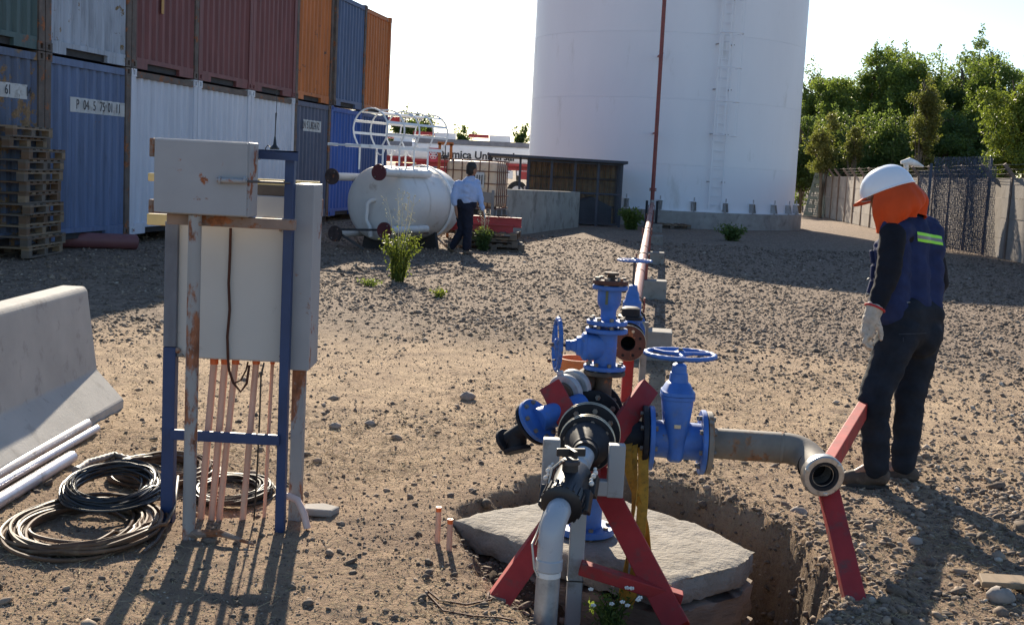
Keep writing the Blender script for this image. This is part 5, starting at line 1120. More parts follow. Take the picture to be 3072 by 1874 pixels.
MB().tube(path, 0.067, 28, cap=False).build('bent_pipe', M_ELB, el, smooth=50)
for s in (2, 13): MB().lathe([(0.068, -0.006), (0.0705, 0), (0.068, 0.006)], path[s], path[s + 1] - path[s] if s < 14 else od, 28).build('weld_bead', M_ELB, el, smooth=50)
M_RING = mat('scratched_aluminium', (0.48, 0.45, 0.41), 0.35, metal=0.75, var=0.3, vs=14, dirt=0.2)
MB().lathe([(0.055, -0.03), (0.086, -0.028), (0.089, -0.02), (0.089, 0.012), (0.083, 0.018), (0.064, 0.018), (0.060, 0.006), (0.052, 0.006)], po, od, 40).build('coupling_ring', M_RING, el, smooth=30)
MB().lathe([(0.0645, 0.012), (0.064, 0.016), (0.050, 0.016), (0.046, 0.006), (0.046, -0.03)], po, od, 40).build('rubber_seal', M_VBLACK, el, smooth=30)
MB().lathe([(0.044, 0.004), (0.047, 0.004), (0.0455, -0.1)], po, od, 32).build('inner_lip', M_RING, el, smooth=30)
MB().lathe([(0, -0.12), (0.07, -0.12)], po, od, 24).build('pipe_bore', M_HOLE, el)
for k in range(3):
    x, y, d = frame_from(od); a = 0.7 + k * 2.1; c = po + (x * math.cos(a) + y * math.sin(a)) * 0.078; MB().box(c + od * 0.016, (0.02, 0.012, 0.014)).build('coupling_lug', M_RING, el, bevel=0.003)
# ---- vertical stack: rusty spool, side gate valve, air valve
VC = at(1809, 1170, 5.64); vx = VC.x; vy = VC.y
def zz_(py): return at(1812, py, vy).z
MB().cyl((vx, vy, VC.z - 0.12), (vx, vy, zz_(1112)), 0.040, n=24).build('vertical_spool', M_RUSTPIPE, asm, smooth=40)
flange('rusty_flange', (vx, vy, zz_(1117)), (0, 0, 1), 0.098, 0.02, M_RUSTPIPE, asm, 8, bolt=False)
sv = thing('gate_valve', 'upright blue gate valve with its handwheel turned to the left', 'valve', (vx, vy, zz_(1110)))
flange('flange', (vx, vy, zz_(1101)), (0, 0, 1), 0.098, 0.02, M_VBLUE, sv, 8, bsz=0.010, blen=0.016)
flange('flange', (vx, vy, zz_(990)), (0, 0, 1), 0.098, 0.02, M_VBLUE, sv, 8, bsz=0.010, bolt=False)
MB().cyl((vx, vy, zz_(1098)), (vx, vy, zz_(992)), 0.052, n=24).build('valve_body', M_VBLUE, sv, smooth=40)
vm = V(vx, vy, zz_(1040)); LD = V(-1, -0.05, 0).normalized()
oval_stack([(0.0, 0.058, 0.05), (0.06, 0.062, 0.055), (0.085, 0.062, 0.056), (0.09, 0.066, 0.06), (0.105, 0.064, 0.058), (0.118, 0.046, 0.042), (0.135, 0.042, 0.038), (0.14, 0.03, 0.03), (0.165, 0.022, 0.022), (0.168, 0.026, 0.026), (0.185, 0.024, 0.024), (0.188, 0.014, 0.014)], vm, M_VBLUE, 'side_bonnet', sv, V(0, 0, 1), V(0, 1, 0), LD)
MB().cyl(vm + LD * 0.18, vm + LD * 0.245, 0.008, n=10).build('stem', M_RUSTPIPE, sv, smooth=40)
wc = vm + LD * 0.225; wc.z = at(1655, 1031, vy).z; hw = handwheel(wc, LD + V(0, -0.06, 0), 0.117, M_VBLUE, sv, 0.0105)
MB().tube([wc + V(-0.0, 0, -0.072), wc + V(-0.03, -0.01, -0.075)], 0.003, 6).build('handle_pin', M_STEEL, hw); MB().sphere(wc + V(-0.034, -0.01, -0.076), 0.010, 10, 8).build('handle_knob', M_STEEL, hw, smooth=60)
arv = thing('air_valve', 'blue air release valve with a rusty bolted lid on top of the stack', 'valve', (vx, vy, zz_(975)))
flange('flange', (vx, vy, zz_(966)), (0, 0, 1), 0.095, 0.02, M_VBLUE, arv, 8, bsz=0.010, blen=0.015)
top = [(0, zz_(972)), (0.036, zz_(972)), (0.036, zz_(932)), (0.040, zz_(925)), (0.052, zz_(912)), (0.055, zz_(900)), (0.055, zz_(858)), (0.0, zz_(858))]
MB().lathe([(r, h) for r, h in top], (vx + 0.004, vy, 0), (0, 0, 1), 28).build('float_chamber', M_VBLUE, arv, smooth=40)
flange('body_flange', (vx + 0.005, vy, zz_(861)), (0, 0, 1), 0.082, 0.02, M_VBLUE, arv, 6, bolt=False)
flange('lid', (vx + 0.005, vy, zz_(845)), (0, 0, 1), 0.082, 0.02, M_BROWN, arv, 6, bsz=0.014, blen=0.012, br=0.062)
MB().lathe([(0, 0.0), (0.018, 0.0), (0.018, 0.02), (0.034, 0.022), (0.034, 0.034), (0, 0.036)], (vx + 0.008, vy, zz_(838)), (0, 0, 1), 18).build('lid_cap', M_RUSTPIPE, arv, smooth=30)
MB().box((vx - 0.012, vy - 0.0555, zz_(885)), (0.012, 0.004, 0.075)).build('paint_drip', mat('olive_paint_streak', (0.09, 0.10, 0.05), 0.6), arv)
# ---- left branch going down to the left, with clamps
la0 = at(1745, 1215, 5.45); lf = at(1612, 1262, 5.28); lend = at(1530, 1318, 5.36); LDn = (lend - lf).normalized()
lbv = thing('branch_valve', 'blue flanged branch valve pointing down to the left', 'valve', (lf.x, lf.y, 0))
MB().tube([la0, lf], 0.055, 24).build('branch_pipe', M_VBLUE, lbv, smooth=40)
flange('flange', lf, LDn, 0.105, 0.022, M_VBLUE, lbv, 8, bsz=0.010)
flange('flange', lf + LDn * 0.024, LDn, 0.105, 0.016, M_VBLACK, lbv, 8, bolt=False)
MB().tube([lf + LDn * 0.02, lend], 0.040, 20).build('black_stub', M_VBLACK, lbv, smooth=40)
flange('black_end_flange', lend + LDn * 0.02, LDn, 0.062, 0.02, M_VBLACK, lbv, 8, bolt=False)
dn2 = V(0.25, -0.35, -0.9).normalized(); MB().tube([lend - LDn * 0.05, lend - LDn * 0.03 + dn2 * 0.05], 0.042, 20).build('drop_stub', M_VBLACK, lbv, smooth=40)
flange('black_drop_flange', lend - LDn * 0.03 + dn2 * 0.06, dn2, 0.062, 0.02, M_VBLACK, lbv, 8, bolt=False)
# pale clamped coupling behind
ck = thing('pipe_coupling', 'pale dirty clamp coupling with twin rings behind the red trestle', 'coupling', (at(1715, 1160, 5.62).x, 5.62, 0.0))
c0, c1 = at(1690, 1180, 5.50), at(1790, 1120, 5.75); cd = (c1 - c0).normalized(); M_CLAMP = mat('dirty_pale_clamp', (0.32, 0.33, 0.35), 0.5, var=0.2, dirt=0.3)
MB().tube([c0 - cd * 0.02, c1], 0.055, 22).build('rusty_spool', M_RUSTPIPE, ck, smooth=40)
for s in (0.02, 0.095): MB().lathe([(0.055, -0.02), (0.082, -0.018), (0.086, -0.008), (0.086, 0.008), (0.082, 0.018), (0.055, 0.02)], c0 + cd * s, cd, 30).build('clamp_ring', M_CLAMP, ck, smooth=40)
for s in (0.055,): MB().lathe([(0.062, -0.012), (0.066, 0), (0.062, 0.012)], c0 + cd * s, cd, 30).build('clamp_gasket', M_VBLACK, ck, smooth=40)
MB().box(c0 + cd * 0.02 + V(-0.03, 0, 0.088), (0.03, 0.03, 0.02)).build('clamp_lug', M_CLAMP, ck, bevel=0.004)
# ================================================================ RED X TRESTLE
M_REDE = M_REDT
xt = thing('red_trestle', 'red steel X trestle crossing behind the black flanges', 'trestle', (0.3, 4.75, -0.1))
def beam(p0, p1, w, h, name, par, m=M_REDT, up=(0, -1, 0), bevel=0.004): return MB().bar(p0, p1, w, h, up).build(name, m, par, bevel=bevel)
t1, f1 = at(1652, 1158, 5.42), at(2035, 1885, 4.62); t2, f2 = at(1950, 1168, 5.42), at(1478, 1832, 4.50)
f1.z = min(f1.z, 0); 
beam(t1, f1, 0.10, 0.05, 'cross_leg', xt); beam(t2 + V(0, 0.055, 0), f2 + V(0, 0.03, 0), 0.092, 0.045, 'cross_leg', xt)
beam(at(1740, 1700, 4.76), at(2045, 1795, 4.72), 0.062, 0.05, 'foot_rail', xt, up=(0, 0, 1))
fz = gz(f2.x, f2.y); MB().bar(f2 + V(0.012, 0.03, 0.045), f2 + V(-0.012, 0.02, -0.03), 0.075, 0.05, (0, -1, 0)).build('muddy_foot', M_SLABB, xt)
# second red stand under the outlet
st = thing('red_stand', 'red steel stand holding up the outlet pipe beside the worker', 'stand', (at(2490, 1450, 5.15).x, 5.15, 0))
h0 = at(2486, 1398, 5.22); h1 = at(2628, 1163, 7.15)
beam(h0 - (h1 - h0).normalized() * 0.05, h1, 0.05, 0.09, 'top_beam', st, up=(0, 0, 1))
leg = at(2604, 1905, 4.40); beam(at(2478, 1440, 5.14), leg + V(0.012, 0, -0.1), 0.085, 0.045, 'stand_leg', st)
beam(h1 + V(-0.02, 0, -0.02), V(h1.x + 0.10, h1.y + 0.25, -0.05), 0.08, 0.045, 'stand_leg', st); beam(h1 + V(-0.04, -0.04, -0.02), V(h1.x + 0.02, h1.y - 0.2, -0.05), 0.08, 0.045, 'stand_leg', st)
# ================================================================ GREY FORK POST
fk = thing('fork_post', 'grey square tube post with a U fork at its top in front of the manifold', 'post', (at(1730, 1840, 4.62).x, 4.62, -0.1))
FY = 4.80
def sq(px, pyref, y0, y1, w, name, Y=FY, d=0.055):
    x = at(px, pyref, Y).x; z1, z0 = at(px, y0, Y).z, at(px, y1, Y).z; return MB().b2((x - w / 2, Y, z0), (x + w / 2, Y + d, z1)).build(name, M_GREYG, fk, bevel=0.005)
sq(1652, 1400, 1318, 1490, 0.068, 'fork_arm'); sq(1850, 1400, 1336, 1494, 0.066, 'fork_arm')
xa, xb = at(1622, 1470, FY).x, at(1868, 1470, FY).x; za, zb2 = at(1745, 1440, FY).z, at(1745, 1486, FY).z
MB().b2((xa, FY + 0.003, zb2), (xb, FY + 0.052, za)).build('fork_base', M_GREYG, fk, bevel=0.005)
x = at(1728, 1700, FY).x; MB().b2((x - 0.031, FY + 0.0, -0.4), (x + 0.031, FY + 0.05, zb2)).build('post', M_GREYG, fk, bevel=0.005)
MB().b2((x - 0.033, FY - 0.003, at(1728, 1743, FY).z - 0.002), (x + 0.033, FY + 0.053, at(1728, 1743, FY).z + 0.003)).build('wire_tie', M_BLACKC, fk)
# ================================================================ PVC VALVE, ELBOW AND GALVANISED PIPE
pv = thing('plastic_valve', 'black plastic union ball valve with a cross handle', 'valve', (at(1695, 1450, 4.6).x, 4.62, 0.1))
vA = along(-0.17); vB = at(1672, 1540, 4.42); vdir = (vB - vA).normalized(); vM = vA.lerp(vB, 0.60)
MB().tube([vA - vdir * 0.04, vM], 0.036, 22).build('inlet_pipe', M_PVC, pv, smooth=40)
MB().lathe([(0.036, 0.02), (0.044, 0.024), (0.044, 0.10), (0.036, 0.105)], vA, vdir, 24).build('inlet_socket', M_PVC, pv, smooth=35)
bx, by, bd = frame_from(vdir)
k_ = 1.28
MB().lathe([(r * k_, h * k_) for r, h in ((0.03, -0.085), (0.052, -0.08), (0.058, -0.065), (0.058, 0.05), (0.062, 0.055), (0.062, 0.10), (0.05, 0.11), (0.03, 0.112))], vM, vdir, 26).build('valve_body', M_PVCB, pv, smooth=35)
for k in range(20):
    a = 2 * PI * k / 20; u = bx * math.cos(a) + by * math.sin(a)
    MB().bar(vM + (u * 0.062 + vdir * 0.055) * k_, vM + (u * 0.062 + vdir * 0.10) * k_, 0.010, 0.010, u).build('union_rib', M_PVCB, pv)
M_SEAL = mat('white_sealant', (0.6, 0.56, 0.5), 0.8)
for sgn in (-1, 1):
    for s in (-0.06, 0.035): MB().bar(vM + (bx * sgn * 0.064 + vdir * (s - 0.02) - V(0, 0, 0.035)) * k_, vM + (bx * sgn * 0.064 + vdir * (s + 0.03) + V(0, 0, 0.005)) * k_, 0.030, 0.085).build('body_lug', M_PVCB, pv, bevel=0.005)
    for k in range(6): MB().sphere(vM + (bx * sgn * (0.066 + 0.004 * (k % 2)) + vdir * (-0.055 + 0.014 * k) + V(0, 0, 0.038 - 0.004 * (k % 3))) * k_, 0.0075 + 0.003 * (k % 2), 8, 6).build('sealant_smear', M_SEAL, pv, smooth=60)
MB().cyl(vM, vM + V(0, 0, 0.115), 0.034, 0.030, n=20).build('stem_neck', M_PVCB, pv, smooth=40); MB().lathe([(0.037, 0), (0.038, 0.014), (0.031, 0.018)], vM + V(0, 0, 0.095), (0, 0, 1), 20).build('neck_collar', M_PVCG, pv, smooth=30)
hc = vM + V(0, 0, 0.14)
hd = MB().bar(hc - V(0.055, 0.012, 0), hc + V(0.055, 0.012, 0), 0.016, 0.030).bar(hc - V(-0.018, 0.052, 0), hc + V(-0.018, 0.052, 0), 0.015, 0.0302).build('cross_handle', M_PVCB, pv, bevel=0.003)
MB().lathe([(0.038, -0.02), (0.046, -0.018), (0.046, 0.012), (0.038, 0.014)], vM + vdir * 0.125, vdir, 26).build('outlet_collar', M_PVCG, pv, smooth=35)
pe = thing('plastic_elbow', 'grey plastic elbow turning down into the galvanised pipe', 'pipe', (vB.x, vB.y, -0.1))
e0 = vM + vdir * 0.115; eb = at(1650, 1650, 4.36); dn = V(-0.012, 0, -1).normalized(); pth = [e0]
for k in range(11):
    t = k / 10; q0 = e0 + vdir * 0.02; q1 = q0 + vdir * 0.10; q2 = eb - dn * 0.10; q3 = eb
    pth.append(q0 * (1 - t) ** 3 + q1 * 3 * t * (1 - t) ** 2 + q2 * 3 * t * t * (1 - t) + q3 * t ** 3)
pth.append(eb + dn * 0.05); MB().tube(pth, [0.037, 0.037] + [0.0465] * (len(pth) - 2), 26, cap=False).build('elbow_body', M_PVC, pe, smooth=50)
MB().lathe([(0.0465, 0.0), (0.050, 0.003), (0.050, 0.04), (0.046, 0.045)], eb + dn * 0.03, dn, 26).build('elbow_socket', M_PVC, pe, smooth=30)
MB().lathe([(0.044, 0.0), (0.046, 0.002), (0.046, 0.02), (0.044, 0.022)], eb + dn * 0.075, dn, 26).build('white_collar', mat('white_plastic', (0.72, 0.71, 0.69), 0.35), pe, smooth=30)
MB().cyl(eb + dn * 0.07, eb + dn * 0.62, 0.044, n=28).build('galvanised_pipe', M_GALV, pe, smooth=40)
wr = [hc + V(-0.035, -0.02, -0.03), hc + V(-0.07, -0.03, -0.06), hc + V(-0.085, -0.04, -0.14), vM + V(-0.09, -0.09, -0.06), e0 + V(-0.085, -0.03, -0.10), eb + V(-0.068, -0.03, 0.03), eb + V(-0.055, -0.03, -0.06), eb + V(-0.04, -0.03, -0.09)]
M_WH = mat('dusty_white_wire', (0.5, 0.45, 0.38), 0.5, bump=0)
MB().tube(wr, 0.004, 6).build('signal_wire', M_WH, pv, smooth=60); MB().tube([w + V(0.012, -0.006, 0.004 * math.sin(i * 2.0)) for i, w in enumerate(wr[:6])], 0.003, 6).build('signal_wire', M_CABLE, pv, smooth=60)
# ================================================================ YELLOW STRAPS
ys = thing('lifting_straps', 'dirty yellow lifting straps hanging from the black branch pipe', 'strap', (at(1920, 1500, 5.1).x, 5.1, 0.0))
def strap(pts, w=0.034, tw=0.0):
    P = []; W_ = []
    for i in range(len(pts) - 1):
        for k in range(8): P.append(pts[i].lerp(pts[i + 1], k / 8))
    P.append(pts[-1]); n = len(P)
    # relax to round the corners
    for _ in range(6): P = [P[0]] + [(P[i - 1] + P[i] * 2 + P[i + 1]) / 4 for i in range(1, n - 1)] + [P[-1]]
    for i in range(n): a = 0.5 + tw * i / n; W_.append(V(math.cos(a), -math.sin(a) * 0.7, 0.05))
    MB().ribbon(P, W_, w, 0.003).build('strap_loop', M_STRAP, ys, smooth=60)
sy = RB.y - 0.085
strap([at(1905, 1300, RB.y), at(1898, 1345, sy), at(1905, 1480, sy - 0.16), at(1890, 1620, sy - 0.32), at(1872, 1740, sy - 0.42), at(1866, 1800, sy - 0.45)], 0.045, 2.0)
strap([at(1890, 1300, RB.y), at(1880, 1345, sy - 0.012), at(1885, 1420, sy - 0.08), at(1935, 1560, sy - 0.22), at(1945, 1640, sy - 0.28), at(1952, 1662, sy - 0.29), at(1935, 1670, sy - 0.29), at(1925, 1600, sy - 0.26)], 0.042, 1.4)
strap([at(1925, 1300, RB.y), at(1930, 1350, sy), at(1930, 1500, sy - 0.17), at(1915, 1650, sy - 0.34), at(1895, 1790, sy - 0.46), at(1878, 1822, sy - 0.48), at(1864, 1800, sy - 0.47)], 0.048, 0.6)
# ================================================================ PIPELINE END: BROWN FLANGE, STRAINER, GATE VALVE
pe2 = thing('pipeline_valve', 'blue gate valve and strainer at the open end of the long pipe', 'valve', (PA.x, PA.y + 0.5, 0.1))
def pa(s): return PA + PDIR * s
flange('open_flange', pa(0), PDIR, 0.125, 0.024, M_BROWN, pe2, 8, bolt=False, hr=0.052, edge=M_PALEMET)
x, y, d = frame_from(PDIR)
for k in range(8):
    a = 0.35 + 2 * PI * k / 8; c = pa(-0.013) + (x * math.cos(a) + y * math.sin(a)) * 0.092; MB().lathe([(0, 0), (0.011, 0)], c, -PDIR, 12).build('bolt_hole', M_PALEMET if k in (0, 1, 2, 7) else M_HOLE, pe2)
MB().lathe([(0.052, -0.012), (0.050, 0.2)], PA, PDIR, 28).build('open_bore', M_HOLE, pe2); MB().lathe([(0.0, 0.18), (0.05, 0.18)], PA, PDIR, 24).build('bore_end', M_HOLE, pe2)
MB().lathe([(0.057, 0.012), (0.057, 0.26), (0.075, 0.30), (0.085, 0.40), (0.075, 0.5), (0.06, 0.52), (0.06, 1.3)], PA, PDIR, 28).build('body_pipe', M_VBLUE, pe2, smooth=40)
for s, m in ((0.24, M_VBLACK), (0.275, M_VBLUE), (0.56, M_VBLUE), (0.60, M_VBLACK), (0.68, M_VBLACK), (0.97, M_VBLUE), (1.01, M_VBLACK), (1.2, M_VBLACK)): flange('flange', pa(s), PDIR, 0.115, 0.024, m, pe2, 8, bolt=(s in (0.24, 0.60, 0.68)), bsz=0.013, edge=M_PALEMET if s in (0.60, 0.68) else None)
oval_stack([(0.04, 0.07, 0.08), (0.10, 0.075, 0.085), (0.105, 0.092, 0.098), (0.12, 0.092, 0.098)], pa(0.41), M_VBLUE, 'strainer_body', pe2, x, PDIR, V(0, 0, 1))
oval_stack([(0.122, 0.092, 0.098), (0.145, 0.09, 0.095), (0.15, 0.07, 0.075), (0.20, 0.066, 0.07), (0.21, 0.05, 0.05)], pa(0.41), M_VBLACK, 'strainer_cover', pe2, x, PDIR, V(0, 0, 1))
gp_ = pa(0.82)
oval_stack([(-0.05, 0.05, 0.06), (0.08, 0.065, 0.075), (0.14, 0.072, 0.082), (0.20, 0.072, 0.08), (0.22, 0.056, 0.065), (0.27, 0.048, 0.052), (0.29, 0.038, 0.04), (0.33, 0.032, 0.034), (0.335, 0.02, 0.02)], gp_, M_VBLUE, 'valve_bonnet', pe2, x, PDIR, V(0, 0, 1))
wz = at(1897, 781, gp_.y).z; MB().cyl(gp_ + V(0, 0, 0.3), V(gp_.x, gp_.y, wz + 0.02), 0.01, n=10).build('stem', M_STEEL, pe2)
handwheel(V(gp_.x, gp_.y, wz), (0, 0, 1), 0.125, M_VBLUE, pe2, 0.009)
MB().box((PA.x + 0.02, PA.y + 0.1, PA.z / 2 - 0.1), (0.075, 0.075, PA.z + 0.0), None).build('red_prop', M_REDT, pe2, bevel=0.004)
MB().bar((pa(0.9).x + 0.11, pa(0.9).y, -0.05), (pa(0.9).x + 0.11, pa(0.9).y, PA.z + 0.05), 0.05, 0.05).build('side_prop', M_BLOCK, pe2)
# orange bucket behind the stack
bk = at(1745, 1073, 8.0); bkg = V(bk.x - 0.01, 8.0, 0); M_BKT = mat('orange_bucket_plastic', (0.52, 0.16, 0.05), 0.45, var=0.1)
bt = thing('bucket', 'open orange plastic bucket standing behind the valve stack', 'bucket', bkg)
MB().lathe([(0, 0.01), (0.10, 0.01), (0.132, bk.z), (0.142, bk.z), (0.142, bk.z - 0.02), (0.134, bk.z - 0.022), (0.104, 0.0), (0, 0.0)], (bkg.x, bkg.y, gz(bkg.x, bkg.y)), (0, 0, 1), 32).build('bucket_wall', M_BKT, bt, smooth=40)
MB().tube([V(bkg.x - 0.14 * math.cos(a), bkg.y - 0.02 - 0.10 * math.sin(a) * 0.4, bk.z - 0.01 - 0.15 * math.sin(a)) for a in np.linspace(0, PI, 13)], 0.005, 6).build('bail_handle', M_BKT, bt, smooth=60)

# ================================================================ PEOPLE
from mathutils.bvhtree import BVHTree
def capsule(mb, p0, p1, r0, r1, n=14, m=5):
    p0 = Vector(p0); p1 = Vector(p1); x, y, d = frame_from(p1 - p0); L = (p1 - p0).length; prof = []
    for k in range(m + 1): a = PI / 2 * k / m; prof.append((max(1e-4, r0 * math.sin(a)), -r0 * math.cos(a)))
    for k in range(m + 1): a = PI / 2 * k / m; prof.append((max(1e-4, r1 * math.cos(a)), L + r1 * math.sin(a)))
    mb.lathe(prof, p0, d, n)
def ell(mb, c, sc, R=None): mb.sphere(c, 1.0, 16, 12, sc, R)
def blob(name, parts, m, parent, voxel=0.012, smooth=6, wrinkle=0.0, wscale=14, seed=0):
    mb = MB()
    for p in parts:
        if p[0] == 'c': capsule(mb, *p[1:])
        else: ell(mb, *p[1:])
    off = WLOC[parent.name]; me = mb.mesh('tmp', off); o = bpy.data.objects.new('tmp', me); COL.objects.link(o)
    # make sure every closed piece has outward normals for the voxel union
    bm = bmesh.new(); bm.from_mesh(me); bmesh.ops.remove_doubles(bm, verts=bm.verts, dist=2e-4); bmesh.ops.holes_fill(bm, edges=[e for e in bm.edges if e.is_boundary]); bmesh.ops.recalc_face_normals(bm, faces=bm.faces); bm.to_mesh(me); bm.free()
    r = o.modifiers.new('r', 'REMESH'); r.mode = 'VOXEL'; r.voxel_size = voxel
    s = o.modifiers.new('s', 'SMOOTH'); s.iterations = smooth; s.factor = 0.5
    dg = bpy.context.evaluated_depsgraph_get(); nm = bpy.data.meshes.new_from_object(o.evaluated_get(dg)); bpy.data.objects.remove(o)
    if wrinkle:
        nv = len(nm.vertices); co = np.zeros(nv * 3); nm.vertices.foreach_get('co', co); co = co.reshape(-1, 3); no = np.zeros(nv * 3); nm.vertices.foreach_get('normal', no); no = no.reshape(-1, 3)
        w = fbm(co[:, 0] * wscale + co[:, 2] * wscale * 0.7 + seed, co[:, 2] * wscale * 1.6 + co[:, 1] * wscale * 0.8, 3, 77 + seed)
        co = co + no * (w * wrinkle * 2)[:, None]; nm.vertices.foreach_set('co', co.ravel()); nm.update()
    nm.name = name; nm.polygons.foreach_set('use_smooth', [True] * len(nm.polygons)); nm.materials.clear(); nm.materials.append(m)
    ob = bpy.data.objects.new(name, nm); COL.objects.link(ob); ob.parent = parent; WLOC[ob.name] = off; return ob
def bvh_of(ob):
    off = Vector(WLOC[ob.name]); me = ob.data
    return BVHTree.FromPolygons([v.co + off for v in me.vertices], [tuple(p.vertices) for p in me.polygons])
def drape(ob, quad, nu, nv, off=0.004, thick=0.003):
    bv = bvh_of(ob); A, B, C_, D = quad; G = []
    for i in range(nu + 1):
        for j in range(nv + 1):
            u, v = i / nu, j / nv; px = (A[0] * (1 - u) + B[0] * u) * (1 - v) + (D[0] * (1 - u) + C_[0] * u) * v; py = (A[1] * (1 - u) + B[1] * u) * (1 - v) + (D[1] * (1 - u) + C_[1] * u) * v
            d = ray(px, py).normalized(); h = bv.ray_cast(CP, d)
            if h[0] is None: h = bv.find_nearest(CP + d * 6.7)
            G.append(h[0] + h[1] * off)
    mb = MB(); fs = []
    for i in range(nu):
        for j in range(nv): a = i * (nv + 1) + j; fs.append((a, a + nv + 1, a + nv + 2, a + 1))
    return mb.add(G, fs)
def cloth(name, col, rough=0.85, weave=500, var=0.25, sheen=0.0): return mat(name, col, rough, var=var, vs=9, bump=0.35, bs=weave, bdist=0.001, spec=0.2)
M_NAVY = cloth('navy_vest_cloth', (0.018, 0.028, 0.08)); M_BLKSW = cloth('dark_knit_sleeve', (0.010, 0.011, 0.016)); M_JEAN = cloth('black_blue_denim', (0.014, 0.018, 0.026), var=0.4)
M_ORC = cloth('orange_neck_cloth', (0.52, 0.062, 0.012), 0.7, 300, 0.1); M_HELM = mat('white_helmet_plastic', (0.68, 0.69, 0.71), 0.22, var=0.03, bump=0.0, coat=0.3)
M_SKIN = mat('tan_skin', (0.26, 0.13, 0.08), 0.5, var=0.1, bump=0.1); M_BOOT = mat('dusty_brown_boot', (0.065, 0.045, 0.032), 0.75, var=0.3, vs=14, dirt=0.25, dirtcol=(0.14, 0.105, 0.075)); M_SOLE = mat('dark_boot_sole', (0.035, 0.028, 0.024), 0.8)
M_GLOVE = mat('pale_leather_glove', (0.42, 0.36, 0.29), 0.75, var=0.25, vs=20, dirt=0.3, dirtcol=(0.2, 0.16, 0.12), bump=0.3); M_REDTRIM = mat('red_cuff_trim', (0.42, 0.02, 0.02), 0.7)
M_LIME = mat('lime_reflective_band', (0.28, 0.85, 0.06), 0.5, var=0.05, bump=0); M_SILV = mat('silver_reflective_tape', (0.17, 0.18, 0.19), 0.4, var=0.1, bump=0)
wp = gnd(2660, 1452); wk = thing('person', 'worker in white hard hat, orange neck cloth and navy vest looking down', 'person', (wp.x, wp.y, 0.0))
gzw = gz(wp.x, wp.y)
Y0 = 6.68
hipL, hipR = at(2700, 990, 6.58), at(2768, 990, 6.80); knL, knR = at(2624, 1188, 6.50), at(2730, 1192, 6.78); anL, anR = at(2628, 1392, 6.52), at(2712, 1384, 6.76)
shL, shR = at(2678, 706, 6.48), at(2785, 700, 6.85); elL, elR = at(2664, 828, 6.41), at(2812, 850, 6.93); wrL, wrR = at(2624, 930, 6.37), at(2760, 945, 6.95)
nk = at(2716, 662, 6.68); hd_ = at(2668, 596, 6.65); pel = at(2735, 985, 6.69); che = at(2726, 740, 6.67)
def foot(px0, py0, px1, py1, Y_0, Y_1):
    a, b_ = at(px0, py0, Y_0), at(px1, py1, Y_1); return a, b_
hlL, toL = at(2642, 1428, 6.53), at(2552, 1430, 6.57); hlR, toR = at(2730, 1424, 6.76), at(2668, 1424, 6.80)
zs = min(hlL.z, toL.z) - 0.045; zsR = min(hlR.z, toR.z) - 0.045
# skin body, one continuous surface
blob('body', [('c', pel, che, 0.10, 0.10), ('c', che, nk, 0.09, 0.055), ('c', nk, hd_, 0.055, 0.06), ('e', hd_, (0.075, 0.095, 0.11)), ('c', shL, shR, 0.055, 0.055), ('c', shL, elL, 0.045, 0.038), ('c', elL, wrL, 0.038, 0.03), ('c', shR, elR, 0.045, 0.038), ('c', elR, wrR, 0.038, 0.03),
    ('c', wrR, wrR + V(-0.05, 0.05, -0.06), 0.035, 0.03), ('c', hipL, knL, 0.08, 0.055), ('c', knL, anL, 0.052, 0.038), ('c', hipR, knR, 0.08, 0.055), ('c', knR, anR, 0.052, 0.038), ('c', hipL, hipR, 0.09, 0.09), ('c', anL, toL, 0.035, 0.03), ('c', anR, toR, 0.035, 0.03),
    ('e', at(2624, 606, 6.69), (0.025, 0.03, 0.05)), ('c', at(2621, 606, 6.70), at(2617, 612, 6.705), 0.012, 0.012)], M_SKIN, wk, 0.016, 4)
tr = blob('trousers', [('c', hipL, knL, 0.116, 0.088), ('c', knL, anL + V(0, 0, 0.0), 0.086, 0.070), ('c', anL, anL + V(0, 0, -0.015), 0.066, 0.066), ('c', hipR, knR, 0.116, 0.088), ('c', knR, anR, 0.085, 0.070), ('c', anR, anR + V(0, 0, -0.012), 0.066, 0.066),
    ('c', hipL, hipR, 0.115, 0.118), ('e', at(2765, 1010, 6.70), (0.115, 0.10, 0.12)), ('c', at(2705, 945, 6.60), at(2768, 945, 6.76), 0.115, 0.115)], M_JEAN, wk, 0.011, 7, 0.013, 10, 3)
MB().tube([at(2700 + 80 * k / 8, 1004 - 6 * math.sin(k / 8 * PI), 6.535 + 0.012 * k) for k in range(9)], 0.0022, 5)
for q in (((2696, 1001), (2778, 997), (2778, 1000), (2696, 1004)), ((2708, 1012), (2711, 1012), (2711, 1024), (2708, 1024))): drape(tr, q, 14, 2, 0.003).build('pocket_seam', cloth('worn_denim_seam', (0.035, 0.04, 0.05)), tr)
blob('sweater', [('c', shL, elL, 0.074, 0.062), ('c', elL, wrL, 0.061, 0.045), ('c', shR, elR, 0.074, 0.062), ('c', elR, wrR, 0.061, 0.048), ('c', shL, shR, 0.06, 0.06), ('c', che, pel + V(0, 0, 0.05), 0.08, 0.08)], M_BLKSW, wk, 0.010, 6, 0.008, 12, 1)
vs_ = blob('vest', [('c', at(2682, 722, 6.58), at(2672, 925, 6.58), 0.085, 0.105), ('c', at(2772, 718, 6.78), at(2765, 925, 6.77), 0.112, 0.112), ('c', at(2722, 690, 6.68), at(2722, 925, 6.68), 0.115, 0.125), ('c', nk + V(0, 0, -0.02), at(2684, 695, 6.53), 0.080, 0.086), ('c', nk + V(0, 0, -0.02), at(2775, 690, 6.80), 0.075, 0.085), ('c', at(2648, 745, 6.63), at(2648, 925, 6.63), 0.055, 0.075)], M_NAVY, wk, 0.010, 5, 0.013, 11, 2)
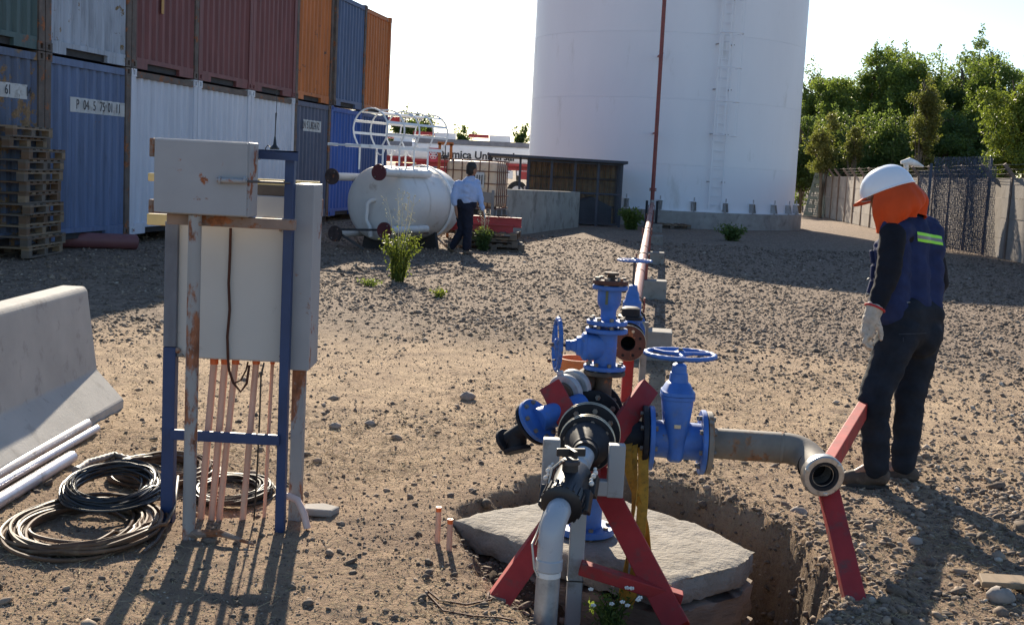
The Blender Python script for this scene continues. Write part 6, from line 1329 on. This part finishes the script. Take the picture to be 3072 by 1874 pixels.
for nm, m, q in (('lime_band', M_LIME, ((2750, 695), (2823, 709), (2824.5, 718), (2751, 704))), ('silver_band', M_SILV, ((2751, 704), (2824.5, 718), (2826, 727.5), (2752, 714))), ('lime_band', M_LIME, ((2752, 714), (2826, 727.5), (2828, 736), (2753, 723)))): drape(vs_, q, 12, 3, 0.004).build(nm, m, vs_, smooth=60)
drape(vs_, ((2718, 906), (2744, 902), (2744, 904.5), (2718, 909)), 8, 1, 0.006).build('vest_buckle', M_SILV, vs_)
for k in range(4): 
    c = at(2616 + (k % 2) * 4 - k * 3, 770 + 45 * k, 6.56); MB().box(c, (0.02, 0.03, 0.07), Matrix.Rotation(0.2 * k - 0.2, 3, 'Y')).build('vest_pocket_flap', M_NAVY, vs_, bevel=0.006)
MB().tube([at(2608, 835, 6.55), at(2602, 838, 6.55)], 0.004, 6).build('zip_pull', M_SILV, vs_)
# boots
for (h_, t_, an, z_) in ((hlL, toL, anL, zs), (hlR, toR, anR, zsR)):
    bo = blob('boot', [('c', h_, h_.lerp(t_, 0.55), 0.052, 0.053), ('c', h_.lerp(t_, 0.55) - V(0, 0, 0.006), t_ - V(0.012, 0, 0.008), 0.052, 0.044), ('c', h_.lerp(t_, 0.2), an + V(0, 0, 0.02), 0.05, 0.052)], M_BOOT, wk, 0.008, 4, 0.004, 30, 5)
    d = (t_ - h_); d.z = 0; d.normalize(); pr_ = V(-d.y, d.x, 0); L = (t_ - h_).length
    pts = [(-0.048, -0.036), (-0.048, 0.036), (L * 0.4, 0.036), (L * 0.75, 0.048), (L + 0.02, 0.036), (L + 0.042, 0), (L + 0.02, -0.036), (L * 0.75, -0.046), (L * 0.4, -0.034)]
    MB().prism(pts[::-1], 0, 0.024, d, pr_, (h_.x, h_.y, z_ - 0.002)).build('boot_sole', M_SOLE, bo, bevel=0.004)
    for k in range(4): c = h_.lerp(t_, 0.42 + 0.10 * k) + V(0, 0, 0.052 - 0.006 * k); MB().tube([c - pr_ * 0.022, c + V(0, 0, 0.008), c + pr_ * 0.022], 0.003, 5).build('boot_lace', M_GLOVE, bo)
# helmet and neck cloth
tilt = math.radians(-25); fw = V(-0.80, 0.60, 0).normalized(); lf_ = V(-fw.y, fw.x, 0)
Rh = Matrix((fw, lf_, V(0, 0, 1))).transposed() @ Matrix.Rotation(math.radians(24), 3, 'Y')
hc_ = at(2662, 574, 6.65); mb = MB(); vs2 = []; fs2 = []; n = 36; rings = 12
for i in range(rings + 1):
    ph = PI / 2 * i / rings
    for k in range(n):
        a = 2 * PI * k / n; x = 0.148 * math.cos(a) * math.cos(ph) ** 0.85; y = 0.118 * math.sin(a) * math.cos(ph) ** 0.85; z = 0.135 * math.sin(ph)
        if abs(y) < 0.018 and x < 0.11: z += 0.006 * (1 - abs(y) / 0.018) * math.cos(ph * 0.6)
        vs2.append(hc_ + Rh @ V(x, y, z))
for i in range(rings):
    for k in range(n): fs2.append((i * n + k, i * n + (k + 1) % n, (i + 1) * n + (k + 1) % n, (i + 1) * n + k))
he = thing('hard_hat', 'white hard hat on the worker with an orange cloth flap', 'helmet', hc_)
mb.add(vs2, fs2).build('helmet_shell', M_HELM, he, smooth=60)
MB().tube([hc_ + Rh @ V(0.149 * math.cos(a), 0.119 * math.sin(a), -0.002) for a in np.linspace(0, 2 * PI, 40, endpoint=False)], 0.005, 8, closed=True).build('helmet_rim', M_HELM, he, smooth=60)
vsb = []; fsb = []
for k in range(13):
    a = -1.0 + 2.0 * k / 12; ex = 0.052 * math.cos(a * 1.35)
    for rr, dz in ((0, 0.004), (ex, -0.008), (ex, -0.014), (0, -0.006)): vsb.append(hc_ + Rh @ V((0.146 + rr) * math.cos(a), (0.117 + rr * 0.8) * math.sin(a), dz))
for k in range(12):
    for q in range(4): fsb.append((k * 4 + q, k * 4 + (q + 1) % 4, k * 4 + 4 + (q + 1) % 4, k * 4 + 4 + q))
MB().add(vsb, fsb).build('helmet_brim', M_ORC, he, smooth=50)
def hp_(x, y, z): return hc_ + Rh @ V(x, y, z)
def hood():
    vs = []; fs = []; nu, nv = 64, 22; a0 = math.radians(76)
    for j in range(nv + 1):
        v = j / nv
        for i in range(nu + 1):
            u = i / nu; a = a0 + (2 * PI - 2 * a0) * u                       # angle from the face direction, over the left side and the back
            back = max(0.0, -math.cos(a)); side = abs(math.sin(a)); edge = min(u, 1 - u)
            rim = hc_ + Rh @ V(0.143 * math.cos(a), 0.113 * math.sin(a), -0.004)
            bl = math.sin(PI * min(1, v * 1.05)) 
            hem_r = 0.108 * side + 0.112 * back + 0.012; hem = V(hc_.x, hc_.y, hc_.z) - fw * 0.035 + (fw * math.cos(a) + lf_ * math.sin(a)) * hem_r + V(0, 0, -0.20 - 0.03 * side * (1 - back) + 0.085 * back)
            p = rim.lerp(hem, v); out = (fw * math.cos(a) + lf_ * math.sin(a))
            fold = 0.010 * math.sin(a * 8 + 1.3 + 2.0 * v) + 0.007 * math.sin(a * 15 + 0.5 - 3 * v) + 0.006 * math.sin(v * 9 + a * 3)
            p = p + out * (bl * (0.046 * back + 0.020 * side) + fold * v ** 0.7) + V(0, 0, 0.008 * v * math.sin(a * 6))
            vs.append(p)
    for j in range(nv):
        for i in range(nu): q = j * (nu + 1) + i; fs.append((q, q + 1, q + nu + 2, q + nu + 1))
    o = MB().add(vs, fs).build('neck_cloth', M_ORC, wk, smooth=80); sm = o.modifiers.new('thick', 'SOLIDIFY'); sm.thickness = 0.004; return o
hood()
# glove, fingers curled
gl = []
pal0 = at(2612, 958, 6.36); pal1 = at(2603, 1000, 6.355)
gl += [('c', wrL + V(0.0, 0, 0.01), pal0, 0.047, 0.042), ('c', pal0, pal1, 0.040, 0.036), ('c', pal0 + V(0.0, 0.035, 0), pal1 + V(0.0, 0.038, 0), 0.034, 0.030)]
for k in range(4):
    b0 = pal1 + V(-0.012 + 0.012 * k, -0.030 + 0.025 * k, -0.012); ln = (0.040, 0.046, 0.043, 0.034)[k]
    b1 = b0 + V(-0.012, 0.0, -ln * 0.8); b2_ = b1 + V(0.018, 0.008, -ln * 0.55); b3 = b2_ + V(0.022, 0.008, -ln * 0.12); gl += [('c', b0, b1, 0.0135, 0.0125), ('c', b1, b2_, 0.0125, 0.0115), ('c', b2_, b3, 0.0115, 0.010)]
t0 = pal0 + V(0.03, -0.012, -0.01); t1_ = t0 + V(0.022, -0.006, -0.045); t2_ = t1_ + V(0.004, -0.002, -0.04); gl += [('c', t0, t1_, 0.0185, 0.0145), ('c', t1_, t2_, 0.0145, 0.0115)]
gv_ = blob('glove', gl, M_GLOVE, wk, 0.0048, 2, 0.004, 45, 6)
x, y, d = frame_from(pal0 - wrL); MB().tube([wrL + V(0, 0, 0.012) + (x * math.cos(a) + y * math.sin(a)) * 0.051 for a in np.linspace(0, 2 * PI, 24, endpoint=False)], 0.006, 6, closed=True).build('cuff_trim', M_REDTRIM, gv_, smooth=60)

# ---------------------------------------------------------------- walking man in the background
M_SHIRT = cloth('light_blue_shirt', (0.33, 0.42, 0.62), 0.8, 200, 0.1); M_TRS = cloth('dark_navy_trousers', (0.016, 0.018, 0.03)); M_HAIR = mat('black_hair', (0.018, 0.014, 0.012), 0.6); M_SHOE = mat('tan_work_shoe', (0.10, 0.075, 0.055), 0.7)
mp_ = gnd(1395, 762); MY = mp_.y; mn = thing('person', 'man in light blue shirt and dark trousers walking away past the white vessel', 'person', (mp_.x, MY, 0))
def m_(px, py, dy=0.0): return at(px, py, MY + dy)
s_ = MY / 3681
blob('body', [('e', m_(1418, 508), (0.085, 0.095, 0.125)), ('c', m_(1414, 520), m_(1402, 552), 0.055, 0.075), ('c', m_(1402, 552), m_(1395, 605), 0.10, 0.09), ('c', m_(1374, 553, -0.05), m_(1361, 590, -0.1), 0.04, 0.035), ('c', m_(1361, 590, -0.1), m_(1368, 628, -0.1), 0.035, 0.03), ('c', m_(1426, 550, 0.1), m_(1440, 592, 0.0), 0.04, 0.035), ('c', m_(1440, 592), m_(1448, 632, -0.1), 0.035, 0.03), ('c', m_(1374, 553), m_(1426, 550, 0.1), 0.06, 0.06),
    ('c', m_(1368, 628, -0.1), m_(1370, 645, -0.1), 0.035, 0.028), ('c', m_(1448, 632, -0.1), m_(1452, 648, -0.1), 0.035, 0.026), ('c', m_(1370, 645, -0.1), m_(1374, 656, -0.1), 0.02, 0.013), ('c', m_(1452, 648, -0.1), m_(1456, 655, -0.1), 0.02, 0.013), ('c', m_(1448, 640, -0.1), m_(1445, 650, -0.13), 0.016, 0.012), ('c', m_(1390, 610), m_(1402, 680), 0.09, 0.06), ('c', m_(1402, 680), m_(1398, 748), 0.05, 0.04), ('c', m_(1388, 612, 0.1), m_(1385, 690, 0.1), 0.09, 0.06), ('c', m_(1385, 690, 0.1), m_(1354, 742, 0.15), 0.05, 0.04), ('e', m_(1429, 512, 0.03), (0.02, 0.02, 0.02)), ('e', m_(1411, 511, -0.08), (0.015, 0.012, 0.03))], M_SKIN, mn, 0.02, 3)
blob('hair', [('e', m_(1415, 500, -0.01), (0.098, 0.105, 0.105)), ('e', m_(1411, 512, -0.03), (0.082, 0.085, 0.095))], M_HAIR, mn, 0.016, 3, 0.012, 30)
blob('shirt', [('c', m_(1374, 555, 0), m_(1428, 551, 0.08), 0.085, 0.085), ('c', m_(1385, 560), m_(1384, 590), 0.125, 0.115), ('c', m_(1416, 560, 0.05), m_(1413, 597, 0.05), 0.13, 0.125), ('c', m_(1400, 560), m_(1397, 595), 0.15, 0.14), ('c', m_(1370, 556, -0.05), m_(1360, 590, -0.1), 0.065, 0.06), ('c', m_(1360, 590, -0.1), m_(1363, 612, -0.1), 0.06, 0.052), ('c', m_(1430, 554, 0.08), m_(1441, 592, 0.0), 0.07, 0.062), ('c', m_(1441, 592), m_(1447, 627, -0.1), 0.06, 0.045), ('c', m_(1403, 540), m_(1414, 536), 0.075, 0.065)], M_SHIRT, mn, 0.016, 4, 0.024, 12)
blob('trousers', [('c', m_(1382, 608), m_(1412, 612, 0.05), 0.125, 0.12), ('c', m_(1400, 620), m_(1404, 682), 0.13, 0.095), ('c', m_(1404, 682), m_(1400, 742), 0.09, 0.08), ('c', m_(1388, 620, 0.08), m_(1387, 688, 0.1), 0.13, 0.095), ('c', m_(1387, 688, 0.1), m_(1358, 738, 0.15), 0.085, 0.07)], M_TRS, mn, 0.016, 4, 0.016, 12)
for h_, t_ in ((m_(1396, 757), m_(1412, 759, 0.12)), (m_(1349, 742, 0.15), m_(1360, 756, 0.22))): blob('shoe', [('c', h_, t_, 0.05, 0.045), ('c', h_, h_ + V(0.02, 0.02, 0.07), 0.05, 0.05)], M_SHOE, mn, 0.014, 3)
MB().tube([m_(1448, 632, -0.15), m_(1453, 640, -0.15), m_(1455, 655, -0.15)], 0.012, 6).build('held_strap', M_PLATE, mn)

# ================================================================ VEGETATION
def leaf_material(name, c0, c1, c2, trans=0.45):
    m, t, b = nmat(name); a = t.nodes.new('ShaderNodeAttribute'); a.attribute_name = 'tone'
    r = t.nodes.new('ShaderNodeValToRGB'); ramp(r, [(0.0, c0), (0.55, c1), (1.0, c2)]); t.links.new(a.outputs['Fac'], r.inputs[0])
    t.links.new(r.outputs[0], b.inputs['Base Color']); b.inputs['Roughness'].default_value = 0.5; b.inputs['Specular IOR Level'].default_value = 0.4
    tr_ = t.nodes.new('ShaderNodeBsdfTranslucent'); br_ = t.nodes.new('ShaderNodeMix'); br_.data_type = 'RGBA'; br_.blend_type = 'MULTIPLY'
    c = mixc(t, 0.5, r.outputs[0], (0.25, 0.30, 0.03)); t.links.new(c, tr_.inputs[0])
    mx = t.nodes.new('ShaderNodeMixShader'); mx.inputs[0].default_value = trans; out = [n for n in t.nodes if n.type == 'OUTPUT_MATERIAL'][0]
    t.links.new(b.outputs[0], mx.inputs[1]); t.links.new(tr_.outputs[0], mx.inputs[2]); t.links.new(mx.outputs[0], out.inputs[0]); return m
def leaves_mesh(name, C, size, tone, m, aspect=0.62, droop=0.0, rng=RNG):
    n = len(C); d = rng.normal(0, 1, (n, 3)); d[:, 2] -= droop; d /= np.linalg.norm(d, axis=1)[:, None]; q = rng.normal(0, 1, (n, 3)); q -= (q * d).sum(1)[:, None] * d; q /= np.linalg.norm(q, axis=1)[:, None]
    nn = np.cross(d, q); s = size * rng.uniform(0.6, 1.3, n); L = (d * s[:, None]); Wd = q * (s * aspect * 0.5)[:, None]; cup = nn * (s * 0.12)[:, None]
    A = np.stack([C, C + L * 0.5 + Wd + cup, C + L, C + L * 0.5 - Wd + cup], 1).reshape(-1, 3)
    i = np.arange(n) * 4; F = np.concatenate([np.stack([i, i + 1, i + 2], 1), np.stack([i, i + 2, i + 3], 1)])
    me = bpy.data.meshes.new(name); me.vertices.add(len(A)); me.vertices.foreach_set('co', A.ravel()); me.loops.add(F.size); me.loops.foreach_set('vertex_index', F.ravel()); me.polygons.add(len(F)); me.polygons.foreach_set('loop_start', np.arange(0, F.size, 3)); me.update(calc_edges=True)
    at_ = me.attributes.new('tone', 'FLOAT', 'POINT'); at_.data.foreach_set('value', np.repeat(np.clip(tone, 0, 1), 4)); me.materials.append(m); return me
M_BARK = mat('grey_brown_bark', (0.11, 0.085, 0.06), 0.9, var=0.3, bump=0.6, bs=20, bdist=0.02)
LG = leaf_material('mid_green_leaves', (0.05, 0.095, 0.028), (0.11, 0.185, 0.045), (0.22, 0.29, 0.07), 0.55); LD_ = leaf_material('dark_green_leaves', (0.04, 0.08, 0.035), (0.08, 0.145, 0.045), (0.15, 0.22, 0.065), 0.5); LY = leaf_material('yellow_green_leaves', (0.06, 0.095, 0.015), (0.14, 0.19, 0.03), (0.27, 0.29, 0.045)); LB = leaf_material('browned_creeper_leaves', (0.09, 0.09, 0.027), (0.16, 0.15, 0.04), (0.25, 0.22, 0.06))
def tree(px, ytop, Y, wpx, label, m, n_leaf=13000, size=0.17, zlow=1.2, seed=1, cat='tree', group='trees behind the concrete fence', name='leafy_tree', shape=1.0, bare=0.0):
    rng = np.random.default_rng(seed); top = at(px, ytop, Y); x0 = top.x; H = top.z; Wd = wpx * Y / 3681 * (1.22 if Y > 60 and Y < 80 else 1.0)
    t = thing(name, label, cat, (x0, Y, 0), 0, group); WLOC[t.name] = (x0, Y, 0)
    rnd = random.Random(seed); mb = MB(); trunk = [V(x0, Y, -0.1), V(x0 + rnd.uniform(-.2, .2), Y, H * 0.3), V(x0 + rnd.uniform(-.3, .3), Y, H * 0.62), V(x0 + rnd.uniform(-.3, .3), Y, H * 0.9)]
    mb.tube(trunk, [0.022 * H, 0.017 * H, 0.010 * H, 0.003 * H], 9); limbs = []
    # cluster centres through the crown volume, pushed outward, lumpy envelope
    n_leaf = int(n_leaf * (2.2 if Y > 55 and Y < 80 else 1.7)); K = max(26, int(n_leaf / 250)); cc = []
    zc = (H + zlow) / 2; hz = (H - zlow) / 2
    while len(cc) < K:
        u = rng.normal(0, 1, 3); u /= np.linalg.norm(u); r = rng.uniform(0.15, 1.0) ** 0.42
        lump = 0.80 + 0.28 * math.sin(3.1 * u[0] + seed) * math.cos(2.7 * u[2] + 1.7 * seed) + rng.uniform(-0.1, 0.14)
        p = np.array([x0 + u[0] * r * Wd / 2 * lump, Y + u[1] * r * Wd / 2 * lump * 0.8, zc + u[2] * r * hz * lump * shape]); cc.append(p)
        if len(limbs) < 16 and r > 0.5: limbs.append(p)
    for p in limbs:
        k = rnd.randint(0, 2); b0 = trunk[k].lerp(trunk[k + 1], rnd.random()); e = Vector(p); md = b0.lerp(e, 0.5) + V(0, 0, 0.12 * H * rnd.random() * 0.6); mb.tube([b0, md, e], [0.008 * H, 0.005 * H, 0.002 * H], 6)
    mb.build('trunk', M_BARK, t, smooth=50)
    C = []; tone = []
    for p in cc:
        k = int(rng.uniform(0.6, 1.4) * n_leaf / K); rad = rng.uniform(0.36, 0.68) * (Wd / 4.5) ** 0.5; tn = rng.uniform(0.15, 0.8)
        q = rng.normal(0, 1, (k, 3)); q /= np.linalg.norm(q, axis=1)[:, None]; q *= (rng.uniform(0, 1, k) ** 0.5)[:, None] * rad * np.array([1.15, 1.0, 0.9])
        C.append(p + q); tone.append(np.clip(tn + rng.normal(0, 0.16, k), 0, 1))
    # sprigs poking out of the outline
    for _ in range(int(K * 0.5)):
        p = cc[rng.integers(0, K)]; u = p - np.array([x0, Y, zc - hz * 0.5]); u /= np.linalg.norm(u); k = 26; s = rng.uniform(0, 1, k)
        C.append(p + u * (0.3 + 0.65 * s[:, None]) + rng.normal(0, 0.07, (k, 3))); tone.append(np.clip(0.55 + rng.normal(0, 0.2, k), 0, 1))
    C = np.concatenate(C) - np.array([x0, Y, 0]); me = leaves_mesh('crown', C, size * (0.84 if Y < 80 else 1.0), np.concatenate(tone), m, rng=rng)
    o = bpy.data.objects.new('crown', me); COL.objects.link(o); o.parent = t; return t
tree(2425, 205, 74, 175, 'dark tree next to the right edge of the white tank', LD_, 9000, seed=2)
tree(2545, 195, 70, 190, 'rounded green tree second from the white tank', LG, 12000, seed=3)
tree(2640, 140, 68, 180, 'green tree left of the tallest crown', LG, 12000, seed=4)
tree(2755, 102, 66, 210, 'tallest green tree behind the worker', LG, 15000, seed=5)
tree(2890, 150, 68, 190, 'green tree between the tallest one and the right corner', LD_, 12000, seed=6)
tree(2995, 105, 63, 190, 'tall loose green tree near the upper right corner', LG, 11000, seed=7)
tree(3060, 190, 50, 230, 'bright yellow green tree at the right edge', LY, 9000, 0.15, seed=8)
tree(3120, 120, 70, 200, 'green tree cut off by the right edge', LG, 7000, seed=18)
for i, (px, yt, w, lab, m) in enumerate(((2420, 345, 170, 'dark undergrowth bush beside the tank edge', LD_), (2560, 330, 200, 'dark bush under the rounded tree', LD_), (2700, 320, 220, 'dense dark bush behind the worker helmet', LD_), (2850, 310, 220, 'dense bush right of the worker helmet', LD_), (2985, 330, 190, 'dark bush above the shade netting', LD_))): tree(px, yt, 62, w, lab, m, 7000, 0.16, 0.6, 30 + i, 'bush', 'bushes behind the concrete fence', 'dense_bush')
tree(2483, 350, 58, 85, 'yellowish creeper hanging over the far fence', LB, 3500, 0.12, 1.6, 41, 'creeper', 'creepers on the trees', 'hanging_creeper')
tree(2568, 375, 59, 48, 'brown creeper strand beside the yellowish one', LB, 2200, 0.12, 2.4, 42, 'creeper', 'creepers on the trees', 'hanging_creeper')
tree(2790, 190, 58, 95, 'tall olive creeper column climbing the tallest tree', LB, 6500, 0.12, 1.6, 43, 'creeper', 'creepers on the trees', 'hanging_creeper')
tree(2600, 172, 73, 170, 'green crown filling the gap left of the middle', LG, 9000, seed=71)
tree(2700, 122, 71, 170, 'light green crown just left of the tallest one', LG, 9000, seed=72)
tree(2830, 128, 70, 170, 'green crown just right of the olive creeper', LG, 9000, seed=73)
tree(2942, 128, 69, 160, 'green crown left of the upper right corner tree', LD_, 9000, seed=74)
tree(2480, 208, 72, 150, 'green crown between the tank edge and the rounded tree', LG, 8000, seed=75)
# far trees on the left horizon
tree(1212, 338, 95, 100, 'sparse tree behind the end of the container row', LD_, 1700, 0.22, 3.0, 51, group='far trees on the horizon')
tree(1252, 352, 98, 30, 'slim dark tree right of the sparse one', LD_, 700, 0.22, 3.0, 52, group='far trees on the horizon')
tree(1280, 366, 98, 30, 'small dark tree top above the trailers', LD_, 600, 0.22, 3.2, 53, group='far trees on the horizon')
tree(1388, 398, 100, 34, 'low bushy tree top over the lettered trailer', LD_, 600, 0.22, 3.0, 54, group='far trees on the horizon')
tree(1562, 392, 100, 30, 'small tree top beside the left edge of the tank', LD_, 500, 0.22, 3.0, 55, group='far trees on the horizon')
# shrubs and weeds in the yard
def weed(px, py, h, w, n_st, n_lf, size, m, name, label, cat='plant', stalks=0, sh=0.0, seed=1, group=None, flower=None, z=None):
    rng = np.random.default_rng(seed); g = gnd(px, py) if z is None else gnd(px, py, z); zz = gz(g.x, g.y) if z is None else z; t = thing(name, label, cat, (g.x, g.y, zz), 0, group); st = MB(); C = []; tn = []
    for k in range(n_st):
        a = rng.uniform(0, 2 * PI); le = rng.uniform(0.1, 1) ** 0.6; e = V(math.cos(a) * w / 2 * le, math.sin(a) * w / 2 * le * 0.8, h * rng.uniform(0.65, 1.0) * (1 - 0.25 * le)); b = V(math.cos(a) * w * 0.12, math.sin(a) * w * 0.12, 0); md = b.lerp(e, 0.55) + V(-math.cos(a) * 0.1 * w, 0, 0.04 * h)
        P = [b, md, e]; st.tube([V(g.x, g.y, zz) + p for p in P], [0.004 + 0.004 * h, 0.003 + 0.002 * h, 0.001], 5)
        for q in range(n_lf):
            s = rng.uniform(0.12, 1); p = (b.lerp(md, s / 0.55) if s < 0.55 else md.lerp(e, (s - 0.55) / 0.45)); C.append([p.x + rng.normal(0, 0.02 * w + 0.012), p.y + rng.normal(0, 0.02 * w + 0.012), p.z + rng.normal(0, 0.012)]); tn.append(rng.uniform(0.2, 1))
    st.build('stems', m, t)
    me = leaves_mesh('foliage', np.array(C), size, np.array(tn), m, 0.4, 0.0, rng); o = bpy.data.objects.new('foliage', me); COL.objects.link(o); o.parent = t; o['kind'] = 'stuff'
    for k in range(stalks):
        x = rng.uniform(-0.25, 0.25) * w; y = rng.uniform(-0.1, 0.1) * w; s2 = MB(); base = V(g.x + x * 0.4, g.y + y, zz + h * 0.5); tp = V(g.x + x * 1.5, g.y + y, zz + h + (sh - h) * rng.uniform(0.55, 1)); s2.tube([base, base.lerp(tp, 0.6) + V(0.02, 0, 0), tp], [0.005, 0.004, 0.002], 5)
        for q in range(7):
            p = base.lerp(tp, 0.45 + 0.08 * q); e = p + V(rng.uniform(-0.1, 0.1), rng.uniform(-0.05, 0.05), rng.uniform(0.03, 0.09)); s2.tube([p, e], [0.003, 0.0015], 4); s2.sphere(e, 0.011, 6, 4)
        s2.build('flower_stalk', flower or m, t)
    return t
M_DRYFL = mat('dry_pale_flower', (0.52, 0.48, 0.34), 0.8, bump=0)
weed(1192, 845, 0.85, 0.66, 40, 30, 0.048, LY, 'flowering_bush', 'yellow green bush with tall dry flower stalks in front of the vessel', 'bush', 6, 1.25, 61, flower=M_DRYFL)
weed(1450, 752, 0.55, 0.55, 40, 30, 0.055, LD_, 'leafy_bush', 'dark green bush at the foot of the red beams', 'bush', 4, 0.85, 62, flower=M_DRYFL)
weed(1110, 862, 0.12, 0.34, 16, 14, 0.035, LG, 'low_weed', 'low green weed left of the flowering bush', 'weed', 0, 0, 63, 'weeds in the gravel'); weed(1316, 895, 0.14, 0.24, 14, 12, 0.04, LY, 'low_weed', 'small bright green weed right of the flowering bush', 'weed', 0, 0, 64, 'weeds in the gravel')
weed(2195, 722, 0.5, 0.95, 40, 26, 0.09, LD_, 'shade_bush', 'dark bush growing in the tank shadow right of the pipe', 'bush', 0, 0, 65); weed(1893, 690, 0.75, 0.85, 46, 20, 0.12, LG, 'grass_clump', 'tall grey green grass clump between the shed and the pipe', 'grass', 0, 0, 66); weed(2030, 672, 0.45, 1.6, 40, 18, 0.09, LD_, 'weed_clump', 'low weeds along the tank base right of the pipe', 'weed', 0, 0, 67)
wf = weed(1835, 1905, 0.20, 0.26, 16, 26, 0.026, LG, 'white_flower', 'small weed with white blossoms at the foot of the trestle', 'plant', 0, 0, 68, z=-0.20)
M_PETAL = mat('white_petal', (0.72, 0.70, 0.64), 0.6, bump=0); gq = wf.location; rr_ = random.Random(9)
for k in range(10):
    c = V(gq.x + rr_.uniform(-0.12, 0.12), gq.y + rr_.uniform(-0.07, 0.07), gq.z + rr_.uniform(0.12, 0.23)); mb = MB()
    for q in range(5): a = q * 1.2566 + k; mb.sphere(c + V(0.007 * math.cos(a), 0.004, 0.004 * math.sin(a)), 0.0045, 6, 4, (1, 0.5, 1))
    mb.build('blossom', M_PETAL, wf, smooth=60)
# a few larger loose stones that stand out
M_ROCK = mat('loose_field_stone', (0.26, 0.22, 0.19), 0.85, var=0.3, vs=14, bump=0.5, bs=40); rr_ = random.Random(21)
for px, py, s, lab in ((1402, 1196, 0.045, 'dark squarish stone left of the branch valve'), (1005, 1283, 0.03, 'pale stone right of the cabinet'), (3000, 1802, 0.05, 'big rounded pebble below the flat board'), (2745, 1630, 0.03, 'oval pebble inside the worker shadow area'), (1110, 1270, 0.028, 'small dark stone in the open dirt'), (2395, 1545, 0.035, 'pale pebble on the rim of the pit')):
    g = gnd(px, py); mb = MB().sphere((g.x, g.y, gz(g.x, g.y) + s * 0.4), s, 10, 7, (1.25, 0.9, 0.75)); mb.v = [(x + rr_.uniform(-.12, .12) * s, y + rr_.uniform(-.12, .12) * s, z + rr_.uniform(-.1, .1) * s) for x, y, z in mb.v]
    o = world_single(mb, 'stone', M_ROCK, g, lab, 'stone', smooth=50)
for o_ in bpy.data.objects:
    if o_.parent is None and o_.get('category') and not o_.get('kind'): o_['kind'] = 'thing'
